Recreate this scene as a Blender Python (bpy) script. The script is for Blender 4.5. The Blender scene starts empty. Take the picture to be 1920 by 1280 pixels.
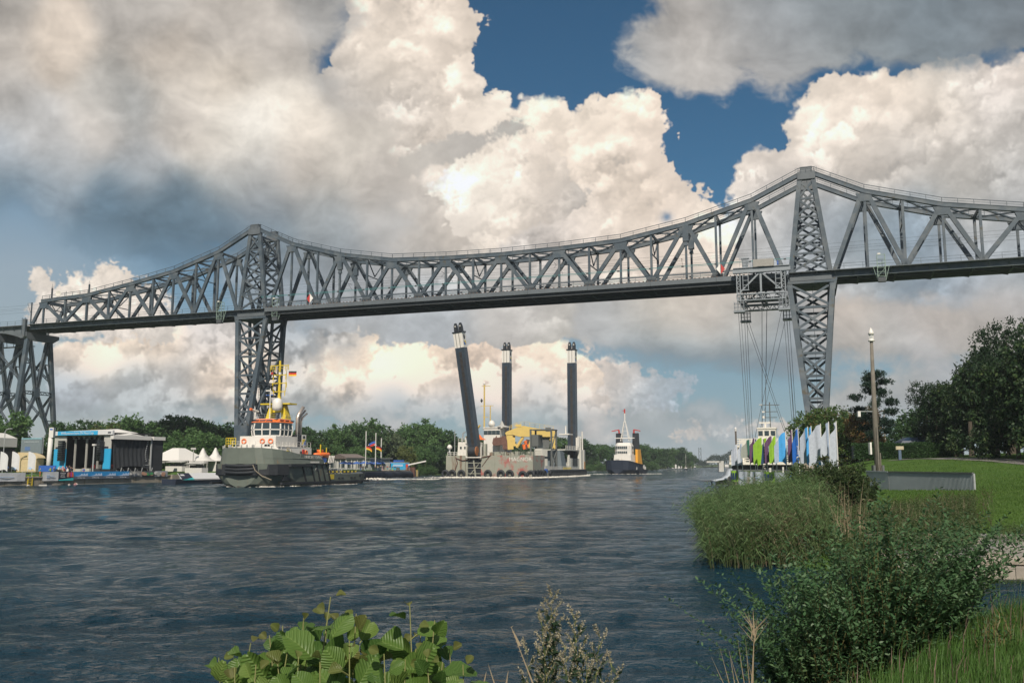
import bpy, math, random
import numpy as np
from mathutils import Vector, Matrix, Euler

rng = random.Random(7)
nrs = np.random.RandomState(11)
scene = bpy.context.scene
COL = scene.collection
R = math.radians

# ------------------------------------------------------------------ camera
EYE = 4.2
FOCAL = 1700.0
PITCH = math.atan((871.0 - 640.0) / FOCAL)
cam = bpy.data.cameras.new('camera')
cam.sensor_width = 36.0
cam.lens = FOCAL / 1920.0 * 36.0
cam.clip_start = 0.1
cam.clip_end = 20000.0
cam_ob = bpy.data.objects.new('camera', cam)
COL.objects.link(cam_ob)
cam_ob.location = (0, 0, EYE)
cam_ob.rotation_euler = (R(90) + PITCH, 0, 0)
scene.camera = cam_ob

# ------------------------------------------------------------------ daylight
SUN_AZ = R(181.0)      # compass style, 0 = +Y, clockwise; behind and to the left of the camera
SUN_EL = R(42.0)
SKY_STRENGTH = 0.06
scene.view_settings.view_transform = 'Standard'
scene.view_settings.look = 'None'
scene.view_settings.exposure = 0.0
scene.view_settings.gamma = 1.0
scene.view_settings.use_curve_mapping = False
scene.cycles.max_bounces = 6
scene.cycles.diffuse_bounces = 2
scene.cycles.glossy_bounces = 3
scene.cycles.transmission_bounces = 4
scene.cycles.transparent_max_bounces = 6
scene.cycles.caustics_reflective = False
scene.cycles.caustics_refractive = False
scene.cycles.use_denoising = True

sun = bpy.data.lights.new('sun', 'SUN')
sun.energy = 4.7
sun.angle = R(0.5)
sun.color = (1.0, 0.90, 0.76)
sun_ob = bpy.data.objects.new('sun', sun)
COL.objects.link(sun_ob)
sd = Vector((math.sin(SUN_AZ) * math.cos(SUN_EL), math.cos(SUN_AZ) * math.cos(SUN_EL), math.sin(SUN_EL)))
sun_ob.rotation_euler = sd.to_track_quat('Z', 'Y').to_euler()
# ------------------------------------------------------------------ sky: clear-air Sky Texture with procedural clouds over it
def srgb(*c):
    a = np.array(c, dtype=np.float32) / 255.0
    return np.where(a <= 0.04045, a / 12.92, ((a + 0.055) / 1.055) ** 2.4)

PERM = nrs.permutation(512).astype(np.int32)
GA = nrs.rand(512).astype(np.float32) * 6.2831853
GX, GY = np.cos(GA), np.sin(GA)
CJX, CJY = nrs.rand(512).astype(np.float32), nrs.rand(512).astype(np.float32)
CR = nrs.rand(512).astype(np.float32)

def hsh(ix, iy):
    return PERM[(PERM[ix & 511] + iy) & 511]

def perlin(x, y):
    ix = np.floor(x).astype(np.int32); iy = np.floor(y).astype(np.int32)
    fx = (x - ix).astype(np.float32); fy = (y - iy).astype(np.float32)
    u = fx * fx * fx * (fx * (fx * 6 - 15) + 10); v = fy * fy * fy * (fy * (fy * 6 - 15) + 10)
    def g(dx, dy):
        h = hsh(ix + dx, iy + dy)
        return GX[h] * (fx - dx) + GY[h] * (fy - dy)
    a = g(0, 0); b = g(1, 0); c = g(0, 1); d = g(1, 1)
    return (a + u * (b - a)) * (1 - v) + (c + u * (d - c)) * v

def fbm(x, y, octv=5, gain=0.5, off=0.0):
    s = 0; amp = 1.0; f = 1.0
    for o in range(octv):
        s = s + amp * perlin(x * f + off + o * 17.3, y * f + off * 1.7 + o * 9.1)
        amp *= gain; f *= 2.03
    return s

def caps(x, y):
    """rounded heads: height of the tallest ball over each point (cell noise)"""
    ix = np.floor(x).astype(np.int32); iy = np.floor(y).astype(np.int32)
    best = np.zeros(x.shape, np.float32)
    for dx in (-1, 0, 1):
        for dy in (-1, 0, 1):
            h = hsh(ix + dx, iy + dy)
            px = ix + dx + CJX[h]; py = iy + dy + CJY[h]
            r2 = (0.62 + 0.5 * CR[h]) ** 2
            d2 = (x - px) ** 2 + (y - py) ** 2
            best = np.maximum(best, np.sqrt(np.maximum(r2 - d2, 0)))
    return best

def upsample(a, H, W):
    h, w = a.shape[:2]
    yy = np.linspace(0, h - 1, H); xx = np.linspace(0, w - 1, W)
    y0 = np.minimum(yy.astype(int), h - 2); x0 = np.minimum(xx.astype(int), w - 2)
    fy = (yy - y0).astype(np.float32); fx = (xx - x0).astype(np.float32)
    if a.ndim == 3:
        fy = fy[:, None, None]; fx = fx[None, :, None]
    else:
        fy = fy[:, None]; fx = fx[None, :]
    A = a[y0][:, x0]; B = a[y0][:, x0 + 1]; C_ = a[y0 + 1][:, x0]; D = a[y0 + 1][:, x0 + 1]
    return (A * (1 - fx) + B * fx) * (1 - fy) + (C_ * (1 - fx) + D * fx) * fy

def poly_sdf(P, X, Y):
    P = np.array(P, np.float32)
    Q = np.roll(P, -1, axis=0)
    d = np.full(X.shape, 1e9, np.float32); ins = np.zeros(X.shape, bool)
    for (ax, ay), (bx, by) in zip(P, Q):
        ex, ey = bx - ax, by - ay
        t = np.clip(((X - ax) * ex + (Y - ay) * ey) / max(ex * ex + ey * ey, 1e-6), 0, 1)
        d = np.minimum(d, (X - ax - t * ex) ** 2 + (Y - ay - t * ey) ** 2)
        if ay != by:
            c = ((ay > Y) != (by > Y)) & (X < (bx - ax) * (Y - ay) / (by - ay) + ax)
            ins ^= c
    d = np.sqrt(d)
    return np.where(ins, d, -d)

def sstep(a, b, x):
    t = np.clip((x - a) / (b - a), 0, 1)
    return t * t * (3 - 2 * t)

def blur(a, n):
    k = np.ones(2 * n + 1, np.float32) / (2 * n + 1)
    p = np.pad(a, n, mode='edge')
    c = np.cumsum(np.pad(p, ((1, 0), (0, 0))), axis=0); p = (c[2 * n + 1:] - c[:-2 * n - 1]) / (2 * n + 1)
    c = np.cumsum(np.pad(p, ((0, 0), (1, 0))), axis=1); return ((c[:, 2 * n + 1:] - c[:, :-2 * n - 1]) / (2 * n + 1)).astype(np.float32)

AZ = R(37.0); EL0 = R(-2.5); EL1 = R(35.0)
SW, SH = 1500, 760
az, el = np.meshgrid(np.linspace(-AZ, AZ, SW, dtype=np.float32), np.linspace(EL0, EL1, SH, dtype=np.float32))
# sky position of every direction, in thousandths of the view (x to the right, y downwards, horizon near 871)
_c, _s = math.cos(PITCH), math.sin(PITCH)
dx_, dy_, dz_ = np.sin(az) * np.cos(el), np.cos(az) * np.cos(el), np.sin(el)
dep = dy_ * _c + dz_ * _s
SX = 960 + FOCAL * dx_ / dep
SY = 640 - FOCAL * (-dy_ * _s + dz_ * _c) / dep
lo = (slice(None, None, 5), slice(None, None, 5))
LX, LY = SX[lo], SY[lo]

def colour_field(pts, sig):
    num = np.zeros(LX.shape + (3,), np.float32); den = np.zeros(LX.shape, np.float32) + 1e-12
    for x, y, r, g, b in pts:
        w = np.exp(-((LX - x) ** 2 + (LY - y) ** 2) / (2 * sig * sig)) + 1e-5 / (1 + ((LX - x) ** 2 + (LY - y) ** 2) / 1e5)
        num += w[..., None] * np.array([r, g, b], np.float32); den += w
    return upsample(num / den[..., None], SH, SW)

warp = fbm(SX / 150, SY / 150, 4, 0.5, 3.1), fbm(SX / 150, SY / 150, 4, 0.5, 8.7)
w2 = fbm(SX / 34, SY / 34, 4, 0.55, 5.2), fbm(SX / 34, SY / 34, 4, 0.55, 1.9)

def puffs(X, Y, seed, sharp=0.5):
    """overlapping round heads, the lower ones in front; each bright on its sunny shoulder and fading downwards"""
    ix = np.floor(X).astype(np.int32); iy = np.floor(Y).astype(np.int32)
    out = np.zeros(X.shape, np.float32); cov = np.zeros(X.shape, np.float32)
    for dy in (-2, -1, 0, 1, 2):
        for dx in (-1, 0, 1):
            h = hsh(ix + dx + seed * 7, iy + dy + seed * 3)
            cx = ix + dx + CJX[h]; cy = iy + dy + CJY[h]
            r = 0.55 + 0.75 * CR[h]
            qx = (X - cx) / r; qy = (Y - cy) / r
            d = np.sqrt(qx * qx + qy * qy)
            st = 0.35 + 0.65 * CJX[(h * 3 + 5) & 511]
            so = 0.10 + 0.75 * CJY[(h * 5 + 11) & 511] ** 1.5
            a = np.clip((1 - d) / so, 0, 1); a = a * a * (3 - 2 * a) * st
            v = -0.62 * qy - 0.30 * qx + 0.34 * np.sqrt(np.maximum(1 - d * d, 0)) - 0.12
            out = out * (1 - a) + v * a
            cov = np.maximum(cov, np.clip(1 - d, 0, 1))
    return out, cov

def heads(scale, seed, box, grain=1.0):
    X0, Y0 = SX[box], SY[box]
    tot = 0; lump = 0
    for i, (s, a, wv) in enumerate(((1.0, 0.70, 24), (0.5, 0.56, 13), (0.24, 0.36, 6), (0.115, 0.15, 2.6), (0.055, 0.05, 1.2))):
        q = scale * s
        k = 2 if q > 40 else 1
        xx = X0[::k, ::k] + wv * 1.6 * w2[0][box][::k, ::k] + 0.35 * q * warp[0][box][::k, ::k] + 0.7 * wv * w3[0][box][::k, ::k]
        yy = Y0[::k, ::k] + wv * 1.6 * w2[1][box][::k, ::k] + 0.35 * q * warp[1][box][::k, ::k] + 0.7 * wv * w3[1][box][::k, ::k]
        v, c = puffs(xx / q, yy / (q * 0.86), seed + i)
        if k > 1:
            v = upsample(v, *X0.shape); c = upsample(c, *X0.shape)
        g = 0.62 + 0.75 * sstep(-0.25, 0.35, quiet[box] + 0.2 * tot)   # calmer and busier stretches
        tot = tot + a * g * v * (grain if i > 1 else 1.0)
        lump = lump + s * 1.15 * (c - 0.42)
    return tot, lump

w3 = fbm(SX / 9, SY / 9, 3, 0.6, 15.2), fbm(SX / 9, SY / 9, 3, 0.6, 31.9)
quiet = fbm(SX / 120, SY / 90, 3, 0.5, 21.0)
RGB = np.zeros((SH, SW, 3), np.float32)
ALPHA = np.zeros((SH, SW), np.float32)
SOFT = fbm(SX / 210, SY / 120, 6, 0.56, 2.0)
WISP = fbm(SX / 60 + 0.8 * warp[0], SY / 46 + 0.8 * warp[1], 6, 0.6, 6.0)

def mass(poly, cols, sig=70, kind='cumulus', scale=95, amp=15, soft=7, relief=0.5, seed=0.0, density=1.0, fade=None, grain=0.7, gain=(1, 1, 1)):
    global RGB, ALPHA
    P = np.array(poly, np.float32)
    m_ = 90
    inb = (SX > P[:, 0].min() - m_) & (SX < P[:, 0].max() + m_) & (SY > P[:, 1].min() - m_) & (SY < P[:, 1].max() + m_)
    ys, xs = np.where(inb)
    box = (slice(ys.min(), ys.max() + 1), slice(xs.min(), xs.max() + 1))
    s = upsample(poly_sdf(poly, LX, LY), SH, SW)[box]
    base = colour_field(cols, sig)[box] * np.array(gain, np.float32)
    wsp = WISP[box]
    if kind == 'cumulus':
        m0, lump = heads(scale, int(seed * 10), box, grain)
        edge = s + amp * 2.0 * lump + 5 * wsp + 1.6 * w3[0][box]
        softv = soft * (0.55 + 1.9 * sstep(-0.1, 0.5, quiet[box]))
        core = sstep(-6, 34, edge)
        m = relief * 0.62 * (m0 + 0.12 * wsp) * (0.55 + 0.45 * core)
        val = base * (1 + np.clip(m, -0.36, 0.34))[..., None]
        shade = np.clip(-m, 0, 1)[..., None]
        val = val * (1 - shade * np.array([0.22, 0.08, -0.10], np.float32))
        a = sstep(0, softv, edge)
    else:
        edge = s + amp * (1.5 * SOFT[box] + 0.9 * wsp)
        m = relief * (0.34 * SOFT[box] + 0.20 * wsp)
        val = base * (1 + np.clip(m, -0.4, 0.4))[..., None]
        a = sstep(-0.3 * soft, soft, edge)
    if fade:
        a = a * sstep(fade[1], fade[0], SY[box] + 30 * SOFT[box])
    a = a * density
    val = np.moveaxis(srgb(*np.moveaxis(np.clip(val, 0, 255), -1, 0)), 0, -1)
    RGB[box] = RGB[box] * (1 - a[..., None]) + val * a[..., None]
    ALPHA[box] = ALPHA[box] * (1 - a) + a

# milky air towards the horizon
hz = np.clip(0.93 - (871 - SY) / 520.0, 0, 1) ** 1.0 * 0.95
left = sstep(700, 0, SX)
hz = np.maximum(hz, left * 0.9 * sstep(150, 400, SY))
hz = np.maximum(hz, 0.82 * sstep(430, 640, SY))
air = np.moveaxis(srgb(*np.moveaxis(np.stack([np.interp(SY, [300, 500, 700, 871], v) + left * d for v, d in
      (((92, 134, 140, 158), 26), ((138, 162, 165, 172), 12), ((172, 180, 176, 176), 2))], -1), -1, 0)), 0, -1)
RGB = air * hz[..., None]
ALPHA = hz.copy()

# far soft cloud near the horizon, right of the middle
mass([(1050, 760), (1150, 720), (1300, 735), (1420, 760), (1420, 850), (1050, 860)], [(1200, 750, 196, 184, 172), (1250, 830, 150, 162, 168), (1100, 800, 168, 172, 172), (1400, 800, 172, 172, 170)],
     kind='soft', amp=34, soft=50, relief=0.5, density=0.75)
mass([(1090, 640), (1180, 690), (1290, 720), (1270, 765), (1120, 770)], [(1150, 720, 214, 194, 176), (1200, 760, 158, 166, 172)], sig=40, scale=46, amp=16, soft=22, relief=0.6, seed=4.4, density=0.8)
mass([(1255, 818), (1300, 790), (1345, 800), (1400, 783), (1480, 800), (1480, 822)], [(1300, 805, 205, 190, 175), (1400, 800, 208, 193, 178), (1350, 820, 168, 172, 174)], sig=40, scale=34, amp=12, soft=14, relief=0.6, seed=2.2, density=0.85)
mass([(540, 790), (700, 760), (830, 800), (1130, 770), (1130, 860), (540, 860), (80, 850), (80, 770), (300, 760)],
     [(600, 820, 176, 178, 176), (750, 790, 186, 180, 174), (900, 800, 180, 176, 172), (1050, 800, 190, 182, 174), (200, 800, 172, 176, 176), (400, 800, 168, 172, 174), (180, 770, 200, 190, 178)], kind='soft', amp=40, soft=60, relief=0.6, density=0.8)

# cumulus bank seen below the bridge
mass([(95, 640), (200, 625), (380, 600), (540, 605), (700, 594), (770, 600), (820, 650), (860, 640), (920, 655), (1000, 640), (1060, 650), (1100, 670), (1130, 700), (1110, 740), (1140, 760), (1110, 790), (900, 800), (700, 790), (540, 800), (330, 790), (100, 790)],
     [(150, 660, 196, 184, 170), (210, 650, 214, 200, 182), (290, 650, 206, 192, 176), (250, 720, 152, 158, 160), (130, 740, 150, 158, 164), (330, 720, 164, 164, 162), (400, 710, 214, 198, 180), (400, 640, 176, 172, 168), (300, 770, 158, 164, 166),
      (430, 760, 188, 180, 172), (560, 640, 150, 156, 160), (640, 625, 168, 168, 166), (720, 610, 205, 190, 172), (610, 690, 226, 208, 186), (700, 680, 226, 208, 186), (760, 650, 214, 198, 178), (660, 740, 196, 184, 172), (580, 750, 160, 164, 164), (720, 760, 158, 162, 164),
      (800, 700, 208, 192, 174), (820, 760, 172, 170, 168), (900, 680, 214, 196, 178), (930, 720, 196, 182, 170), (1010, 670, 210, 194, 176), (1000, 740, 168, 168, 166), (1090, 700, 216, 200, 182), (1100, 760, 182, 176, 170), (880, 780, 178, 174, 170), (480, 700, 200, 186, 170)],
     sig=31, scale=84, amp=12, soft=10, relief=1.35, seed=1.0, fade=(735, 815), grain=0.45, gain=(1.0, 0.98, 0.96))
mass([(560, 615), (700, 628), (700, 660), (640, 675), (560, 690)], [(600, 650, 138, 148, 155), (680, 640, 150, 156, 158)], kind='soft', amp=22, soft=50, relief=0.6, density=0.75)

# low left cumulus over the end span
mass([(40, 640), (50, 590), (70, 560), (52, 520), (70, 508), (92, 514), (100, 538), (130, 520), (165, 515), (190, 498), (215, 500), (250, 520), (300, 540), (320, 560), (320, 640)],
     [(75, 515, 214, 202, 188), (200, 515, 234, 220, 202), (120, 545, 226, 212, 194), (240, 545, 222, 208, 192), (70, 590, 196, 188, 178), (200, 590, 205, 194, 182), (310, 590, 200, 190, 178)], sig=45, scale=44, amp=12, soft=10, relief=0.55, seed=7.7)

# big central cumulus behind the bridge, crisp towers against the blue
mass([(500, 620), (500, 300), (640, 60), (700, -80), (850, -80), (862, 0), (892, 34), (884, 105), (866, 150), (893, 165), (893, 188), (902, 186), (940, 192), (952, 214), (974, 214), (980, 200), (1006, 191), (1048, 196), (1066, 212), (1090, 200), (1122, 186), (1152, 196), (1180, 190), (1222, 188), (1238, 212), (1240, 245), (1234, 290), (1250, 328), (1262, 352), (1290, 366), (1345, 374), (1362, 392), (1420, 420), (1420, 560), (1330, 620), (900, 640)],
     [(720, 120, 238, 222, 202), (690, 90, 228, 212, 194), (660, 160, 190, 182, 172), (800, 60, 226, 210, 192), (860, 70, 218, 202, 184), (830, 130, 226, 210, 192), (770, 110, 206, 192, 176), (760, 190, 196, 186, 174), (870, 190, 208, 194, 178),
      (700, 260, 204, 192, 178), (640, 300, 206, 194, 180), (800, 250, 216, 202, 186), (700, 380, 200, 190, 178), (640, 440, 172, 172, 170), (760, 440, 190, 182, 172), (850, 450, 202, 190, 176), (920, 210, 236, 222, 204),
      (1000, 220, 238, 222, 202), (1110, 215, 236, 220, 200), (1200, 210, 230, 212, 192), (1060, 260, 226, 210, 192), (1160, 280, 222, 206, 188), (1210, 280, 230, 212, 194), (1130, 340, 214, 198, 180), (1190, 360, 228, 210, 190), (1100, 420, 196, 184, 172), (1000, 460, 190, 180, 170), (1160, 430, 218, 202, 184), (1240, 400, 226, 208, 190), (1330, 400, 232, 216, 198), (1300, 470, 222, 206, 188),
      (1150, 500, 214, 198, 182), (1240, 530, 212, 196, 180), (950, 540, 186, 180, 172), (1300, 590, 206, 194, 180), (1100, 590, 190, 184, 174), (800, 560, 166, 168, 168), (640, 560, 172, 172, 170)],
     sig=44, scale=112, amp=17, soft=9, relief=0.66, seed=0.3, gain=(0.97, 0.97, 0.97))
# grey arm and the bright head in front of it
mass([(740, 300), (850, 252), (900, 248), (938, 224), (975, 226), (992, 244), (940, 268), (880, 300), (800, 330), (740, 340)], [(960, 235, 172, 166, 158), (880, 270, 178, 172, 164), (780, 310, 196, 188, 176)], sig=60, scale=60, amp=8, soft=22, relief=0.25, seed=3.3, density=0.85)
mass([(803, 350), (830, 326), (880, 300), (930, 282), (980, 268), (1030, 282), (1062, 312), (1080, 340), (1108, 362), (1100, 392), (1060, 410), (1000, 440), (900, 470), (840, 420)],
     [(835, 345, 252, 242, 226), (880, 320, 246, 232, 212), (960, 300, 238, 222, 204), (1030, 320, 228, 212, 194), (930, 360, 250, 238, 220), (1000, 370, 216, 202, 186), (1080, 375, 184, 176, 166), (870, 390, 214, 202, 188), (950, 410, 212, 198, 182), (1040, 410, 196, 184, 172)],
     sig=40, scale=80, amp=10, soft=10, relief=0.5, seed=5.9)

# soft overcast sheet on the left, bright core, dark base
mass([(-400, 452), (30, 416), (120, 470), (260, 500), (400, 505), (430, 590), (560, 625), (700, 600), (760, 480), (800, 330), (740, 220), (670, 200), (640, 120), (690, 10), (700, -200), (-400, -200)],
     [(-20, 30, 178, 170, 160), (0, 110, 192, 182, 170), (110, 100, 216, 200, 182), (260, 40, 188, 180, 170), (300, 120, 206, 192, 176), (430, 60, 196, 186, 174), (520, 100, 196, 186, 174), (620, 50, 172, 168, 162), (650, 150, 178, 174, 168), (0, 180, 188, 182, 174), (200, 170, 190, 184, 174), (250, 195, 172, 172, 168),
      (330, 165, 222, 210, 194), (330, 230, 216, 205, 192), (430, 160, 226, 212, 194), (480, 230, 252, 244, 230), (520, 200, 246, 234, 216), (570, 240, 236, 222, 204), (440, 250, 246, 236, 220), (400, 280, 226, 214, 198), (180, 240, 218, 208, 196), (60, 240, 200, 196, 190), (0, 290, 172, 176, 178), (120, 310, 190, 188, 184),
      (260, 320, 182, 182, 180), (100, 360, 142, 154, 162), (0, 370, 116, 138, 152), (220, 380, 104, 126, 140), (300, 410, 98, 118, 130), (400, 420, 100, 120, 132), (180, 430, 112, 134, 148), (350, 390, 102, 120, 131), (430, 460, 104, 124, 138), (60, 410, 134, 154, 168), (330, 470, 96, 120, 136), (480, 380, 150, 156, 160), (480, 330, 200, 194, 184), (560, 320, 214, 202, 188), (500, 450, 132, 146, 154), (460, 540, 150, 160, 166), (560, 530, 152, 160, 165), (660, 540, 168, 170, 170), (600, 400, 170, 172, 170),
      (620, 320, 206, 196, 182), (650, 260, 204, 194, 180), (700, 350, 200, 190, 178), (620, 460, 156, 162, 164), (720, 430, 182, 178, 172), (420, 340, 186, 184, 178)],
     sig=36, kind='soft', amp=30, soft=60, relief=0.42)

# grey cloud top right and the cumulus under it
mass([(1362, 374), (1372, 340), (1400, 300), (1424, 286), (1468, 284), (1482, 268), (1472, 240), (1484, 206), (1512, 188), (1530, 166), (1570, 150), (1604, 136), (1640, 140), (1672, 150), (1760, 120), (2200, 40), (2200, 640), (1500, 640), (1420, 560)],
     [(1400, 330, 222, 208, 192), (1450, 310, 216, 202, 188), (1510, 230, 228, 214, 196), (1600, 170, 224, 208, 190), (1570, 210, 232, 216, 198), (1680, 190, 234, 216, 196), (1640, 250, 218, 204, 188), (1740, 230, 214, 200, 184), (1760, 160, 206, 196, 182), (1850, 170, 196, 186, 176), (1880, 110, 206, 192, 178), (1920, 240, 196, 188, 178),
      (1560, 300, 206, 194, 180), (1650, 300, 196, 186, 174), (1700, 270, 178, 172, 164), (1800, 290, 186, 178, 168), (1450, 380, 176, 174, 170), (1550, 420, 160, 164, 166), (1620, 460, 140, 152, 158), (1720, 430, 134, 146, 154), (1800, 360, 184, 178, 168), (1850, 420, 170, 168, 164), (1920, 340, 176, 172, 166), (1900, 460, 158, 164, 166),
      (1600, 540, 176, 174, 170), (1700, 540, 140, 152, 160), (1800, 520, 150, 158, 164), (1850, 600, 190, 182, 174)],
     sig=44, scale=100, amp=15, soft=11, relief=0.58, seed=9.1, gain=(0.97, 0.97, 0.97))
mass([(1188, -100), (1192, 20), (1160, 62), (1142, 98), (1148, 128), (1180, 130), (1210, 165), (1250, 178), (1306, 192), (1350, 186), (1400, 168), (1440, 192), (1500, 182), (1560, 158), (1620, 132), (1700, 150), (1800, 120), (2300, 100), (2300, -200)],
     [(1200, 40, 164, 162, 158), (1160, 100, 150, 156, 160), (1250, 60, 180, 172, 164), (1300, 120, 184, 176, 166), (1260, 160, 170, 168, 164), (1380, 90, 172, 168, 162), (1400, 160, 174, 170, 166), (1420, 30, 150, 154, 156), (1500, 130, 166, 164, 160), (1500, 40, 132, 140, 144), (1600, 80, 138, 144, 146), (1600, 20, 120, 128, 132), (1750, 60, 120, 128, 132), (1750, 10, 104, 114, 120), (1900, 60, 122, 128, 132), (1900, 5, 108, 118, 124), (1450, 90, 150, 152, 154)],
     sig=60, kind='soft', amp=24, soft=34, relief=0.4, gain=(1.08, 1.07, 1.06))

# slate band behind the hanging carriage and the clouds right of the tower
mass([(1060, 540), (1200, 530), (1300, 530), (1380, 540), (1560, 540), (1960, 560), (1960, 700), (1560, 700), (1480, 725), (1330, 700), (1210, 690), (1130, 660), (1060, 640)],
     [(1100, 590, 178, 174, 168), (1130, 610, 164, 166, 166), (1180, 600, 192, 184, 172), (1240, 600, 206, 194, 178), (1310, 610, 206, 194, 180), (1400, 630, 186, 180, 170), (1200, 660, 124, 140, 150), (1280, 680, 118, 136, 146), (1380, 690, 116, 134, 144), (1440, 700, 118, 136, 146), (1500, 650, 150, 156, 158), (1580, 600, 206, 192, 178), (1560, 680, 172, 170, 166), (1640, 640, 176, 174, 168), (1700, 590, 186, 178, 170), (1750, 620, 200, 188, 176), (1720, 680, 160, 164, 166), (1820, 640, 184, 178, 170), (1850, 600, 200, 188, 176), (1600, 650, 200, 188, 174), (1880, 560, 170, 168, 166)],
     sig=38, kind='soft', amp=20, soft=40, relief=0.42)
mass([(1520, 700), (1600, 680), (1640, 690), (1700, 660), (1960, 680), (1960, 800), (1520, 820)],
     [(1600, 710, 190, 182, 172), (1680, 700, 196, 186, 174), (1760, 690, 168, 168, 168), (1650, 780, 160, 166, 170), (1850, 720, 176, 174, 170)], sig=45, kind='soft', amp=24, soft=50, relief=0.4, density=0.85)
# the small hole in the big cumulus
hole = np.exp(-(((SX - 1250 + 8 * WISP) / 11) ** 2 + ((SY - 407) / 9) ** 2)) * 0.85
ALPHA = ALPHA * (1 - hole); RGB = RGB * (1 - hole[..., None])

RGB /= np.maximum(ALPHA, 1e-4)[..., None]
CLOUD_GAIN = 1.0
def to_image(name, rgb, a):
    h, w = a.shape
    im = bpy.data.images.new(name, w, h, alpha=True, float_buffer=True)
    buf = np.empty((h, w, 4), np.float32); buf[..., :3] = rgb; buf[..., 3] = a
    im.alpha_mode = 'CHANNEL_PACKED'
    im.pixels.foreach_set(buf.ravel()); im.update()
    return im
sky_img = to_image('cloud_view', RGB, ALPHA)

# the rest of the sky: the same broken cloud all round
OW, OH = 900, 300
oaz, oel = np.meshgrid(np.linspace(-math.pi, math.pi, OW, dtype=np.float32), np.linspace(R(-12), R(90), OH, dtype=np.float32))
ux = np.sin(oaz) * np.cos(oel) / (np.abs(np.sin(oel)) + 0.22); uy = np.cos(oaz) * np.cos(oel) / (np.abs(np.sin(oel)) + 0.22)
cover = fbm(ux * 0.9, uy * 0.9, 6, 0.55, 4.0)
tonef = fbm(ux * 1.6, uy * 1.6, 5, 0.55, 12.0)
oa = sstep(-0.28, 0.16, cover)
oa = np.maximum(oa, sstep(R(14), R(0), oel) * 0.8)
lum = np.clip(0.48 + 0.42 * tonef - 0.25 * cover, 0.14, 0.9)[..., None]
orgb = lum * np.array([1.0, 0.92, 0.83], np.float32) * (1 - 0.0) + (0.9 - lum) * np.array([-0.02, 0.02, 0.07], np.float32)
out_img = to_image('cloud_round', orgb.astype(np.float32), oa.astype(np.float32))

world = bpy.data.worlds.new('World')
scene.world = world
world.use_nodes = True
nt = world.node_tree
nt.nodes.clear()
def N(t, **k):
    n = nt.nodes.new(t)
    for a, v in k.items():
        setattr(n, a, v)
    return n
def MATH(op, a, b=None, c=None, clamp=False):
    n = N('ShaderNodeMath', operation=op, use_clamp=clamp)
    for i, v in enumerate((a, b, c)):
        if v is None: continue
        if isinstance(v, (int, float)): n.inputs[i].default_value = v
        else: nt.links.new(v, n.inputs[i])
    return n.outputs[0]
tc = N('ShaderNodeTexCoord')
sep = N('ShaderNodeSeparateXYZ'); nt.links.new(tc.outputs['Generated'], sep.inputs[0])
azn = MATH('ARCTAN2', sep.outputs[0], sep.outputs[1])
eln = MATH('ARCSINE', sep.outputs[2])
def uvmap(a0, a1, e0, e1):
    u = MATH('DIVIDE', MATH('SUBTRACT', azn, a0), a1 - a0); v = MATH('DIVIDE', MATH('SUBTRACT', eln, e0), e1 - e0)
    cb = N('ShaderNodeCombineXYZ'); nt.links.new(u, cb.inputs[0]); nt.links.new(v, cb.inputs[1])
    return cb.outputs[0]
im1 = N('ShaderNodeTexImage', image=sky_img, extension='EXTEND', interpolation='Cubic'); nt.links.new(uvmap(-AZ, AZ, EL0, EL1), im1.inputs[0])
im2 = N('ShaderNodeTexImage', image=out_img, extension='EXTEND', interpolation='Linear'); nt.links.new(uvmap(-math.pi, math.pi, R(-12), R(90)), im2.inputs[0])
inside = MATH('MULTIPLY', MATH('DIVIDE', MATH('SUBTRACT', AZ, MATH('ABSOLUTE', azn)), R(5.0), clamp=True), MATH('DIVIDE', MATH('SUBTRACT', EL1, eln), R(4.5), clamp=True), clamp=True)
def MIX(f, a, b):
    n = N('ShaderNodeMix', data_type='RGBA'); nt.links.new(f, n.inputs[0]); nt.links.new(a, n.inputs[6]); nt.links.new(b, n.inputs[7]); return n.outputs[2]
ccol = MIX(inside, im2.outputs[0], im1.outputs[0])
calp = MATH('ADD', MATH('MULTIPLY', im1.outputs[1], inside), MATH('MULTIPLY', im2.outputs[1], MATH('SUBTRACT', 1.0, inside)), clamp=True)
skyt = N('ShaderNodeTexSky', sky_type='NISHITA')
skyt.sun_disc = False
skyt.sun_elevation = SUN_EL
skyt.sun_rotation = SUN_AZ
skyt.altitude = 0; skyt.air_density = 1.0; skyt.dust_density = 0.4; skyt.ozone_density = 2.2
tint = N('ShaderNodeMix', data_type='RGBA', blend_type='MULTIPLY'); tint.inputs[0].default_value = 1.0; nt.links.new(skyt.outputs[0], tint.inputs[6]); tint.inputs[7].default_value = (0.52, 0.90, 1.0, 1)
bg1 = N('ShaderNodeBackground'); bg1.inputs[1].default_value = SKY_STRENGTH; nt.links.new(tint.outputs[2], bg1.inputs[0])
bg2 = N('ShaderNodeBackground'); bg2.inputs[1].default_value = CLOUD_GAIN; grade = N('ShaderNodeMix', data_type='RGBA', blend_type='MULTIPLY'); grade.inputs[0].default_value = 1.0; nt.links.new(ccol, grade.inputs[6]); grade.inputs[7].default_value = (0.95, 0.975, 1.02, 1); nt.links.new(grade.outputs[2], bg2.inputs[0])
mx = N('ShaderNodeMixShader'); nt.links.new(calp, mx.inputs[0]); nt.links.new(bg1.outputs[0], mx.inputs[1]); nt.links.new(bg2.outputs[0], mx.inputs[2])
wo = N('ShaderNodeOutputWorld'); nt.links.new(mx.outputs[0], wo.inputs[0])
world.cycles.sampling_method = 'MANUAL'
world.cycles.sample_map_resolution = 1024
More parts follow.
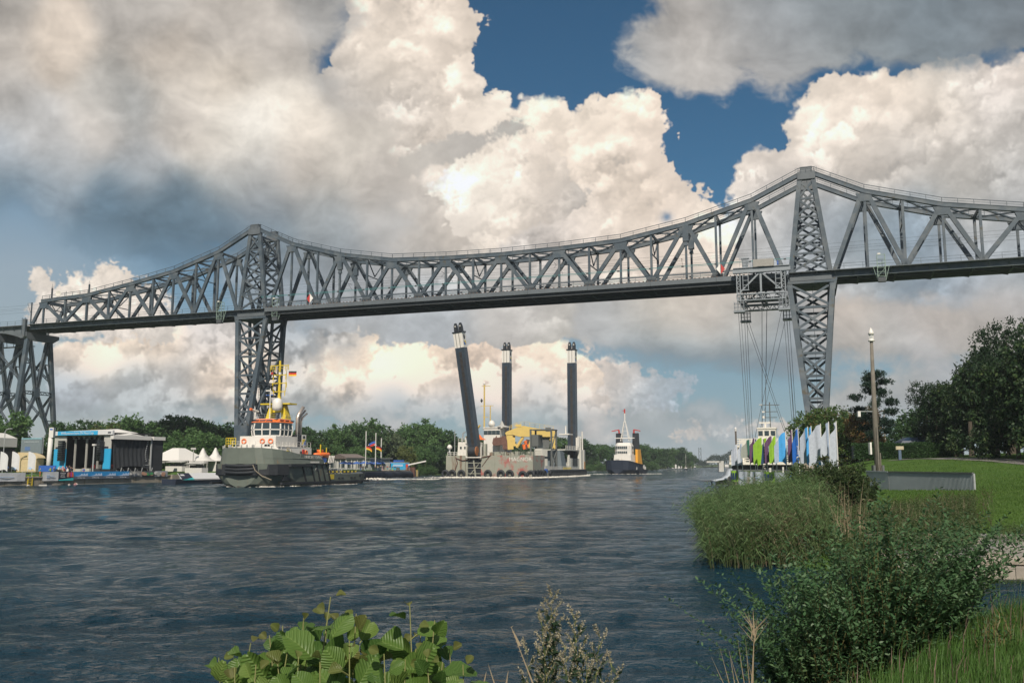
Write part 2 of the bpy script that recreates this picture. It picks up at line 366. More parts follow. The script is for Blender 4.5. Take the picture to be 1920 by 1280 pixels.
# ------------------------------------------------------------------ building helpers
def place(px, Y, z=0.0):
    """world x of something seen at px (1920 wide) standing at depth Y and height z"""
    return (px - 960.0) / FOCAL * (Y * math.cos(PITCH) + (z - EYE) * math.sin(PITCH))
def height(py, Y):
    v = (640.0 - py) / FOCAL
    c, s = math.cos(PITCH), math.sin(PITCH)
    return EYE + Y * (s + v * c) / (c - v * s)

MATS = {}
def principled(name):
    m = bpy.data.materials.new(name); m.use_nodes = True
    return m, m.node_tree, m.node_tree.nodes['Principled BSDF']

def mat(name, col, rough=0.6, var=0.12, scale=3.0, metal=0.0, rust=0.0, rustcol=(0.16, 0.07, 0.03), rscale=0.6, bump=0.0, bscale=20.0, streak=False, spec=0.5, rng_=True, subs=0.0, alt=None, altscale=0.5):
    """paint, metal, cloth ... : base colour broken by noise, optional rust or stain patches, fine relief"""
    if name in MATS: return MATS[name]
    m, t, b = principled(name)
    L = t.links
    tc = t.nodes.new('ShaderNodeTexCoord')
    vec = tc.outputs['Object']
    def noise(sc, det=4, rgh=0.6, v=None, stretch=None):
        n = t.nodes.new('ShaderNodeTexNoise'); n.inputs['Scale'].default_value = sc; n.inputs['Detail'].default_value = det; n.inputs['Roughness'].default_value = rgh
        if stretch:
            mp = t.nodes.new('ShaderNodeMapping'); mp.inputs['Scale'].default_value = stretch; L.new(vec, mp.inputs[0]); L.new(mp.outputs[0], n.inputs['Vector'])
        else:
            L.new(vec, n.inputs['Vector'])
        return n.outputs['Fac']
    def mix(f, a, bcol, bt='MIX'):
        n = t.nodes.new('ShaderNodeMix'); n.data_type = 'RGBA'; n.blend_type = bt
        for i, v in ((0, f), (6, a), (7, bcol)):
            if isinstance(v, (int, float)): n.inputs[i].default_value = v
            elif isinstance(v, tuple): n.inputs[i].default_value = (*v[:3], 1)
            else: L.new(v, n.inputs[i])
        return n.outputs[2]
    def ramp(f, a, bb, lo=0.0, hi=1.0):
        n = t.nodes.new('ShaderNodeMapRange'); n.inputs[1].default_value = a; n.inputs[2].default_value = bb; n.inputs[3].default_value = lo; n.inputs[4].default_value = hi; n.clamp = True
        L.new(f, n.inputs[0]); return n.outputs[0]
    nz = noise(scale, 5, 0.65)
    dk = tuple(c * (1 - var) for c in col); lt = tuple(min(1, c * (1 + var)) for c in col)
    c = mix(ramp(nz, 0.3, 0.7), dk, lt)
    if alt:
        c = mix(ramp(noise(altscale, 3, 0.5), 0.48, 0.6), c, alt)
    if rng_:
        oi = t.nodes.new('ShaderNodeObjectInfo')
        v = ramp(oi.outputs['Random'], 0, 1, 1 - var * 0.5, 1 + var * 0.5)
        h = t.nodes.new('ShaderNodeHueSaturation'); L.new(v, h.inputs['Value']); L.new(c, h.inputs['Color']); c = h.outputs[0]
    if rust > 0:
        st = (1, 1, 0.12) if streak else None
        f = noise(rscale, 6, 0.7, stretch=st)
        c = mix(ramp(f, 0.66 - 0.25 * rust, 0.74 - 0.2 * rust), c, rustcol)
    L.new(c, b.inputs['Base Color'])
    b.inputs['Roughness'].default_value = rough
    b.inputs['Metallic'].default_value = metal
    b.inputs['Specular IOR Level'].default_value = spec
    if bump > 0:
        bn = t.nodes.new('ShaderNodeBump'); bn.inputs['Strength'].default_value = bump; bn.inputs['Distance'].default_value = 0.05
        L.new(noise(bscale, 4, 0.6), bn.inputs['Height']); L.new(bn.outputs[0], b.inputs['Normal'])
    MATS[name] = m
    return m

def leafmat(name, cols, rough=0.5, trans=0.35, scale=0.35):
    """leaves: colour by clump, random per leaf, light passing through"""
    if name in MATS: return MATS[name]
    m, t, b = principled(name); L = t.links
    geo = t.nodes.new('ShaderNodeNewGeometry')
    tc = t.nodes.new('ShaderNodeTexCoord')
    n = t.nodes.new('ShaderNodeTexNoise'); n.inputs['Scale'].default_value = scale; n.inputs['Detail'].default_value = 3; L.new(tc.outputs['Object'], n.inputs['Vector'])
    mth = t.nodes.new('ShaderNodeMath'); mth.operation = 'MULTIPLY_ADD'; mth.inputs[1].default_value = 0.55; L.new(geo.outputs['Random Per Island'], mth.inputs[0])
    mp = t.nodes.new('ShaderNodeMapRange'); mp.inputs[1].default_value = 0.3; mp.inputs[2].default_value = 0.7; mp.inputs[4].default_value = 0.45; L.new(n.outputs['Fac'], mp.inputs[0]); L.new(mp.outputs[0], mth.inputs[2])
    r = t.nodes.new('ShaderNodeValToRGB'); e = r.color_ramp.elements
    for i, c in enumerate(cols):
        p = i / (len(cols) - 1)
        if i < 2: el = e[i]; el.position = p
        else: el = e.new(p)
        el.color = (*c, 1)
    e[0].position = 0.0
    pts = sorted(range(len(cols)))
    for i, c in enumerate(cols):
        pass
    L.new(mth.outputs[0], r.inputs[0])
    L.new(r.outputs[0], b.inputs['Base Color'])
    b.inputs['Roughness'].default_value = rough
    b.inputs['Specular IOR Level'].default_value = 0.25
    tr = t.nodes.new('ShaderNodeBsdfTranslucent')
    hs = t.nodes.new('ShaderNodeHueSaturation'); hs.inputs['Hue'].default_value = 0.485; hs.inputs['Value'].default_value = 1.3; L.new(r.outputs[0], hs.inputs['Color']); L.new(hs.outputs[0], tr.inputs[0])
    ms = t.nodes.new('ShaderNodeMixShader'); ms.inputs[0].default_value = trans
    out = t.nodes['Material Output']
    L.new(b.outputs[0], ms.inputs[1]); L.new(tr.outputs[0], ms.inputs[2]); L.new(ms.outputs[0], out.inputs[0])
    MATS[name] = m
    return m

class MB:
    """collects shapes, then links them as ONE mesh object"""
    def __init__(s): s.v = []; s.f = []; s.mi = []; s.ms = []; s.cur = 0; s.sm = []; s.smooth = False
    def m(s, material):
        if material not in s.ms: s.ms.append(material)
        s.cur = s.ms.index(material); return s
    shift = None
    def add(s, vs, fs):
        o = len(s.v)
        if MB.shift is not None: vs = [Vector(p) + MB.shift for p in vs]
        s.v += [tuple(p) for p in vs]
        for f in fs: s.f.append(tuple(i + o for i in f)); s.mi.append(s.cur); s.sm.append(s.smooth)
        return s
    def box(s, c, d, rz=0.0, rot=None, taper=1.0):
        x, y, z = d[0] / 2, d[1] / 2, d[2] / 2; t = taper
        P = [(-x, -y, -z), (x, -y, -z), (x, y, -z), (-x, y, -z), (-x * t, -y * t, z), (x * t, -y * t, z), (x * t, y * t, z), (-x * t, y * t, z)]
        M = rot.to_matrix() if rot is not None else Matrix.Rotation(rz, 3, 'Z')
        c = Vector(c)
        return s.add([M @ Vector(p) + c for p in P], [(0, 3, 2, 1), (4, 5, 6, 7), (0, 1, 5, 4), (1, 2, 6, 5), (2, 3, 7, 6), (3, 0, 4, 7)])
    def beam(s, p, q, w, h=None, up=(0, 0, 1), w2=None):
        """bar of rectangular section from p to q: w across, h along 'up'"""
        h = w if h is None else h
        p, q = Vector(p), Vector(q); d = (q - p).normalized(); u = Vector(up)
        if abs(d.dot(u)) > 0.98: u = Vector((0, 1, 0)) if abs(d.y) < 0.9 else Vector((1, 0, 0))
        a = d.cross(u).normalized(); b = a.cross(d)
        k = 1.0 if w2 is None else w2 / w
        P = [p + a * (w / 2 * i) + b * (h / 2 * j) for i, j in ((-1, -1), (1, -1), (1, 1), (-1, 1))] + [q + a * (w / 2 * i * k) + b * (h / 2 * j) for i, j in ((-1, -1), (1, -1), (1, 1), (-1, 1))]
        return s.add(P, [(0, 1, 2, 3), (7, 6, 5, 4), (0, 4, 5, 1), (1, 5, 6, 2), (2, 6, 7, 3), (3, 7, 4, 0)])
    def lattice(s, p, q, w, h, up=(0, 0, 1), bar=0.12, pitch=None):
        """lattice strut: four corner angles with zigzag lacing"""
        p, q = Vector(p), Vector(q); L = (q - p).length; d = (q - p) / L; u = Vector(up)
        if abs(d.dot(u)) > 0.98: u = Vector((0, 1, 0))
        a = d.cross(u).normalized(); b = a.cross(d)
        for i in (-1, 1):
            s.beam(p + a * w / 2 * i, q + a * w / 2 * i, bar, h, up=b)
        n = max(2, int(L / (pitch or w * 1.1)))
        for k in range(n):
            z0, z1 = p + d * (L * k / n), p + d * (L * (k + 1) / n); g = 1 if k % 2 else -1
            s.beam(z0 + a * w / 2 * g, z1 - a * w / 2 * g, bar * 0.7, bar * 0.5, up=b)
        return s
    def tube(s, pts, r, n=8, r2=None, cap=True):
        pts = [Vector(p) for p in pts]; k = len(pts); rs = []
        for i in range(k):
            t = i / (k - 1); rs.append(r if r2 is None else r + (r2 - r) * t)
        if isinstance(r, (list, tuple)): rs = r
        V = []; ref = None
        for i, p in enumerate(pts):
            d = (pts[min(i + 1, k - 1)] - pts[max(i - 1, 0)]).normalized()
            if ref is None: ref = Vector((0, 0, 1)) if abs(d.z) < 0.9 else Vector((1, 0, 0))
            a = d.cross(ref)
            if a.length < 1e-5: a = d.cross(Vector((0, 1, 0)))
            a.normalize(); b = a.cross(d)
            for j in range(n):
                th = 2 * math.pi * j / n
                V.append(p + a * (rs[i] * math.cos(th)) + b * (rs[i] * math.sin(th)))
        F = [(i * n + j, i * n + (j + 1) % n, (i + 1) * n + (j + 1) % n, (i + 1) * n + j) for i in range(k - 1) for j in range(n)]
        if cap: F += [tuple(range(n))[::-1], tuple(range((k - 1) * n, k * n))]
        return s.add(V, F)
    def lathe(s, prof, n=12, c=(0, 0, 0), axis=None):
        c = Vector(c); V = []; M = Matrix.Identity(3)
        if axis is not None: M = Vector((0, 0, 1)).rotation_difference(Vector(axis)).to_matrix()
        for r, z in prof:
            for j in range(n):
                th = 2 * math.pi * j / n; V.append(M @ Vector((r * math.cos(th), r * math.sin(th), z)) + c)
        F = [(i * n + j, i * n + (j + 1) % n, (i + 1) * n + (j + 1) % n, (i + 1) * n + j) for i in range(len(prof) - 1) for j in range(n)]
        F += [tuple(range(n))[::-1], tuple(range((len(prof) - 1) * n, len(prof) * n))]
        return s.add(V, F)
    def prism(s, poly, axis, a, b):
        """polygon (2D) pushed along an axis from a to b; the polygon lies in the two other axes"""
        def P(u, v, w): return {'x': (w, u, v), 'y': (u, w, v), 'z': (u, v, w)}[axis]
        n = len(poly)
        V = [P(u, v, a) for u, v in poly] + [P(u, v, b) for u, v in poly]
        F = [tuple(range(n)), tuple(range(2 * n - 1, n - 1, -1))] + [(i, i + n, (i + 1) % n + n, (i + 1) % n) for i in range(n)]
        return s.add(V, F)
    def loft(s, rings, close=True, capends=True):
        n = len(rings[0]); V = [p for r in rings for p in r]; F = []
        for i in range(len(rings) - 1):
            for j in range(n if close else n - 1):
                F.append((i * n + j, i * n + (j + 1) % n, (i + 1) * n + (j + 1) % n, (i + 1) * n + j))
        if capends: F += [tuple(range(n))[::-1], tuple(range((len(rings) - 1) * n, len(rings) * n))]
        return s.add(V, F)
    def torus(s, c, R_, r, axis=(0, 0, 1), n=14, k=7):
        M = Vector((0, 0, 1)).rotation_difference(Vector(axis)).to_matrix(); c = Vector(c); V = []
        for i in range(n):
            a = 2 * math.pi * i / n
            for j in range(k):
                b = 2 * math.pi * j / k
                V.append(M @ Vector(((R_ + r * math.cos(b)) * math.cos(a), (R_ + r * math.cos(b)) * math.sin(a), r * math.sin(b))) + c)
        return s.add(V, [(i * k + j, ((i + 1) % n) * k + j, ((i + 1) % n) * k + (j + 1) % k, i * k + (j + 1) % k) for i in range(n) for j in range(k)])
    def rail(s, pts, h=1.05, post=0.05, bar=0.04, step=2.0, bars=2):
        pts = [Vector(p) for p in pts]; up = Vector((0, 0, h))
        for p, q in zip(pts[:-1], pts[1:]):
            L = (q - p).length; n = max(1, round(L / step))
            for i in range(n + 1): 
                o = p + (q - p) * (i / n); s.beam(o, o + up, post)
            for b in range(bars): 
                k = (b + 1) / bars; s.beam(p + up * k, q + up * k, bar)
        return s
    def mesh(s, name):
        me = bpy.data.meshes.new(name); me.from_pydata(s.v, [], s.f)
        for mm in s.ms: me.materials.append(mm)
        if s.f:
            me.polygons.foreach_set('material_index', s.mi); me.polygons.foreach_set('use_smooth', s.sm)
        me.update(); return me
    def build(s, name, parent=None, material=None, bevel=0.0, recalc=True):
        if material is not None and not s.ms: s.ms = [material]
        me = s.mesh(name)
        if recalc:
            import bmesh
            bm = bmesh.new(); bm.from_mesh(me); bmesh.ops.recalc_face_normals(bm, faces=bm.faces); bm.to_mesh(me); bm.free()
        return link(name, me, parent)

def link(name, data, parent=None, loc=None):
    o = bpy.data.objects.new(name, data); COL.objects.link(o)
    if parent is not None: o.parent = parent
    if loc is not None: o.location = loc
    return o
def tag(o, label=None, cat=None, group=None, kind=None):
    if label: o['label'] = label
    if cat: o['category'] = cat
    if group: o['group'] = group
    if kind: o['kind'] = kind
    return o
def thing(name, label, cat, loc=(0, 0, 0), rz=0.0, group=None):
    o = link(name, None, None, loc); o.rotation_euler = (0, 0, rz); o.empty_display_size = 0.5
    return tag(o, label, cat, group)
def kids(o): return [c for c in KIDS.get(o.name, [])]
def copy_tree(o, parent=None, children=None):
    c = o.copy(); COL.objects.link(c); c.parent = parent
    for ch in list(o.children): copy_tree(ch, c)
    return c
def quickbox(name, parent, material, c, d, rz=0.0, **k): return MB().m(material).box(c, d, rz).build(name, parent, recalc=False)
def text(name, parent, s, material, size, loc, rot, depth=0.02, align='CENTER', xs=1.0):
    cu = bpy.data.curves.new(name, 'FONT'); cu.body = s; cu.size = size; cu.align_x = align; cu.align_y = 'CENTER'; cu.extrude = depth; cu.resolution_u = 2
    tmp = bpy.data.objects.new(name, cu); COL.objects.link(tmp)
    bpy.context.view_layer.update()
    me = bpy.data.meshes.new_from_object(tmp); bpy.data.objects.remove(tmp); bpy.data.curves.remove(cu)
    me.materials.clear(); me.materials.append(material); me.name = name
    o = link(name, me, parent, loc); o.rotation_euler = rot; o.scale = (xs, 1, 1)
    return o
# ------------------------------------------------------------------ the high railway bridge
steel = mat('bridge_steel', (0.060, 0.084, 0.108), rough=0.55, var=0.16, scale=0.5, rust=0.3, rustcol=(0.075, 0.068, 0.05), rscale=0.5, alt=(0.100, 0.120, 0.138), altscale=0.35)
steel2 = mat('bridge_plate', (0.110, 0.128, 0.145), rough=0.55, var=0.12, scale=0.4, rust=0.12, rustcol=(0.15, 0.10, 0.06), rscale=0.5)
steel_dark = mat('bridge_underside', (0.060, 0.068, 0.075), rough=0.7, var=0.2, scale=0.4)
tiewood = mat('rusty_ties', (0.11, 0.065, 0.04), rough=0.8, var=0.3, scale=2)
teal = mat('teal_conductor', (0.06, 0.20, 0.21), rough=0.5)
gantry_green = mat('gantry_green', (0.22, 0.30, 0.26), rough=0.6)
stone = mat('pier_masonry', (0.27, 0.23, 0.19), rough=0.9, var=0.25, scale=1.2, bump=0.4, bscale=6)

BA = R(-19.72)
bridge = thing('railway_bridge', 'long grey steel truss railway bridge on lattice towers spanning the canal', 'bridge', (-2.56, 211.65, 0), BA)
BW = 8.0
TOPN = [(-141.6, 51.3), (-125.7, 52.0), (-110.4, 54.2), (-95.8, 56.7), (-81.2, 61.0), (-58.2, 61.3), (-43.8, 57.3), (-29.0, 54.8), (-14.4, 54.15), (0, 53.9)]
TOPN = TOPN + [(-a, b) for a, b in TOPN[:9]][::-1]
CHORD = [(-142.5, 51.3)] + TOPN[1:5] + [(-71.4, 65.9), (-68.2, 65.9)] + TOPN[5:14] + [(68.2, 65.9), (71.4, 65.9)] + TOPN[14:18] + [(142.5, 51.3)]
BOTM = [-64.6, -50.4, -36, -21.6, -7.2, 7.2, 21.6, 36, 50.4, 64.6]
BOTL = [-145.6, -133.6, -117.8, -102.6, -88.4, -74.6]
ZD = 44.5
CX = [c[0] for c in CHORD]; CZ = [c[1] for c in CHORD]
def chz(x): return float(np.interp(x, CX, CZ))

def member(name, p, q, w, h, parent=None, up=(0, 1, 0), material=steel, lat=False, **k):
    m = MB().m(material)
    (m.lattice if lat else m.beam)(p, q, w, h, up, **k)
    return m.build(name, parent or bridge, recalc=False)

for ti, y in enumerate((0.0, BW)):
    # top chord with its handrail, one bent box member
    m = MB().m(steel)
    for (a, za), (b, zb) in zip(CHORD[:-1], CHORD[1:]):
        m.beam((a, y, za), (b, y, zb), 0.75, 1.0, (0, 0, 1))
        m.beam((a, y - 0.40, za - 0.42), (b, y - 0.40, zb - 0.42), 0.10, 0.12, (0, 0, 1))
        m.beam((a, y - 0.40, za + 0.42), (b, y - 0.40, zb + 0.42), 0.10, 0.12, (0, 0, 1))
    m.build('top_chord', bridge, recalc=False)
    m = MB().m(steel)
    for (a, za), (b, zb) in zip(CHORD[:-1], CHORD[1:]):
        L = b - a; n = max(1, round(L / 2.9))
        for k in range(n + 1):
            x = a + L * k / n; z = za + (zb - za) * k / n + 0.5
            m.beam((x, y, z), (x, y, z + 1.0), 0.09)
        m.beam((a, y, za + 1.5), (b, y, zb + 1.5), 0.12); m.beam((a, y, za + 1.0), (b, y, zb + 1.0), 0.06)
    m.build('handrail', bridge, recalc=False)
    # bottom chord
    for a, b in ((-146, -74), (-74, -65.5), (-65.5, 65.5), (65.5, 74), (74, 146)):
        member('bottom_chord', (a, y, 43.75), (b, y, 43.75), 0.7, 1.3, up=(0, 0, 1))
    # diagonals and posts
    mid = [t for t in TOPN if abs(t[0]) < 65]
    for i, (x, z) in enumerate(mid):
        for xb in (BOTM[i], BOTM[i + 1]):
            member('diagonal', (x + (0.9 if xb > x else -0.9), y, z - 1.3), (xb, y, ZD + 0.1), 0.86, 0.6)
        member('hanger', (x, y, z - 1.2), (x, y, ZD), 0.46, 0.42)
        MB().m(steel).prism([(x - 1.7, z - 0.4), (x + 1.7, z - 0.4), (x + 1.0, z - 2.2), (x - 1.0, z - 2.2)], 'y', y - 0.33, y + 0.33).build('gusset', bridge)
    for x in BOTM[1:-1]:
        member('post', (x, y, ZD), (x, y, chz(x) - 0.4), 0.48, 0.46)
        MB().m(steel2).prism([(x - 1.6, ZD - 0.1), (x + 1.6, ZD - 0.1), (x + 0.9, ZD + 1.2), (x - 0.9, ZD + 1.2)], 'y', y - 0.32, y + 0.32).build('gusset', bridge)
    for sg in (-1, 1):
        side = [(-141.6, 51.3), (-125.7, 52.0), (-110.4, 54.2), (-95.8, 56.7), (-81.2, 61.0)]
        for i, (x, z) in enumerate(side):
            for xb in (BOTL[i], BOTL[i + 1]):
                if sg * xb > 120 or sg * x > 128: continue
                member('diagonal', (sg * (x + (0.9 if xb > x else -0.9)), y, z - 1.3), (sg * xb, y, ZD + 0.1), 0.86, 0.6)
            if sg * x > 128: continue
            member('hanger', (sg * x, y, z - 1.2), (sg * x, y, ZD), 0.48, 0.46)
            MB().m(steel).prism([(sg * x - 1.7, z - 0.4), (sg * x + 1.7, z - 0.4), (sg * x + 1.0, z - 2.2), (sg * x - 1.0, z - 2.2)], 'y', y - 0.33, y + 0.33).build('gusset', bridge)
        for x in BOTL[1:-1]:
            if sg * x > 120: continue
            member('post', (sg * x, y, ZD), (sg * x, y, chz(sg * x) - 0.4), 0.52, 0.5)
# cross bracing between the two top chords
xs = sorted(set([t[0] for t in TOPN] + BOTM[1:-1] + BOTL[1:-1] + [-b for b in BOTL[1:-1]]))
xs = [x for x in xs if x < 118]
for i, x in enumerate(xs):
    z = chz(x)
    member('cross_strut', (x, 0.4, z - 0.1), (x, BW - 0.4, z - 0.1), 0.35, 0.5, up=(0, 0, 1), lat=True, bar=0.09, pitch=1.2)
    if i + 1 < len(xs) and not (x < -60 and xs[i + 1] > -60 and False):
        x2 = xs[i + 1]; z2 = chz(x2)
        if abs(x) < 68 < abs(x2) or abs(x2) < 68 < abs(x): continue
        member('lateral_brace', (x, 0.4, z - 0.1), (x2, BW - 0.4, z2 - 0.1), 0.30, 0.28, up=(0, 0, 1), lat=True, bar=0.08, pitch=1.0)
        member('lateral_brace', (x, BW - 0.4, z - 0.2), (x2, 0.4, z2 - 0.2), 0.30, 0.28, up=(0, 0, 1), lat=True, bar=0.08, pitch=1.0)
for x in (-117.8, -102.6, -88.4, -36, -7.2, 21.6, 36, 88.4):
    z = chz(x)
    member('sway_brace', (x, 0.3, z - 0.6), (x, BW / 2, z - 4.2), 0.2, 0.22)
    member('sway_brace', (x, BW - 0.3, z - 0.6), (x, BW / 2, z - 4.2), 0.2, 0.22)
    member('sway_brace', (x, 0.3, z - 4.6), (x, BW - 0.3, z - 4.6), 0.2, 0.22)
# hinge boxes of the suspended middle span
for sg in (-1, 1):
    for y in (0.0, BW):
        MB().m(steel).box((sg * 43.8, y - 0.05, 55.2), (1.3, 0.85, 3.6)).box((sg * 43.8, y, 53.0), (0.9, 0.7, 1.2), taper=0.7).build('hinge_box', bridge, recalc=False)
# end portal on the left
m = MB().m(steel)
m.beam((-141.6, 0.4, 50.8), (-141.6, BW - 0.4, 50.8), 0.4, 0.6, (0, 0, 1)); m.beam((-140.6, 0.4, 48.9), (-140.6, BW - 0.4, 48.9), 0.25)
for k in range(4):
    a = 0.6 + k * 1.7
    m.beam((-141.3, a, 50.6 if k % 2 else 48.9), (-141.3, a + 1.7, 48.9 if k % 2 else 50.6), 0.18)
m.build('end_portal', bridge, recalc=False)

# towers over the piers
for sg in (-1, 1):
    tw = link('tower', None, bridge, (sg * 69.8, 0, 0))
    NP = 5
    zz = np.linspace(ZD + 0.2, 64.6, NP + 1)
    def legx(z): return float(np.interp(z, [ZD, 65.2], [4.05, 1.35]))
    for y in (0.0, BW):
        for s2 in (-1, 1):
            member('leg', (s2 * 4.05, y, ZD - 0.4), (s2 * 1.35, y, 65.3), 0.95, 0.85, parent=tw)
        for k in range(NP):
            a, b = zz[k], zz[k + 1]
            member('brace', (-legx(a), y, a), (legx(b), y, b), 0.42, 0.36, parent=tw)
            member('brace', (legx(a), y + 0.02, a), (-legx(b), y + 0.02, b), 0.42, 0.36, parent=tw)
            if k: member('strut', (-legx(a), y, a), (legx(a), y, a), 0.40, 0.34, parent=tw)
        MB().m(steel2).box((0, y, 65.6), (3.6, 1.3, 1.7)).box((0, y, 66.9), (2.7, 1.1, 0.9), taper=0.82).box((0, y, 67.42), (2.5, 1.2, 0.16)).build('saddle', tw, recalc=False)
        MB().m(steel).rail([(-2.2, y - 0.8, 66.2), (2.2, y - 0.8, 66.2)], step=1.1).build('handrail', tw, recalc=False)
    for s2 in (-1, 1):
        for a, b in ((51.5, 56), (56, 60.5), (60.5, 64.3)):
            member('brace', (s2 * legx(a), 0.3, a), (s2 * legx(b), BW - 0.3, b), 0.4, 0.3, parent=tw, up=(1, 0, 0))
            member('brace', (s2 * legx(a), BW - 0.3, a), (s2 * legx(b), 0.3, b), 0.4, 0.3, parent=tw, up=(1, 0, 0))
            member('strut', (s2 * legx(b), 0.3, b), (s2 * legx(b), BW - 0.3, b), 0.26, 0.4, parent=tw, up=(0, 0, 1))
            if a == 51.5:
                member('strut', (s2 * legx(a), 0.3, a), (s2 * legx(a), BW - 0.3, a), 0.3, 0.6, parent=tw, up=(0, 0, 1))

# deck
MB().m(steel_dark).box((-0.5, BW / 2, 44.25), (291, BW - 0.75, 0.16)).build('deck_plate', bridge, recalc=False)
XB = np.arange(-144, 145, 7.2)
for x in XB:
    member('floor_beam', (x, 0.36, 43.55), (x, BW - 0.36, 43.55), 0.38, 1.2, up=(0, 0, 1), material=steel2)
for y in (1.9, 3.2, 4.8, 6.1):
    member('stringer', (-146, y, 43.35), (146, y, 43.35), 0.3, 1.0, up=(0, 0, 1), material=steel_dark)
for i in range(len(XB) - 1):
    member('wind_brace', (XB[i], 0.5, 42.84), (XB[i + 1], BW - 0.5, 42.84), 0.22, 0.16, up=(0, 0, 1), material=steel_dark)
for a, b in ((-146, -65.5), (65.5, 146)):      # side span walkways
    for y in (-0.95, BW + 0.95):
        m = MB().m(steel2).box(((a + b) / 2, y, 44.42), (b - a, 1.2, 0.14))
        for x in np.arange(a + 2, b, 3.6):
            m.beam((x, y * 0.2 if y < 0 else BW + 0.2, 43.3), (x, y - 0.5 if y < 0 else y + 0.5, 44.3), 0.12)
        m.build('walkway', bridge, recalc=False)
        MB().m(steel).rail([(a, y - 0.56 if y < 0 else y + 0.56, 44.5), (b, y - 0.56 if y < 0 else y + 0.56, 44.5)], h=1.15, post=0.07, bar=0.06, step=3.6).build('railing', bridge, recalc=False)
m = 0
for y in (-1.75, BW + 1.75):                     # main span: track girders of the transporter with pale fascia plates
    for i, x in enumerate(np.arange(-64.8, 60, 14.4)):
        MB().m(steel2).box((x + 7.2, y, 43.95), (14.34, 0.16, 0.95)).box((x + 7.2, y + (0.2 if y < 0 else -0.2), 44.46), (14.36, 0.5, 0.10)).box((x + 0.1, y + (-0.1 if y < 0 else 0.1), 43.95), (0.14, 0.08, 0.93)).build('fascia_plate', bridge, recalc=False)
    member('runway_girder', (-65, y + (0.75 if y < 0 else -0.75), 43.3), (65, y + (0.75 if y < 0 else -0.75), 43.3), 0.4, 1.2, up=(0, 0, 1), material=steel_dark)
    mm = MB().m(tiewood)
    for x in np.arange(-64.4, 64.5, 0.95): mm.box((x, y + (0.25 if y < 0 else -0.25), 44.58), (0.30, 0.62, 0.15))
    o = mm.build('rail_ties', bridge, recalc=False); o['kind'] = 'stuff'
    m2 = MB().m(teal).beam((-66, y, 47.5), (66, y, 47.5), 0.10, 0.13, (0, 0, 1)).beam((-66, y, 47.22), (66, y, 47.22), 0.05, 0.06, (0, 0, 1))
    m2.m(steel_dark)
    for x in np.arange(-64.8, 65, 7.2): m2.box((x, y, 47.4), (0.5, 0.2, 0.34))
    m2.build('conductor_rail', bridge, recalc=False)
    MB().m(steel).rail([(-65, y + (0.6 if y < 0 else -0.6), 44.5), (65, y + (0.6 if y < 0 else -0.6), 44.5)], h=1.5, post=0.06, bar=0.07, step=3.6).beam((-65, y + (0.5 if y < 0 else -0.5), 45.7), (65, y + (0.5 if y < 0 else -0.5), 45.7), 0.08, 0.30, (0, 0, 1)).build('railing', bridge, recalc=False)
# overhead line above the track
m = MB().m(steel_dark)
for y in (2.2, 5.8):
    for z in (49.6, 50.9): m.beam((-230, y, z), (146, y, z), 0.035)
for x in np.arange(-131, 140, 28.8):
    for y, s2 in ((0.4, 1), (7.6, -1)):
        m.beam((x, y, 51.0), (x, y + s2 * 1.9, 50.9), 0.06); m.beam((x, y, 49.7), (x, y + s2 * 1.9, 50.8), 0.05)
m.build('overhead_line', bridge, recalc=False)

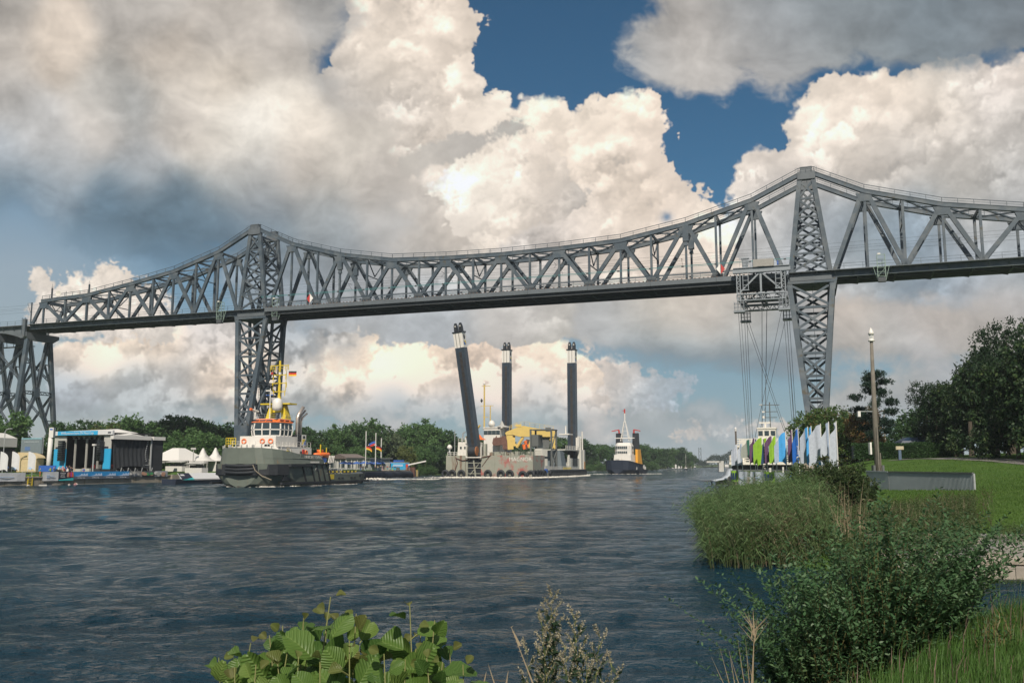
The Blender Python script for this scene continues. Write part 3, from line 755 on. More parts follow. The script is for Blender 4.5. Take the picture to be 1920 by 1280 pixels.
# piers below the deck: two inclined V frames, rocker feet on masonry
for sg in (-1, 1):
    pr = link('pier', None, bridge, (sg * 69.8, 0, 0))
    zt, zb = 42.3, 9.0
    def px_(z): return float(np.interp(z, [zb, zt], [1.15, 4.35]))
    for y0, out in ((0.0, -2.6), (BW, 2.6)):
        def yy(z): return y0 + out * (zt - z) / (zt - zb)
        for s2 in (-1, 1):
            member('leg', (s2 * px_(zb + 0.6), yy(zb + 0.6), zb + 0.6), (s2 * px_(zt), yy(zt), zt), 1.15, 1.15, parent=pr, w2=1.0)
            MB().m(steel).prism([(s2 * 4.4 - 0.9, 43.0), (s2 * 4.4 + 0.9, 43.0), (s2 * 4.3 + 0.5, 40.6), (s2 * 4.3 - 0.5, 40.6)], 'y', y0 - 0.48, y0 + 0.48).build('bearing', pr)
        zs = [42.0, 37.0, 32.1, 27.2, 22.4, 17.7, 13.2]
        for a, b in zip(zs[:-1], zs[1:]):
            member('brace', (-px_(a), yy(a) - 0.12, a), (px_(b), yy(b) - 0.12, b + 0.2), 0.48, 0.42, parent=pr)
            member('brace', (px_(a), yy(a) + 0.1, a), (-px_(b), yy(b) + 0.1, b + 0.2), 0.48, 0.42, parent=pr)
            member('strut', (-px_(b), yy(b), b), (px_(b), yy(b), b), 0.5, 0.5, parent=pr)
        MB().m(steel).prism([(-2.05, 14.2), (2.05, 14.2), (1.75, 9.9), (1.1, 9.0), (-1.1, 9.0), (-1.75, 9.9)], 'y', yy(9) - 0.5, yy(9) + 0.5).build('foot', pr)
        f = MB().m(stone).box((0, yy(8), 7.6), (4.6, 3.2, 2.4)); f.box((0, yy(8), 3.4), (6.0, 4.6, 6.0), taper=0.9); f.box((0, yy(8), 8.9), (1.2, 1.0, 0.25)); f.build('plinth', pr, recalc=False)
    for s2 in (-1, 1):
        c = BW / 2
        member('centre_post', (s2 * 3.6, c, 42.4), (s2 * 2.7, c, 25.2), 0.55, 0.7, parent=pr, up=(1, 0, 0))
        member('cross_beam', (s2 * 2.7, -1.2, 25.2), (s2 * 2.7, BW + 1.2, 25.2), 0.5, 0.8, parent=pr, lat=True, bar=0.2, up=(1, 0, 0))
        for y1, y2 in ((-2.3, c), (BW + 2.3, c)):
            member('brace', (s2 * 1.3, y1, 11.5), (s2 * 2.65, y2, 25.0), 0.6, 0.75, parent=pr, up=(1, 0, 0))
            member('brace', (s2 * 3.3, -0.5 if y1 < 0 else BW + 0.5, 33.5), (s2 * 2.7, y2, 25.4), 0.3, 0.36, parent=pr, up=(1, 0, 0), lat=True, bar=0.1)
            member('brace', (s2 * 4.0, 0.2 if y1 < 0 else BW - 0.2, 41.6), (s2 * 3.3, y2, 34.0), 0.3, 0.36, parent=pr, up=(1, 0, 0))
        member('strut', (s2 * 3.4, -0.6, 33.6), (s2 * 3.4, BW + 0.6, 33.6), 0.4, 0.4, parent=pr, lat=True, bar=0.12, up=(1, 0, 0))
    MB().m(steel).box((0, BW / 2, 42.35), (9.4, BW + 1.4, 0.5)).build('head_frame', pr, recalc=False)
    MB().m(steel2).box((0, -0.55, 43.3), (8.4, 0.3, 1.25)).build('end_girder', pr, recalc=False)
    m = MB().m(steel)
    for k in range(40): m.beam((0.2, BW / 2 - 0.3, 12 + k * 0.75), (0.2, BW / 2 + 0.3, 12 + k * 0.75), 0.05)
    m.beam((0.2, BW / 2 - 0.3, 11), (0.2, BW / 2 - 0.3, 42), 0.07); m.beam((0.2, BW / 2 + 0.3, 11), (0.2, BW / 2 + 0.3, 42), 0.07)
    m.build('ladder', pr, recalc=False)

# trestle and plate girder approach on the left
tr = link('trestle', None, bridge, (-147.0, 0, 0))
for xo in (0.0, -11.5):
    x0 = xo
    def yN(z): return np.interp(z, [2, 40.5], [-4.0, 0.0])
    def yF(z): return np.interp(z, [2, 40.5], [BW + 5.4, BW])
    yc, zc = BW / 2 + 0.3, 25.0
    member('leg', (x0, -4.0, 2), (x0, 0.0, 40.5), 1.0, 1.2, parent=tr, up=(1, 0, 0))
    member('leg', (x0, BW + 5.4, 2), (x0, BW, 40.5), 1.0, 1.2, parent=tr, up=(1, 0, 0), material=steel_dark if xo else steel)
    member('main_brace', (x0, 0.9, 40), (x0, yc, zc), 0.9, 0.8, parent=tr, up=(1, 0, 0), lat=True, bar=0.24, pitch=1.0)
    member('main_brace', (x0, BW - 0.9, 40), (x0, yc, zc), 0.9, 0.8, parent=tr, up=(1, 0, 0), lat=True, bar=0.24, pitch=1.0)
    member('main_brace', (x0, yc, zc), (x0, -3.0, 8), 0.9, 0.8, parent=tr, up=(1, 0, 0))
    member('main_brace', (x0, yc, zc), (x0, BW + 4.4, 8), 0.9, 0.8, parent=tr, up=(1, 0, 0), lat=True, bar=0.28, pitch=1.0)
    member('strut', (x0, float(yN(zc)), zc), (x0, float(yF(zc)), zc), 0.8, 0.7, parent=tr, up=(1, 0, 0), lat=True, bar=0.22)
    MB().m(steel).box((x0, yc, zc), (0.9, 2.0, 2.6)).build('gusset', tr, recalc=False)
    for z, t in ((33.5, 0.5), (17, 0.5)):
        for s2, fy in ((-1, yN), (1, yF)):
            yb = yc + (float(fy(z)) - yc) * 0.5
            member('strut', (x0, float(fy(z)), z), (x0, yb + 0.2 * s2, z), 0.3, 0.3, parent=tr, up=(1, 0, 0))
            member('sub_brace', (x0, yb, z), (x0, float(fy(zc)), zc), 0.45, 0.4, parent=tr, up=(1, 0, 0), lat=True, bar=0.12, pitch=0.8)
    for y in (-4.0, BW + 5.4): MB().m(stone).box((x0, y, 1.6), (3.2, 3.2, 2.4), taper=0.85).build('plinth', tr, recalc=False)
    MB().m(steel2).prism([(-1.0, 42.4), (BW + 2.8, 42.4), (BW + 2.8, 41.4), (BW + 0.8, 40.2), (-0.2, 40.2), (-1.0, 41.2)], 'x', x0 - 0.6, x0 + 0.6).build('cross_head', tr)
for z0, z1 in ((38, 28), (25, 14), (14, 4)):
    for y in (0, 1):
        fy = yN if y == 0 else yF
        member('brace', (0, float(fy(z0)), z0), (-11.5, float(fy(z1)), z1), 0.5, 0.4, parent=tr, up=(0, 1, 0), lat=True, bar=0.13, pitch=0.9)
        member('brace', (-11.5, float(fy(z0)), z0), (0, float(fy(z1)), z1), 0.5, 0.4, parent=tr, up=(0, 1, 0), lat=True, bar=0.13, pitch=0.9)
MB().m(steel2).box((-147.4, -0.9, 43.6), (0.9, 0.9, 5.2)).m(steel).beam((-146.7, -1.5, 41.5), (-146.7, -1.5, 46.5), 0.1).beam((-147.9, -1.5, 41.5), (-147.9, -1.5, 46.5), 0.1).build('end_post', bridge, recalc=False)
m = MB().m(steel2)
for y in (0.0, BW):
    P = [(-147.6, 44.3), (-147.6, 41.0), (-149.5, 40.8)] + [(-150.5 - 8 * t, 41.2 + 1.4 * math.sin(t * math.pi / 2)) for t in np.linspace(0, 1, 6)] + [(-240, 42.6), (-240, 44.3)]
    m.prism(P, 'y', y - 0.15, y + 0.15)
m.m(steel_dark).box((-194, BW / 2, 44.3), (92, BW + 2.2, 0.3)).box((-194, BW / 2, 38.9), (90, 1.4, 0.2))
m.m(steel)
for x in np.arange(-152, -235, -4.0):
    m.beam((x, -1.1, 44.2), (x - 0.2, 0, 42.8), 0.16); m.beam((x, 0.3, 43.8), (x - 2.6, 3.4, 39.0), 0.16); m.beam((x, 3.4, 39), (x, 3.4, 42), 0.12)
m.build('approach_girder', bridge)
MB().m(steel).rail([(-240, -1.1, 44.45), (-148, -1.1, 44.45)], h=1.2, post=0.07, bar=0.06, step=3.0).build('railing', bridge, recalc=False)
m = MB().m(steel)
for x in (-146.5, -168):
    m.beam((x, 0.2, 44.4), (x, 0.2, 51.2), 0.28); m.beam((x, 0.2, 51.0), (x - 3.6, 2.0, 51.4), 0.08); m.beam((x, 0.2, 47.6), (x - 3.6, 2.0, 51.4), 0.08)
m.build('catenary_mast', bridge, recalc=False)

# aerials on the left end of the top chord
ae = MB().m(steel)
for x, h in ((-138.9, 4.2), (-125.2, 3.6)):
    z = chz(x) + 0.5
    ae.lattice((x, 0, z), (x, 0, z + h * 0.72), 0.32, 0.3, (0, 1, 0), bar=0.06).beam((x, 0, z + h * 0.7), (x, 0, z + h), 0.05)
    for k in range(3): ae.beam((x - 0.5, 0, z + h * (0.4 + 0.2 * k)), (x + 0.5, 0, z + h * (0.4 + 0.2 * k)), 0.04)
ae.build('aerial', bridge, recalc=False)
dsh = MB().m(mat('white_dish', (0.62, 0.60, 0.56))); dsh.lathe([(0.05, 0), (0.55, 0.06), (0.9, 0.22), (0.85, 0.25), (0.05, 0.1)], 14, (-136.2, -0.2, chz(-136) + 1.5), (0.2, -1, 0.1)); dsh.m(steel).beam((-136.2, 0, chz(-136) + 0.4), (-136.2, 0, chz(-136) + 1.5), 0.1).beam((-133.6, 0, chz(-133) + 0.4), (-133.6, 0, chz(-133) + 2.0), 0.1)
dsh.build('dish_aerial', bridge, recalc=False)

# navigation diamonds
redp, whtp = mat('sign_red', (0.45, 0.035, 0.03), var=0.05), mat('sign_white', (0.75, 0.73, 0.70), var=0.05)
def diamond(x, y, z, s, turn, lab):
    t = thing('channel_sign', lab, 'sign', tuple(bridge.matrix_basis @ Vector((x, y, z))) if False else tuple(Vector((-2.56, 211.65, 0)) + Matrix.Rotation(BA, 3, 'Z') @ Vector((x, y, z))), BA + turn)
    MB().m(redp).prism([(-s, 0), (0, -s * 1.25), (0, s * 1.25)], 'y', -0.04, 0.04).build('red_half', t)
    MB().m(whtp).prism([(0.004, s * 1.25), (0.004, -s * 1.25), (s, 0)], 'y', -0.04, 0.04).build('white_half', t)
    MB().m(steel).beam((0, 0.1, -s * 1.5), (0, 0.1, s * 1.2), 0.1).build('bracket', t)
diamond(-51.2, -1.95, 46.1, 0.95, 0.0, 'red and white diamond sign on the bridge rail just right of the left tower')
diamond(51.4, -1.95, 46.2, 0.95, R(200), 'red and white diamond sign on the bridge beside the hanging carriage')

# inspection cages hanging on the walkway
def cage(x, y, lab, flip=1):
    t = thing('inspection_cage', lab, 'inspection cage', tuple(Vector((-2.56, 211.65, 0)) + Matrix.Rotation(BA, 3, 'Z') @ Vector((x, y, 42.0))), BA, 'inspection cages on the bridge')
    m = MB().m(gantry_green)
    for a in (-0.75, 0.75):
        for b in (-0.5, 0.5): m.beam((a, b, 0.0), (a, b, 4.7), 0.10)
    for z in np.arange(0.2, 4.8, 0.9):
        for b in (-0.5, 0.5): m.beam((-0.75, b, z), (0.75, b, z), 0.07)
        for a in (-0.75, 0.75): m.beam((a, -0.5, z), (a, 0.5, z), 0.07)
    for z in (0.2, 2.0): m.beam((-0.75, -0.5, z), (0.75, -0.5, z + 1.7), 0.07)
    m.build('frame', t, recalc=False)
    MB().m(steel_dark).box((0, 0, -0.5), (1.45, 1.0, 0.9), taper=1.05).build('basket', t, recalc=False)
    for s2 in (-1, 1): MB().m(gantry_green).beam((s2 * 1.5, 0.4, 2.3), (s2 * 0.75, 0.2, -0.6), 0.09).beam((s2 * 1.6, 0.4, 2.35), (s2 * 0.6, 0.3, 2.35), 0.12).build('arm', t, recalc=False)
    MB().m(mat('lamp_white', (0.7, 0.68, 0.62))).box((-0.35, -0.4, 4.85), (0.55, 0.3, 0.28)).build('lamp', t, recalc=False)
cage(83.6, -2.3, 'green inspection cage on the walkway right of the right tower')
cage(-78.2, -2.3, 'green inspection cage on the walkway left of the left tower')
cage(-61.8, -1.2, 'green inspection cage under the deck right of the left tower')
# ------------------------------------------------------------------ canal water and banks
def polyline_dist(P, X, Y, closed=False):
    d = np.full(X.shape, 1e9)
    n = len(P)
    for i in range(n if closed else n - 1):
        ax, ay = P[i]; bx, by = P[(i + 1) % n]; ex, ey = bx - ax, by - ay
        t = np.clip(((X - ax) * ex + (Y - ay) * ey) / (ex * ex + ey * ey), 0, 1)
        d = np.minimum(d, np.hypot(X - ax - t * ex, Y - ay - t * ey))
    return d
def inside_poly(P, X, Y):
    ins = np.zeros(X.shape, bool); n = len(P)
    for i in range(n):
        ax, ay = P[i]; bx, by = P[(i + 1) % n]
        if ay != by: ins ^= ((ay > Y) != (by > Y)) & (X < (bx - ax) * (Y - ay) / (by - ay) + ax)
    return ins
# shore lines, walking away from the camera
RSH = [(-60, -60), (-22, -20), (-7.5, -1), (-3.2, 5.6), (0.5, 9.0), (2.6, 12.0), (4.2, 14.6), (6.5, 16.4), (10.0, 17.6), (14, 18.2), (22, 19.5), (36, 22), (36, 30.5), (34, 30.9), (14.2, 35.3), (13.0, 36.8), (11.6, 39.5), (9.8, 43.5), (10.2, 49), (16, 75), (30, 130), (48, 200), (62, 238), (112, 430), (178, 700), (258, 1050), (300, 1250)]
LSH = [(300, 1420), (238, 1200), (140, 900), (66, 680), (-8, 470), (-28, 385), (-41, 316), (-60, 236), (-83, 224), (-101, 178), (-124, 120), (-160, 30), (-200, -60)]
def on_right(X, Y):
    return inside_poly(RSH + [(3000, 1250), (3000, -60)], X, Y)
def on_left(X, Y):
    return inside_poly(LSH + [(-3000, -60), (-3000, 1420)], X, Y)
def vnoise(X, Y, s, seed=0.0):
    return perlin(np.asarray(X, np.float32) / s + seed, np.asarray(Y, np.float32) / s + seed * 1.7)
def ground_right(X, Y):
    d = polyline_dist(RSH, X, Y); ins = on_right(X, Y)
    near = sstep(26, 20, Y)                       # the bank the camera stands on
    z_near = np.interp(d, [0, 0.8, 2.5, 4.5, 8, 16, 40], [-0.1, 0.9, 1.95, 2.5, 2.75, 2.95, 3.4])
    z_far = np.interp(d, [0, 1.5, 5, 12, 24, 40, 70, 120], [-0.05, 0.5, 0.95, 1.75, 3.0, 3.9, 5.0, 6.5])
    z_far = z_far + 2.0 * sstep(80, 122, Y + 0.15 * (X - 40)) * sstep(9, 22, d)
    z = z_near * near + z_far * (1 - near)
    z = z + 0.10 * vnoise(X, Y, 4.0, 1.0) * np.clip(d / 4, 0, 1) + 0.3 * vnoise(X, Y, 30.0, 5.0) * np.clip(d / 30, 0, 1)
    return np.where(ins, z, -np.minimum(1.2, 0.25 + d * 0.5))
def ground_left(X, Y):
    d = polyline_dist(LSH, X, Y); ins = on_left(X, Y)
    quay = sstep(330, 312, Y)
    z = np.interp(d, [0, 2, 8, 20, 60, 200], [0.0, 0.7, 1.1, 1.6, 2.4, 5.0]) * (1 - quay) + np.interp(d, [0, 1, 5, 12, 60, 200], [1.75, 1.8, 2.4, 2.6, 3.0, 5.0]) * quay
    return np.where(ins, z, -1.2)
def GZ(x, y):
    X = np.array([float(x)]); Y = np.array([float(y)])
    return float(ground_right(X, Y)[0]) if on_right(X, Y)[0] else float(ground_left(X, Y)[0])

def sheet(name, xs_, ys_, fz, mats, keep=None, whole=False):
    X, Y = np.meshgrid(xs_, ys_)
    Z = fz(X, Y)
    H, W = X.shape
    v = np.stack([X, Y, Z], -1).reshape(-1, 3)
    idx = np.arange(H * W).reshape(H, W)
    f = np.stack([idx[:-1, :-1], idx[:-1, 1:], idx[1:, 1:], idx[1:, :-1]], -1).reshape(-1, 4)
    if keep is not None:
        kk = keep(X, Y, Z); kq = ((kk[:-1, :-1] & kk[:-1, 1:] & kk[1:, 1:] & kk[1:, :-1]) if whole else (kk[:-1, :-1] | kk[:-1, 1:] | kk[1:, 1:] | kk[1:, :-1])).reshape(-1); f = f[kq]
    me = bpy.data.meshes.new(name)
    me.vertices.add(len(v)); me.vertices.foreach_set('co', v.ravel())
    me.loops.add(f.size); me.loops.foreach_set('vertex_index', f.ravel().astype(np.int32))
    me.polygons.add(len(f)); me.polygons.foreach_set('loop_start', np.arange(0, f.size, 4, dtype=np.int32)); me.polygons.foreach_set('use_smooth', np.ones(len(f), bool))
    for mm in mats: me.materials.append(mm)
    me.update(); me.validate()
    o = link(name, me)
    return o

def grassground(name, a, b, c, sc=0.35):
    m, t, bs = principled(name); L = t.links
    tc = t.nodes.new('ShaderNodeTexCoord')
    def nz(s, det=6):
        n = t.nodes.new('ShaderNodeTexNoise'); n.inputs['Scale'].default_value = s; n.inputs['Detail'].default_value = det; n.inputs['Roughness'].default_value = 0.7; L.new(tc.outputs['Object'], n.inputs['Vector']); return n.outputs['Fac']
    def mixc(f, x, y):
        n = t.nodes.new('ShaderNodeMix'); n.data_type = 'RGBA'; L.new(f, n.inputs[0])
        for i, v in ((6, x), (7, y)):
            if isinstance(v, tuple): n.inputs[i].default_value = (*v, 1)
            else: L.new(v, n.inputs[i])
        return n.outputs[2]
    def rmp(f, lo, hi):
        n = t.nodes.new('ShaderNodeMapRange'); n.inputs[1].default_value = lo; n.inputs[2].default_value = hi; L.new(f, n.inputs[0]); return n.outputs[0]
    col = mixc(rmp(nz(sc), 0.35, 0.65), a, b)
    col = mixc(rmp(nz(sc * 14, 4), 0.42, 0.66), col, c)
    L.new(col, bs.inputs['Base Color']); bs.inputs['Roughness'].default_value = 0.9; bs.inputs['Specular IOR Level'].default_value = 0.1
    bn = t.nodes.new('ShaderNodeBump'); bn.inputs['Strength'].default_value = 0.9; bn.inputs['Distance'].default_value = 0.25; L.new(nz(3.0, 8), bn.inputs['Height']); L.new(bn.outputs[0], bs.inputs['Normal'])
    MATS[name] = m
    return m
lawn = grassground('lawn', (0.060, 0.130, 0.024), (0.095, 0.165, 0.036), (0.050, 0.10, 0.02), 0.25)
wild = grassground('rough_grass', (0.05, 0.075, 0.02), (0.035, 0.06, 0.018), (0.08, 0.08, 0.035), 0.3)
farg = grassground('far_meadow', (0.06, 0.10, 0.03), (0.045, 0.08, 0.025), (0.075, 0.10, 0.035), 0.05)

o = sheet('near_bank', np.concatenate([np.arange(-30, 12, 0.6), np.arange(12, 34, 0.9)]), np.concatenate([np.arange(-12, 24, 0.5)]), ground_right, [wild], keep=lambda X, Y, Z: on_right(X, Y) | (Z > -0.6))
tag(o, kind='structure')
def far_right(X, Y): return ground_right(X, Y)
o = sheet('lawn_bank', np.concatenate([np.arange(6, 60, 1.2), np.arange(60, 130, 4), np.arange(130, 420, 16)]), np.concatenate([np.arange(23.5, 90, 1.2), np.arange(90, 260, 5)]), far_right, [lawn], keep=lambda X, Y, Z: on_right(X, Y) | (Z > -0.6))
tag(o, kind='structure')
o = sheet('far_right_bank', np.arange(40, 2600, 20.0), np.arange(256, 1300, 20.0), far_right, [farg], keep=lambda X, Y, Z: on_right(X, Y) | (Z > -0.6))
tag(o, kind='structure')
o = sheet('festival_ground', np.concatenate([np.arange(-330, -130, 4.0), np.arange(-130, -30, 0.8)]), np.concatenate([np.arange(20, 150, 4.0), np.arange(150, 330, 0.8)]), ground_left, [lawn], keep=lambda X, Y, Z: on_left(X, Y) & (polyline_dist(LSH, X, Y) > 0.3), whole=True)
tag(o, kind='structure')
o = sheet('far_left_bank', np.arange(-2600, 320, 10.0), np.arange(318, 1400, 10.0), ground_left, [farg], keep=lambda X, Y, Z: on_left(X, Y) | (Z > -0.6))
tag(o, kind='structure')
o = sheet('terrain', np.linspace(-9000, 9000, 40), np.linspace(1395, 9000, 20), lambda X, Y: np.full(X.shape, 1.2) + (Y > 2000) * 4, [farg])
tag(o, kind='structure')

# water: a sheet of real waves, finer near the viewer
def watermat():
    m, t, b = principled('canal_water'); L = t.links
    b.inputs['Base Color'].default_value = (0.006, 0.030, 0.050, 1); b.inputs['IOR'].default_value = 1.33; b.inputs['Roughness'].default_value = 0.08; b.inputs['Specular IOR Level'].default_value = 0.09; b.inputs['Specular Tint'].default_value = (0.78, 0.93, 1.0, 1)
    geo = t.nodes.new('ShaderNodeNewGeometry')
    def nz(sx, sy, sc, det=3, rg=0.6, rot=0.0):
        mp = t.nodes.new('ShaderNodeMapping'); mp.inputs['Scale'].default_value = (sx, sy, 1); mp.inputs['Rotation'].default_value = (0, 0, rot); L.new(geo.outputs['Position'], mp.inputs[0])
        n = t.nodes.new('ShaderNodeTexNoise'); n.inputs['Scale'].default_value = sc; n.inputs['Detail'].default_value = det; n.inputs['Roughness'].default_value = rg; L.new(mp.outputs[0], n.inputs['Vector']); return n.outputs['Fac']
    gust = t.nodes.new('ShaderNodeMapRange'); gust.inputs[1].default_value = 0.36; gust.inputs[2].default_value = 0.62; gust.inputs[3].default_value = 0.35; gust.inputs[4].default_value = 1.0; L.new(nz(0.6, 1.0, 0.045, 3, 0.6, 0.4), gust.inputs[0])
    def bump(h, st, dist, nrm=None):
        n = t.nodes.new('ShaderNodeBump'); L.new(gust.outputs[0], n.inputs['Strength']); n.inputs['Distance'].default_value = dist; L.new(h, n.inputs['Height'])
        if nrm is not None: L.new(nrm, n.inputs['Normal'])
        return n.outputs[0]
    n1 = bump(nz(0.8, 1.0, 1.9, 4, 0.65, 0.25), 1.0, 0.8)
    n2 = bump(nz(0.7, 1.0, 5.0, 4, 0.62, -0.3), 1.0, 0.3, n1)
    n3 = bump(nz(0.10, 0.17, 1.0, 3, 0.6, 0.5), 1.0, 1.0, n2)
    L.new(n3, b.inputs['Normal'])
    return m
wmat = watermat()
WAVES = []
for k in range(34):
    lam = 0.55 * (1.17 ** k) if k < 22 else nrs.uniform(1.2, 9)
    th = nrs.normal(0.15, 0.55) + (math.pi / 2)
    WAVES.append((2 * math.pi / lam, th, nrs.uniform(0, 6.28), 0.0125 * lam ** 0.85 * nrs.uniform(0.5, 1.0), lam))
def wave_h(X, Y, cell):
    Z = np.zeros(X.shape)
    gust = 0.75 + 0.5 * vnoise(X, Y, 22.0, 3.0)
    for k, th, ph, a, lam in WAVES:
        fade = np.clip((lam / (cell * 2.6)) - 0.6, 0, 1)
        q = k * (X * math.cos(th) + Y * math.sin(th)) + ph + 1.1 * vnoise(X, Y, 7.0 * max(lam, 0.7), k)
        s_ = np.sin(q)
        Z += a * fade * (s_ + 0.25 * np.cos(2 * q)) * (0.6 + 0.8 * vnoise(X, Y, 5.0 * max(lam, 0.8), k + 9))
    return Z * gust
ths = np.linspace(R(-62), R(62), 760)
rs = [3.0]
while rs[-1] < 260: rs.append(rs[-1] * 1.0068)
while rs[-1] < 2200: rs.append(rs[-1] * 1.02)
rs = np.array(rs)
TH, RR = np.meshgrid(ths, rs)
WX, WY = RR * np.sin(TH), RR * np.cos(TH)
cell = np.maximum(RR * (ths[1] - ths[0]), RR * 0.0068)
WZ = wave_h(WX, WY, cell)
# calmer behind the reeds and close to the shore
WZ *= np.clip(polyline_dist(RSH, WX, WY) / 6.0 + 0.25, 0.25, 1.0)
Hh, Ww = WX.shape
v = np.stack([WX, WY, WZ], -1).reshape(-1, 3)
idx = np.arange(Hh * Ww).reshape(Hh, Ww)
f = np.stack([idx[:-1, :-1], idx[1:, :-1], idx[1:, 1:], idx[:-1, 1:]], -1).reshape(-1, 4)
lr = on_right(WX, WY) & (polyline_dist(RSH, WX, WY) > 3); ll = on_left(WX, WY) & (polyline_dist(LSH, WX, WY) > 6)
land = (lr | ll)
kq = ~(land[:-1, :-1] & land[1:, :-1] & land[1:, 1:] & land[:-1, 1:]).reshape(-1)
f = f[kq]
me = bpy.data.meshes.new('water'); me.vertices.add(len(v)); me.vertices.foreach_set('co', v.ravel())
me.loops.add(f.size); me.loops.foreach_set('vertex_index', f.ravel().astype(np.int32))
me.polygons.add(len(f)); me.polygons.foreach_set('loop_start', np.arange(0, f.size, 4, dtype=np.int32)); me.polygons.foreach_set('use_smooth', np.ones(len(f), bool))
me.materials.append(wmat); me.update(); me.validate()
water = tag(link('water', me), kind='structure')
# open water to the sides and behind the viewer
MB().m(wmat).box((-260, -150, -0.35), (520, 360, 0.1)).build('water', recalc=False)['kind'] = 'structure'
# ------------------------------------------------------------------ vessels
hullgrey = mat('hull_grey_green', (0.130, 0.152, 0.130), rough=0.5, var=0.12, scale=0.5, rust=0.28, rustcol=(0.22, 0.13, 0.06), rscale=1.1, streak=True)
rubber = mat('fender_rubber', (0.018, 0.022, 0.028), rough=0.7, var=0.3, scale=2)
bootred = mat('boot_red', (0.20, 0.055, 0.04), rough=0.6)
white = mat('ship_white', (0.70, 0.68, 0.64), rough=0.4, var=0.05, scale=0.8, rust=0.12, rustcol=(0.42, 0.30, 0.2), rscale=1.2, streak=True)
orange = mat('signal_orange', (0.80, 0.17, 0.035), rough=0.5)
yellow = mat('mast_yellow', (0.66, 0.50, 0.03), rough=0.45, var=0.08)
glass = mat('dark_glass', (0.03, 0.05, 0.06), rough=0.08, var=0.2, spec=0.8)
black = mat('funnel_black', (0.015, 0.018, 0.024), rough=0.45)
blue = mat('paint_blue', (0.03, 0.11, 0.42), rough=0.5)
dgrey = mat('deck_grey', (0.10, 0.11, 0.11), rough=0.7)
lgrey = mat('light_grey', (0.42, 0.42, 0.40), rough=0.6)
galv = mat('galvanised', (0.34, 0.36, 0.37), rough=0.5)
red = mat('paint_red', (0.50, 0.04, 0.03), rough=0.5)
foamm = mat('foam', (0.62, 0.60, 0.55), rough=0.9, var=0.1)
ropem = mat('rope', (0.30, 0.26, 0.20), rough=0.9)
gflag = [mat('flag_black', (0.02, 0.02, 0.02)), mat('flag_red', (0.55, 0.03, 0.02)), mat('flag_gold', (0.75, 0.45, 0.03))]
def wavy(parent, name, stripes, o, w, h, dirx=(1, 0, 0), vertical=False, amp=0.12, n=9, sag=0.0, taper=None):
    """a flag in the wind: stripes = list of materials, top to bottom (or hoist to fly)"""
    m = MB(); m.smooth = True
    dx = Vector(dirx).normalized(); side = dx.cross(Vector((0, 0, 1)))
    k = len(stripes)
    for s_, sm_ in enumerate(stripes):
        m.m(sm_); V = []
        for i in range(n + 1):
            for j in (0, 1, 2):
                if vertical: u = (s_ + i / n) / k; v_ = j / 2
                else: u = i / n; v_ = (s_ + j / 2) / k
                hh = h if taper is None else h * taper(u)
                p = Vector(o) + dx * (w * u) + Vector((0, 0, -v_ * hh - sag * u * u)) + side * (amp * math.sin(u * 7 + v_ * 1.5) * (0.25 + u))
                V.append(p)
        F = [(i * 3 + j, (i + 1) * 3 + j, (i + 1) * 3 + j + 1, i * 3 + j + 1) for i in range(n) for j in range(2)]
        m.add(V, F)
    return m.build(name, parent, recalc=False)

def ring(x, hb_t, zt, hb_b, zb):
    return [(x, -hb_t, zt), (x, -hb_b, zb), (x, hb_b, zb), (x, hb_t, zt)]
def wheelring(c, hw, hl, z, ch):
    x, y = c
    return [(x + hl, y - hw + ch, z), (x + hl, y + hw - ch, z), (x + hl - ch, y + hw, z), (x - hl + ch, y + hw, z), (x - hl, y + hw - ch, z), (x - hl, y - hw + ch, z), (x - hl + ch, y - hw, z), (x + hl - ch, y - hw, z)]

# ---- the grey tug with the yellow mast
TUG = thing('tugboat', 'grey green tug with yellow mast and orange rimmed wheelhouse in front of the left pier', 'tugboat', (-45.2, 191.0, 0.0), R(-107.8))
TUG.scale = (1.07, 1.09, 1.0)
secs = [(-17.4, 6.2, 5.6), (-14, 6.9, 6.6), (-4, 7.0, 6.9), (4, 7.05, 6.9), (10, 7.0, 6.5), (14, 6.7, 5.2), (16.4, 5.9, 3.2), (17.6, 4.9, 1.6), (18.2, 3.4, 0.5)]
h = MB().m(hullgrey)
h.loft([[(x, -a, 2.3), (x, -a * 0.5 - b * 0.5, 0.6), (x, -b, -0.1), (x, -b * 0.6, -1.4), (x, b * 0.6, -1.4), (x, b, -0.1), (x, a * 0.5 + b * 0.5, 0.6), (x, a, 2.3)] for x, a, b in secs])
up = [s_ for s_ in secs if s_[0] >= 4]
rings = [[(0.6, -7.03, 2.3), (0.6, 7.03, 2.3), (-0.6, 7.0, 4.4), (-0.6, -7.0, 4.4)]]
rings += [[(x, -a, 2.3), (x, a, 2.3), (x + 0.25 * max(0, x - 12) / 6, a + 0.06, 4.4), (x + 0.25 * max(0, x - 12) / 6, -a - 0.06, 4.4)] for x, a, b in up]
h.loft(rings)
h.build('hull', TUG)
b = MB().m(bootred)
b.loft([[(x, -bb - 0.03, -0.15), (x, -bb - 0.05 - 0.02, 0.28), (x, bb + 0.07, 0.28), (x, bb + 0.03, -0.15)] for x, a, bb in secs]); b.build('boot_stripe', TUG)
bw = MB().m(hullgrey)
bul = [(6.0, 6.3, 5.6), (9, 6.35, 6.2), (12, 6.2, 6.7), (14.5, 5.8, 7.0), (16.4, 5.0, 7.25), (17.7, 3.8, 7.4), (18.2, 2.6, 7.4)]
for s2 in (-1, 1):
    bw.loft([[(x, s2 * (a + 0.45), 4.4), (x, s2 * a, zt), (x, s2 * (a - 0.16), zt), (x, s2 * (a + 0.25), 4.4)] for x, a, zt in bul])
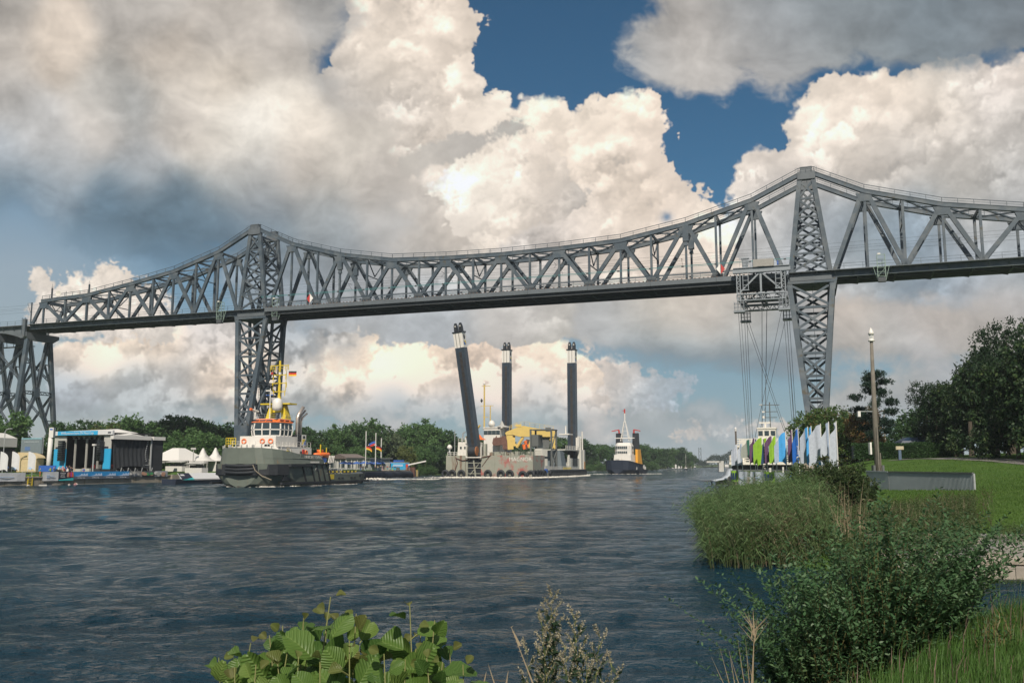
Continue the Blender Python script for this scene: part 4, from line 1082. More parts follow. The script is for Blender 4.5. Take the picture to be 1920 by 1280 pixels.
bw.loft([[(18.25, -3.0, 4.4), (18.2, -2.6, 7.4), (18.0, -2.6, 7.4), (18.05, -3.0, 4.4)], [(18.6, 0, 4.4), (18.55, 0, 7.4), (18.35, 0, 7.4), (18.4, 0, 4.4)], [(18.25, 3.0, 4.4), (18.2, 2.6, 7.4), (18.0, 2.6, 7.4), (18.05, 3.0, 4.4)]])
bw.build('bulwark', TUG)
st = MB().m(hullgrey)
for s2 in (-1, 1): st.loft([[(x, s2 * (a + 0.18), 5.55), (x, s2 * (a + 0.34), 5.42), (x, s2 * (a + 0.2), 5.3)] for x, a, zt in bul])
st.build('rubbing_strake', TUG)
for y in (1.2, 2.6):
    o = MB().m(black).lathe([(0.34, -0.12), (0.34, 0.12)], 12, (17.95 - y * 0.1, y, 6.6), (0.9, 0.2, 0.1)).build('fairlead', TUG, recalc=False)
f = MB().m(rubber)
def band(z0, z1, xs0, grow, mm):
    pts = [s_ for s_ in secs if s_[0] >= xs0]
    for s2 in (-1, 1):
        mm.loft([[(x, s2 * a, z0), (x, s2 * (a + grow), z0 + 0.1), (x, s2 * (a + grow), z1 - 0.1), (x, s2 * a, z1)] for x, a, b in pts])
    mm.loft([[(18.1, -3.6, z0), (18.75, -3.4, z0 + 0.1), (18.75, -3.4, z1 - 0.1), (18.1, -3.6, z1)], [(18.1, 3.6, z0), (18.75, 3.4, z0 + 0.1), (18.75, 3.4, z1 - 0.1), (18.1, 3.6, z1)]])
band(2.2, 4.35, 12.0, 0.35, f)
f.build('bow_fender', TUG)
for z in (4.15, 3.5, 2.9):
    t = MB().m(rubber); t.smooth = True
    t.tube([(17.9, -3.4, z), (18.7, -2.4, z - 0.1), (19.1, 0, z - 0.22), (18.95, 2.0, z - 0.15), (18.5, 3.2, z)], 0.32, 9); t.build('tyre_fender', TUG)
MB().m(ropem).tube([(18.9, 2.9, 4.2), (18.8, 3.3, 3.2), (18.2, 4.2, 2.2), (17.2, 5.6, 1.4)], 0.09, 5).build('rope', TUG)
sf = MB().m(rubber)
sf.box((10.4, 7.25, 4.12), (7.4, 0.6, 0.5)).box((3.8, 7.15, 4.35), (9.0, 0.35, 0.24)).box((-0.2, 7.12, 0.72), (33.5, 0.45, 0.42)).box((-17.3, 0, 0.72), (0.5, 12.6, 0.42))
sf.box((10.4, -7.25, 4.12), (7.4, 0.6, 0.5)).box((-0.2, -7.12, 0.72), (33.5, 0.45, 0.42))
sf.build('side_fender', TUG, recalc=False)
for x in (9.0, 5.9, 3.9, 1.9, 0.0):
    MB().m(rubber).beam((x + 0.6, 7.1, 4.2), (x - 0.9, 7.12, 0.9), 0.22, 0.24, (0, 1, 0)).build('fender_rib', TUG, recalc=False)
for x in (7.6, 4.6): MB().m(lgrey).lathe([(0.26, -0.06), (0.26, 0.06)], 10, (x, 7.08, 3.3), (0, 1, 0)).m(black).lathe([(0.17, 0.0), (0.17, 0.09)], 10, (x, 7.08, 3.3), (0, 1, 0)).build('porthole', TUG, recalc=False)
MB().m(black).box((13.4, 6.15, 1.75), (2.8, 0.9, 1.1)).build('anchor_pocket', TUG, recalc=False)
# aft bulwark with freeing ports
for x in (-4.6, -6.0, -9.8, -11.2): MB().m(black).box((x, 6.98, 1.45), (0.8, 0.12, 0.28)).build('freeing_port', TUG, recalc=False)
MB().m(black).lathe([(0.32, -0.1), (0.32, 0.1)], 10, (-13.6, 6.86, 1.9), (0, 1, 0)).build('hawse_hole', TUG, recalc=False)
MB().m(yellow).box((-1.6, 6.98, 1.75), (1.7, 0.14, 1.0)).build('yellow_gate', TUG, recalc=False)
m = MB().m(yellow)
for x in np.arange(-14, -1, 1.6): m.box((x, 5.6, 2.75), (0.7, 0.25, 0.35))
m.m(black)
for x in np.arange(-13.2, -1, 1.6): m.box((x, 5.6, 2.75), (0.7, 0.25, 0.35))
m.build('striped_rail', TUG, recalc=False)
MB().m(white).box((-7.0, 2.0, 2.9), (7.0, 5.0, 1.0)).build('aft_casing', TUG, recalc=False)
m = MB().m(black)
for x in (-5.2, -6.6, -8.2): m.tube([(x - 0.5, 5.0, 2.3), (x - 0.4, 5.0, 3.2), (x + 0.4, 5.0, 3.2), (x + 0.5, 5.0, 2.3)], 0.09, 6)
m.build('towing_bow', TUG)
# side panel with the name
MB().m(hullgrey).prism([(0.5, 4.4), (9.2, 4.4), (9.2, 6.35), (2.4, 6.2), (0.9, 5.2)], 'y', 5.9, 6.5).build('side_bulwark', TUG)
text('ship_name', TUG, 'UNION TOPAZ', white, 0.95, (4.6, 6.52, 5.65), (R(90), 0, R(180)), 0.01)
MB().m(white).box((4.4, 6.45, 4.72), (3.8, 0.2, 0.35)).build('name_lamp', TUG, recalc=False)
# winch and crane on the fore deck
MB().m(black).tube([(10.6, 4.9, 4.4), (10.6, 4.9, 6.7)], 0.55, 10).build('winch_post', TUG)
m = MB().m(black).box((11.8, 5.0, 5.5), (2.6, 1.2, 0.35)).rail([(10.6, 5.6, 5.7), (13.4, 5.6, 5.7)], h=0.8, step=0.7)
m.build('working_platform', TUG, recalc=False)
MB().m(black).box((13.6, 2.2, 6.9), (0.6, 0.7, 2.4)).box((13.0, 1.8, 7.9), (1.8, 0.6, 0.45), rz=0.6).build('towing_hook', TUG, recalc=False)
m = MB().m(ropem).torus((11.2, 4.9, 6.6), 0.8, 0.1, (1, 0.3, 0)); m.m(yellow).beam((10.2, 4.9, 6.75), (11.4, 4.9, 6.9), 0.18); m.build('hose_reel', TUG, recalc=False)
m = MB().m(lgrey)
for s2 in (-1, 1):
    for x, a, zt in bul[2:]: m.beam((x, s2 * (a - 0.1), zt), (x, s2 * (a - 0.1), zt + 0.55), 0.16)
for k in range(-2, 3): m.beam((18.2, k * 1.1, 7.4), (18.2, k * 1.1, 7.95), 0.2)
m.build('bitts', TUG, recalc=False)
# deckhouse
MB.shift = Vector((3.2, 0, 0))
d = MB().m(white)
d.loft([[(13.2, -3.8, 4.4), (13.2, 3.8, 4.4), (11.5, 5.0, 4.4), (-0.5, 5.0, 4.4), (-0.5, -5.0, 4.4), (11.5, -5.0, 4.4)], [(12.0, -3.6, 7.6), (12.0, 3.6, 7.6), (10.8, 4.8, 7.6), (-0.5, 4.9, 7.6), (-0.5, -4.9, 7.6), (10.8, -4.8, 7.6)]])
d.box((5.8, 0, 8.65), (8.4, 7.4, 2.2)).box((5.6, 0, 7.66), (11.0, 9.8, 0.12))
d.build('deckhouse', TUG)
for x, y in ((7.6, 4.93), (3.3, 4.93)): MB().m(dgrey).box((x, y, 5.9), (0.9, 0.1, 2.0)).build('door', TUG, recalc=False)
for p, ax in (((10.08, 1.0, 8.75), (1, 0, 0)), ((10.08, 2.7, 8.75), (1, 0, 0)), ((1.6, 5.0, 6.6), (0, 1, 0)), ((10.08, -2.8, 8.75), (1, 0, 0))):
    m = MB().m(orange); m.smooth = True; m.torus(p, 0.42, 0.13, ax, 14, 6); m.build('lifebuoy', TUG, recalc=False)
MB().m(red).box((2.6, 5.02, 6.7), (0.7, 0.12, 1.1)).build('fire_locker', TUG, recalc=False)
m = MB().m(white).rail([(11.6, -4.2, 7.7), (11.6, 4.2, 7.7), (10.6, 4.7, 7.7), (-0.3, 4.8, 7.7)], h=1.0, post=0.06, bar=0.05, step=1.2); m.build('railing', TUG, recalc=False)
m = MB().m(yellow).rail([(10.8, -4.6, 7.72), (12.9, -4.6, 7.72), (12.9, -2.6, 7.72)], h=1.6, post=0.1, bar=0.1, step=0.8, bars=3); m.build('yellow_rail', TUG, recalc=False)
m = MB().m(galv)
for z in np.arange(8, 12.4, 0.45): m.beam((1.9, 4.0, z), (3.2, 4.0, z), 0.05)
for x in (1.9, 3.2): m.beam((x, 4.0, 7.7), (x, 4.0, 12.6), 0.06)
m.build('ladder', TUG, recalc=False)
MB.shift = None
# wheelhouse: rings of framed windows
wc = (6.2, 0.0)
W = link('wheelhouse', None, TUG, (2.4, 0, 0))
MB().m(white).loft([wheelring(wc, 2.95, 3.3, 9.7, 1.3), wheelring(wc, 2.9, 3.25, 9.95, 1.3)]).build('wall', W)
MB().m(white).loft([wheelring(wc, 3.0, 3.35, 10.98, 1.3), wheelring(wc, 3.02, 3.37, 11.2, 1.3)]).build('sill_band', W)
MB().m(white).loft([wheelring(wc, 2.9, 3.25, 12.3, 1.3), wheelring(wc, 2.9, 3.25, 12.5, 1.3)]).build('top_band', W)
def glazing(z0, z1, a0, a1, n_front):
    r0, r1 = wheelring(wc, a0 - 0.6, a0 - 0.25, z0, 1.3), wheelring(wc, a1 - 0.6, a1 - 0.25, z1, 1.3)
    for i in range(8):
        p0, p1, q0, q1 = map(Vector, (r0[i], r0[(i + 1) % 8], r1[i], r1[(i + 1) % 8]))
        n = max(1, round((p1 - p0).length / 1.5))
        for k in range(n):
            e0, e1 = (k + 0.07) / n, (k + 0.93) / n
            A, B, C_, D = p0.lerp(p1, e0), p0.lerp(p1, e1), q0.lerp(q1, e1), q0.lerp(q1, e0)
            nn = (B - A).cross(D - A).normalized() * 0.06
            MB().m(glass).add([A, B, C_, D, A - nn, B - nn, C_ - nn, D - nn], [(0, 1, 2, 3), (7, 6, 5, 4), (0, 4, 5, 1), (1, 5, 6, 2), (2, 6, 7, 3), (3, 7, 4, 0)]).build('window', W, recalc=False)
        for k in range(n + 1): MB().m(white).beam(p0.lerp(p1, k / n), q0.lerp(q1, k / n), 0.16, 0.2, up=(p1 - p0)).build('window_frame', W, recalc=False)
glazing(9.95, 10.98, 3.5, 3.6, 3)
glazing(11.2, 12.3, 3.62, 3.5, 3)
rf = MB().m(orange); rf.loft([wheelring(wc, 3.15, 3.5, 12.5, 1.35), wheelring(wc, 2.6, 2.9, 13.15, 1.2)]); rf.build('roof_rim', W)
for y in (-1.6, 0.0, 1.6): MB().m(glass).box((9.42, y * 0.85, 12.82), (0.1, 1.2, 0.36), rot=Euler((0, R(-42), 0))).build('roof_window', W, recalc=False)
for x in (4.2, 6.0, 7.8): MB().m(glass).box((x, 2.92, 12.82), (1.2, 0.1, 0.36), rot=Euler((R(-40), 0, 0))).build('roof_window', W, recalc=False)
MB().m(lgrey).box((6.1, 0, 13.2), (5.4, 4.9, 0.12)).build('roof', W, recalc=False)
m = MB().m(galv).rail([(8.8, -2.4, 13.25), (8.8, 2.4, 13.25), (3.4, 2.4, 13.25)], h=0.9, post=0.05, bar=0.04, step=1.2); m.build('railing', W, recalc=False)
m = MB().m(white).tube([(8.4, -2.3, 13.2), (8.4, -2.3, 14.6)], 0.2, 8).tube([(9.6, -2.5, 15.1), (7.6, -2.2, 14.7)], 0.24, 8).m(orange).tube([(9.7, -2.5, 15.12), (9.3, -2.45, 15.04)], 0.26, 8); m.build('water_cannon', W, recalc=False)
# mast
M_ = link('mast', None, TUG, (7.0, 0.2, 0))
m = MB().m(yellow)
for y in (-1.75, 1.75): m.loft([[(0.9, y - 0.5, 13.2), (0.9, y + 0.5, 13.2), (-0.9, y + 0.5, 13.2), (-0.9, y - 0.5, 13.2)], [(0.6, y * 0.62 - 0.4, 16.2), (0.6, y * 0.62 + 0.4, 16.2), (-0.6, y * 0.62 + 0.4, 16.2), (-0.6, y * 0.62 - 0.4, 16.2)]])
m.box((0, 0, 15.2), (0.8, 2.4, 1.0)); m.build('mast_base', M_)
MB().m(yellow).box((0, 0, 16.35), (2.6, 6.2, 0.26)).build('platform', M_, recalc=False)
m = MB().m(yellow).tube([(0, 0.3, 16.4), (0, 0.0, 18.0), (0, 0, 25.2)], [0.42, 0.26, 0.2], 8)
for z, w in ((18.9, 2.4), (20.6, 3.0), (22.3, 2.6), (24.2, 3.6)):
    m.beam((0, -w / 2, z), (0, w / 2, z), 0.16); m.beam((-0.8, 0, z), (0.8, 0, z), 0.12)
    for y in (-w / 2, w / 2): m.beam((0, y, z - 0.9), (0, y, z + 0.2), 0.1)
m.rail([(0.7, -1.6, 23.0), (0.7, 1.6, 23.0)], h=1.1, post=0.08, bar=0.07, step=1.0)
m.beam((0, -1.3, 18.9), (0, -1.5, 24.2), 0.08).beam((0, 1.3, 18.9), (0, 1.5, 24.2), 0.08)
m.build('mast_pole', M_, recalc=False)
m = MB().m(white).box((0.9, -1.1, 20.8), (0.3, 0.9, 0.3)).box((0.8, 0.6, 22.5), (0.4, 0.4, 0.5)).box((0.6, -1.9, 19.1), (0.3, 1.0, 0.25)).m(red).box((0.5, -1.3, 22.6), (0.3, 0.3, 0.5)).m(blue).box((0.4, -1.7, 18.2), (0.3, 1.6, 0.16)).build('aerials', M_, recalc=False)
m = MB().m(white); m.smooth = True; m.lathe([(0.3, 14.9), (0.85, 15.05), (0.95, 15.6), (0.93, 16.5), (0.75, 17.1), (0.4, 17.4), (0.02, 17.48)], 16, (1.9, 0.9, 0)); m.build('radome', M_)
MB().m(white).tube([(2.0, -0.6, 13.2), (2.0, -0.6, 19.4)], 0.09, 6).build('whip_pole', M_)
fl = wavy(M_, 'ensign', gflag, (0.0, 1.9, 23.0), 1.5, 1.0, dirx=(-0.3, 1, 0)); 
# funnels
F_ = link('funnel', None, TUG, (4.6, 0, 0))
for y in (3.2, -3.2):
    MB().m(black).box((0.2, y, 8.9), (2.2, 2.0, 2.6)).build('casing', F_, recalc=False)
    MB().m(white).box((-0.2, y + (1.03 if y > 0 else -1.03), 9.1), (1.5, 0.06, 2.3)).build('badge_panel', F_, recalc=False)
    if y > 0:
        MB().m(blue).prism([(-0.8, 8.1), (0.4, 8.1), (-0.8, 9.2)], 'y', y + 1.065, y + 1.09).build('badge_blue', F_)
        MB().m(yellow).prism([(0.45, 8.1), (0.45, 9.3), (-0.75, 9.3)], 'y', y + 1.065, y + 1.09).build('badge_yellow', F_)
        MB().m(black).prism([(-0.5, 9.5), (0.2, 9.5), (0.3, 9.75), (-0.15, 10.1), (-0.6, 9.75)], 'y', y + 1.065, y + 1.085).build('badge_crown', F_)
    for k, (dx_2, r_) in enumerate(((0.6, 0.34), (-0.2, 0.22), (-0.8, 0.18))):
        m = MB().m(mat('exhaust_steel', (0.50, 0.44, 0.40), rough=0.35, metal=0.6, var=0.2)); m.smooth = True
        m.tube([(dx_2, y, 9.8), (dx_2, y, 13.6 - k * 0.3), (dx_2 - 0.3, y + 0.1, 14.4 - k * 0.3), (dx_2 - 1.5, y + 0.3, 15.9 - k * 0.6)], r_, 9); m.build('exhaust_pipe', F_)
# boat deck aft
m = MB().m(orange); m.smooth = True
m.tube([(0.4, 4.2, 6.3), (-1.0, 4.6, 6.25), (-4.2, 4.6, 6.25), (-5.0, 4.4, 6.3)], [0.3, 0.55, 0.55, 0.3], 10); m.box((-1.7, 4.3, 7.0), (1.2, 0.8, 0.7)); m.build('rescue_boat', TUG)
m = MB().m(yellow).tube([(-0.9, 4.8, 4.5), (-0.9, 4.8, 8.4)], 0.12, 6).tube([(-3.2, 4.8, 4.5), (-3.2, 4.8, 7.8)], 0.1, 6).build('davit', TUG)
MB().m(blue).box((-1.9, 4.2, 5.2), (2.6, 1.4, 1.0)).build('tarpaulin', TUG, recalc=False)
m = MB().m(white)
for k in range(4): m.beam((-3.4 - 0.6 * k, 5.2, 4.6), (-3.9 - 0.6 * k, 5.2, 6.1), 0.16)
m.build('ladder', TUG, recalc=False)
MB().m(lgrey).box((-2.3, 0, 4.0), (4.4, 9.8, 0.3)).box((-3.8, 4.5, 3.2), (0.3, 0.3, 1.8)).box((-3.8, -4.5, 3.2), (0.3, 0.3, 1.8)).build('boat_deck', TUG, recalc=False)

def foam(name, lab, pts, wid, seed, n=900, hgt=0.35, size=1.0):
    """broken white water: many small ridged flakes along a track"""
    r = random.Random(seed); m = MB().m(foamm)
    for k in range(n):
        t = r.random(); i = min(int(t * (len(pts) - 1)), len(pts) - 2); u = t * (len(pts) - 1) - i
        x = pts[i][0] + (pts[i + 1][0] - pts[i][0]) * u; y = pts[i][1] + (pts[i + 1][1] - pts[i][1]) * u
        w = wid[i] + (wid[i + 1] - wid[i]) * u
        x += r.gauss(0, w * 0.4); y += r.gauss(0, w * 0.4)
        a = r.uniform(0, 3.14); L = size * r.uniform(0.2, 1.0) * (0.5 + w * 0.12); b = L * r.uniform(0.25, 0.5); hh = r.uniform(0.1, 1) * hgt
        c, s_ = math.cos(a), math.sin(a)
        m.add([(x - L * c, y - L * s_, 0.06), (x + b * s_, y - b * c, 0.05), (x + L * c, y + L * s_, 0.06), (x - b * s_, y + b * c, 0.05), (x, y, 0.08 + hh)], [(0, 1, 4), (1, 2, 4), (2, 3, 4), (3, 0, 4)])
    o = m.build(name, recalc=False); tag(o, kind='stuff'); return o
def tugw(x, y): 
    v_ = Matrix.Rotation(R(-107.8), 3, 'Z') @ Vector((x, y, 0)); return (v_.x - 45.2, v_.y + 191.0)
foam('bow_wave', '', [tugw(18.4, -3), tugw(18.6, 1), tugw(17.5, 4.4), tugw(14, 6.2), tugw(8, 7.4), tugw(-2, 7.8), tugw(-14, 7.6)], [0.5, 0.6, 0.7, 0.6, 0.4, 0.4, 0.5], 5, 700, 0.22)

# ---- the dark tug astern
T2 = thing('tugboat', 'dark blue hulled tug with white wheelhouse and orange funnel flank, farther up the canal', 'tugboat', (place(1176, 430), 430.0, 0.0), R(-113))
T2.scale = (1.12, 1.12, 1.0)
nav = mat('hull_navy', (0.018, 0.026, 0.045), rough=0.5, var=0.2)
secs2 = [(-14, 5.2, 4.6), (-9, 6.3, 5.9), (0, 6.6, 6.2), (7, 6.5, 5.6), (11, 5.8, 3.8), (13.5, 4.4, 1.6), (14.6, 2.4, 0.3)]
zt2 = [2.2, 2.4, 4.4, 5.0, 5.6, 6.1, 6.3]
h = MB().m(nav); h.loft([[(x, -a, 1.9), (x, -b, -0.2), (x, 0, -1.5), (x, b, -0.2), (x, a, 1.9)] for x, a, b in secs2])
h.loft([[(x, -a, 1.9), (x, a, 1.9), (x + 0.02 * x, a * 1.03, z), (x + 0.02 * x, -a * 1.03, z)] for (x, a, b), z in list(zip(secs2, zt2))[2:]])
h.build('hull', T2)
MB().m(bootred).loft([[(x, -b - 0.04, -0.1), (x, -b - 0.06, 0.3), (x, b + 0.06, 0.3), (x, b + 0.04, -0.1)] for x, a, b in secs2]).build('boot_stripe', T2)
m = MB().m(rubber)
for s2 in (-1, 1): m.loft([[(x, s2 * a, z - 0.7), (x, s2 * (a + 0.4), z - 0.6), (x, s2 * (a + 0.4), z - 0.1), (x, s2 * a, z)] for (x, a, b), z in list(zip(secs2, zt2))[2:]])
m.build('fender', T2)
for x in (4.5, 2.2, -0.2): MB().m(rubber).beam((x, 6.65, 4.4), (x - 0.2, 6.5, 0.6), 0.3, 0.3, (0, 1, 0)).build('fender_rib', T2, recalc=False)
MB().m(lgrey).box((8.0, 6.3, 2.6), (0.9, 0.4, 1.2)).build('anchor', T2, recalc=False)
d = MB().m(white); d.box((2.2, 0, 6.5), (10, 7.6, 4.6), taper=0.92); d.loft([wheelring((3.6, 0), 3.5, 3.2, 8.8, 1.2), wheelring((3.6, 0), 3.4, 3.1, 13.0, 1.2)]); d.loft([wheelring((3.6, 0), 3.4, 3.1, 13.0, 1.2), wheelring((3.6, 0), 2.8, 2.4, 14.4, 1.0)]); d.build('wheelhouse', T2)
for z, hh in ((12.1, 1.25), (9.9, 1.0)):
    for y in (-2.6, -1.7, -0.85, 0.0, 0.85, 1.7): MB().m(glass).box((6.78 if abs(y) < 2.4 else 6.5, y, z), (0.16, 0.66, hh)).build('window', T2, recalc=False)
    for x in (1.6, 3.4): MB().m(glass).box((x, 3.46, z), (1.0, 0.14, hh)).build('window', T2, recalc=False)
for s2 in (-1, 1):
    MB().m(black).prism([(-3.5, 11.5), (0.5, 11.5), (-0.2, 19.0), (-2.4, 19.0)], 'y', s2 * 3.6 - 1.1, s2 * 3.6 + 1.1).build('funnel', T2)
    MB().m(mat('tug_orange', (0.72, 0.34, 0.03))).prism([(-6.5, 4.6), (0.8, 4.6), (0.8, 11.4), (-3.8, 11.4)], 'y', s2 * 4.4 - 0.5, s2 * 4.4 + 0.5).build('flank', T2)
    MB().m(red).tube([(0, s2 * 3.2, 19.0), (0.2, s2 * 3.3, 20.6)], 0.35, 8).tube([(0.2, s2 * 3.2, 20.6), (1.0, s2 * 6.2, 19.9)], 0.22, 8).build('water_cannon', T2)
m = MB().m(white).box((2.6, 0, 16.6), (1.4, 8.2, 0.4))
for y in (-1.8, 1.8): m.beam((2.8, y, 15.2), (2.4, y * 0.15, 24.5), 0.3); m.beam((0.4, y, 15.2), (2.2, y * 0.15, 24.0), 0.2)
for z in (18, 20, 22): m.beam((2.6, -1.3 + (z - 18) * 0.2, z), (2.6, 1.3 - (z - 18) * 0.2, z), 0.16)
m.tube([(2.4, 0, 24), (2.4, 0, 29.0)], 0.28, 6).m(red).tube([(2.4, 0, 28.2), (2.4, 0, 30.2)], 0.32, 6).beam((2.4, -1.0, 29.4), (2.4, 0, 29.4), 0.2)
m.build('mast', T2, recalc=False)
MB().m(lgrey).box((7.6, 2.6, 5.9), (0.3, 4.2, 0.6)).box((9.2, -1.5, 6.1), (1.0, 1.4, 1.4)).build('winch', T2, recalc=False)
MB().m(white).box((-7.5, 4.2, 3.4), (2.4, 2.2, 1.6)).box((-10.5, 4.6, 2.7), (1.4, 1.2, 1.4)).build('boat', T2, recalc=False)
MB().m(rubber).box((-12.2, 0, 1.5), (3.6, 10.4, 1.2)).build('stern_fender', T2, recalc=False)
foam('wake_foam', '', [(place(1060, 410), 410), (place(1150, 412), 412), (place(1240, 425), 425)], [1.2, 1.0, 0.8], 8, 260, 0.2)

# ---- little sailing boats far up the canal
def sailboat(px, Y, hgt, lab, L=9):
    t = thing('sailing_boat', lab, 'sailing boat', (place(px, Y), Y, 0), R(70), 'sailing boats far up the canal')
    m = MB().m(nav); m.loft([[(x * L / 9, -a, 1.1), (x * L / 9, -a * 0.6, -0.2), (x * L / 9, a * 0.6, -0.2), (x * L / 9, a, 1.1)] for x, a in ((-4.2, 1.1), (0, 1.5), (3, 1.0), (4.6, 0.1))]); m.build('hull', t)
    MB().m(white).box((0.3, 0, 1.45), (4.2, 1.9, 0.7), taper=0.8).box((0, 0, 1.15), (7.2, 2.0, 0.1)).build('cabin', t, recalc=False)
    MB().m(lgrey).tube([(0.8, 0, 1.2), (0.8, 0, hgt)], 0.14, 6).beam((0.8, 0, 2.4), (-3.4, 0, 2.4), 0.22).beam((0.8, -0.9, hgt * 0.6), (0.8, 0.9, hgt * 0.6), 0.1).build('mast', t)
    MB().m(white).tube([(0.6, 0, 2.65), (-3.2, 0, 2.6)], 0.24, 6).build('furled_sail', t)
sailboat(1286, 800, 18.0, 'sailing yacht with bare mast motoring up the middle of the canal', 12)
sailboat(1303, 1120, 16.5, 'tiny distant sailing yacht beside the far left bank')
# ---- the backhoe dredger with three raised spuds
DR = thing('dredger', 'grey backhoe dredger with three tall spud legs, a yellow excavator and tyre fenders', 'dredger', (-7.4, 294.8, 0.0), R(71.3))
dgr = mat('dredger_grey', (0.29, 0.30, 0.25), rough=0.65, var=0.12, scale=0.3, rust=0.48, rustcol=(0.17, 0.10, 0.065), rscale=0.5, streak=True)
dred = mat('dredger_patched', (0.30, 0.31, 0.26), rough=0.65, var=0.1, scale=0.3, rust=0.62, rustcol=(0.36, 0.10, 0.09), rscale=0.30)
rusty = mat('rusty_bucket', (0.13, 0.065, 0.05), rough=0.8, var=0.3, scale=1.2)
spudm = mat('spud_steel', (0.040, 0.056, 0.078), rough=0.35, var=0.25, scale=0.6, rust=0.25, rustcol=(0.06, 0.045, 0.04), rscale=0.5, streak=True, metal=0.2)
spudr = mat('spud_rust', (0.035, 0.03, 0.028), rough=0.6, var=0.4, scale=0.8, rust=0.4, rustcol=(0.06, 0.042, 0.03), rscale=0.6)
cry = mat('excavator_yellow', (0.60, 0.44, 0.13), rough=0.5, var=0.08, scale=0.6, rust=0.1, rustcol=(0.35, 0.25, 0.12), rscale=0.8)
cont = mat('container_white', (0.52, 0.52, 0.48), rough=0.6, var=0.06, rust=0.1, rustcol=(0.35, 0.25, 0.18), rscale=0.7)
Z1 = 7.2
h = MB().m(dgr)
h.box((5.5, 11.2, 3.0), (11, 7.6, 8.4))                       # port stern wing
h.prism([(15.2, -1.2), (15.2, 2.2), (14.0, 5.8), (13.0, 6.2), (13.0, -1.2)], 'x', 0.6, 30)
h.box((34, 0, 0.6), (66, 29.4, 3.4))                           # pontoon
h.build('hull', DR, recalc=False)
MB().m(dred).box((6.5, -6.0, 3.05), (13, 17.6, 8.3)).build('stern_block', DR, recalc=False)
m = MB().m(dgr).box((7.0, -9.0, 2.9), (12.4, 0.1, 8.0))
for y in (-1.5, -4.5, -7.4, -10.4): m.box((-0.04, y, 3.4), (0.1, 0.12, 7.2))
m.build('plate_seams', DR, recalc=False)
MB().m(dred).box((-0.05, 0.4, 3.6), (0.12, 4.6, 5.4)).build('door_panel', DR, recalc=False)
MB().m(black).box((3.0, 5.05, 2.6), (5.6, 4.5, 6.0)).build('spud_slot', DR, recalc=False)
m = MB().m(dgr)
for z in (1.4, 3.2, 4.8): m.box((0.1, 5.05, z), (0.35, 4.6, 0.22))
m.beam((0.0, 4.6, 0.4), (0.0, 5.4, 6.4), 0.4); m.beam((0, 6.6, 1.0), (0, 3.6, 4.4), 0.2); m.build('slot_frame', DR, recalc=False)
m = MB().m(rusty)
for k in range(15): m.box((-0.06, 8.1, 0.8 + k * 0.42), (0.12, 0.24, 0.16))
m.tube([(-0.1, 11.5, 6.6), (-0.2, 10.9, 4.8), (-0.1, 12.2, 1.0)], 0.16, 5).tube([(-0.2, 11.3, 6.3), (-0.3, 9.0, 5.6), (-0.2, 3.0, 6.4), (-0.2, -0.6, 7.2)], 0.14, 5).tube([(-0.15, 2.4, 3.6), (-0.2, -0.2, 7.0)], 0.12, 5)
m.build('chains', DR)
text('ship_name', DR, 'MAGNOR', white, 1.75, (-0.03, -10.6, 5.9), (R(90), 0, R(-90)), 0.02)
# tyre fenders along stern and side
def tyre(p, ax, r_=1.35):
    m = MB().m(rubber); m.smooth = True; m.torus(p, r_ - 0.45, 0.45, ax, 14, 7); m.build('tyre', DR, recalc=False)
for y in (15.0, 12.6, 9.4, 0.2, -4.2, -7.2): tyre((-0.5, y, 1.25), (1, 0, 0), 1.45)
for k, x in enumerate((0.6, 4.2, 7.2, 9.4, 11.0)): tyre((x, -15.25, 1.2 - (0.5 if k == 3 else 0)), (0.2, 1, 0), 1.45)
for x in np.arange(19, 66, 2.1): tyre((float(x), -15.3, 1.35), (0.25, 1, 0), 1.3)
tyre((-0.4, -11.5, 0.9), (1, 0, 0), 1.5); tyre((-0.4, -14.2, 1.1), (1, 0.2, 0), 1.5)
MB().m(blue).box((12.6, -15.4, 2.2), (1.6, 0.8, 1.3)).build('blue_cover', DR, recalc=False)
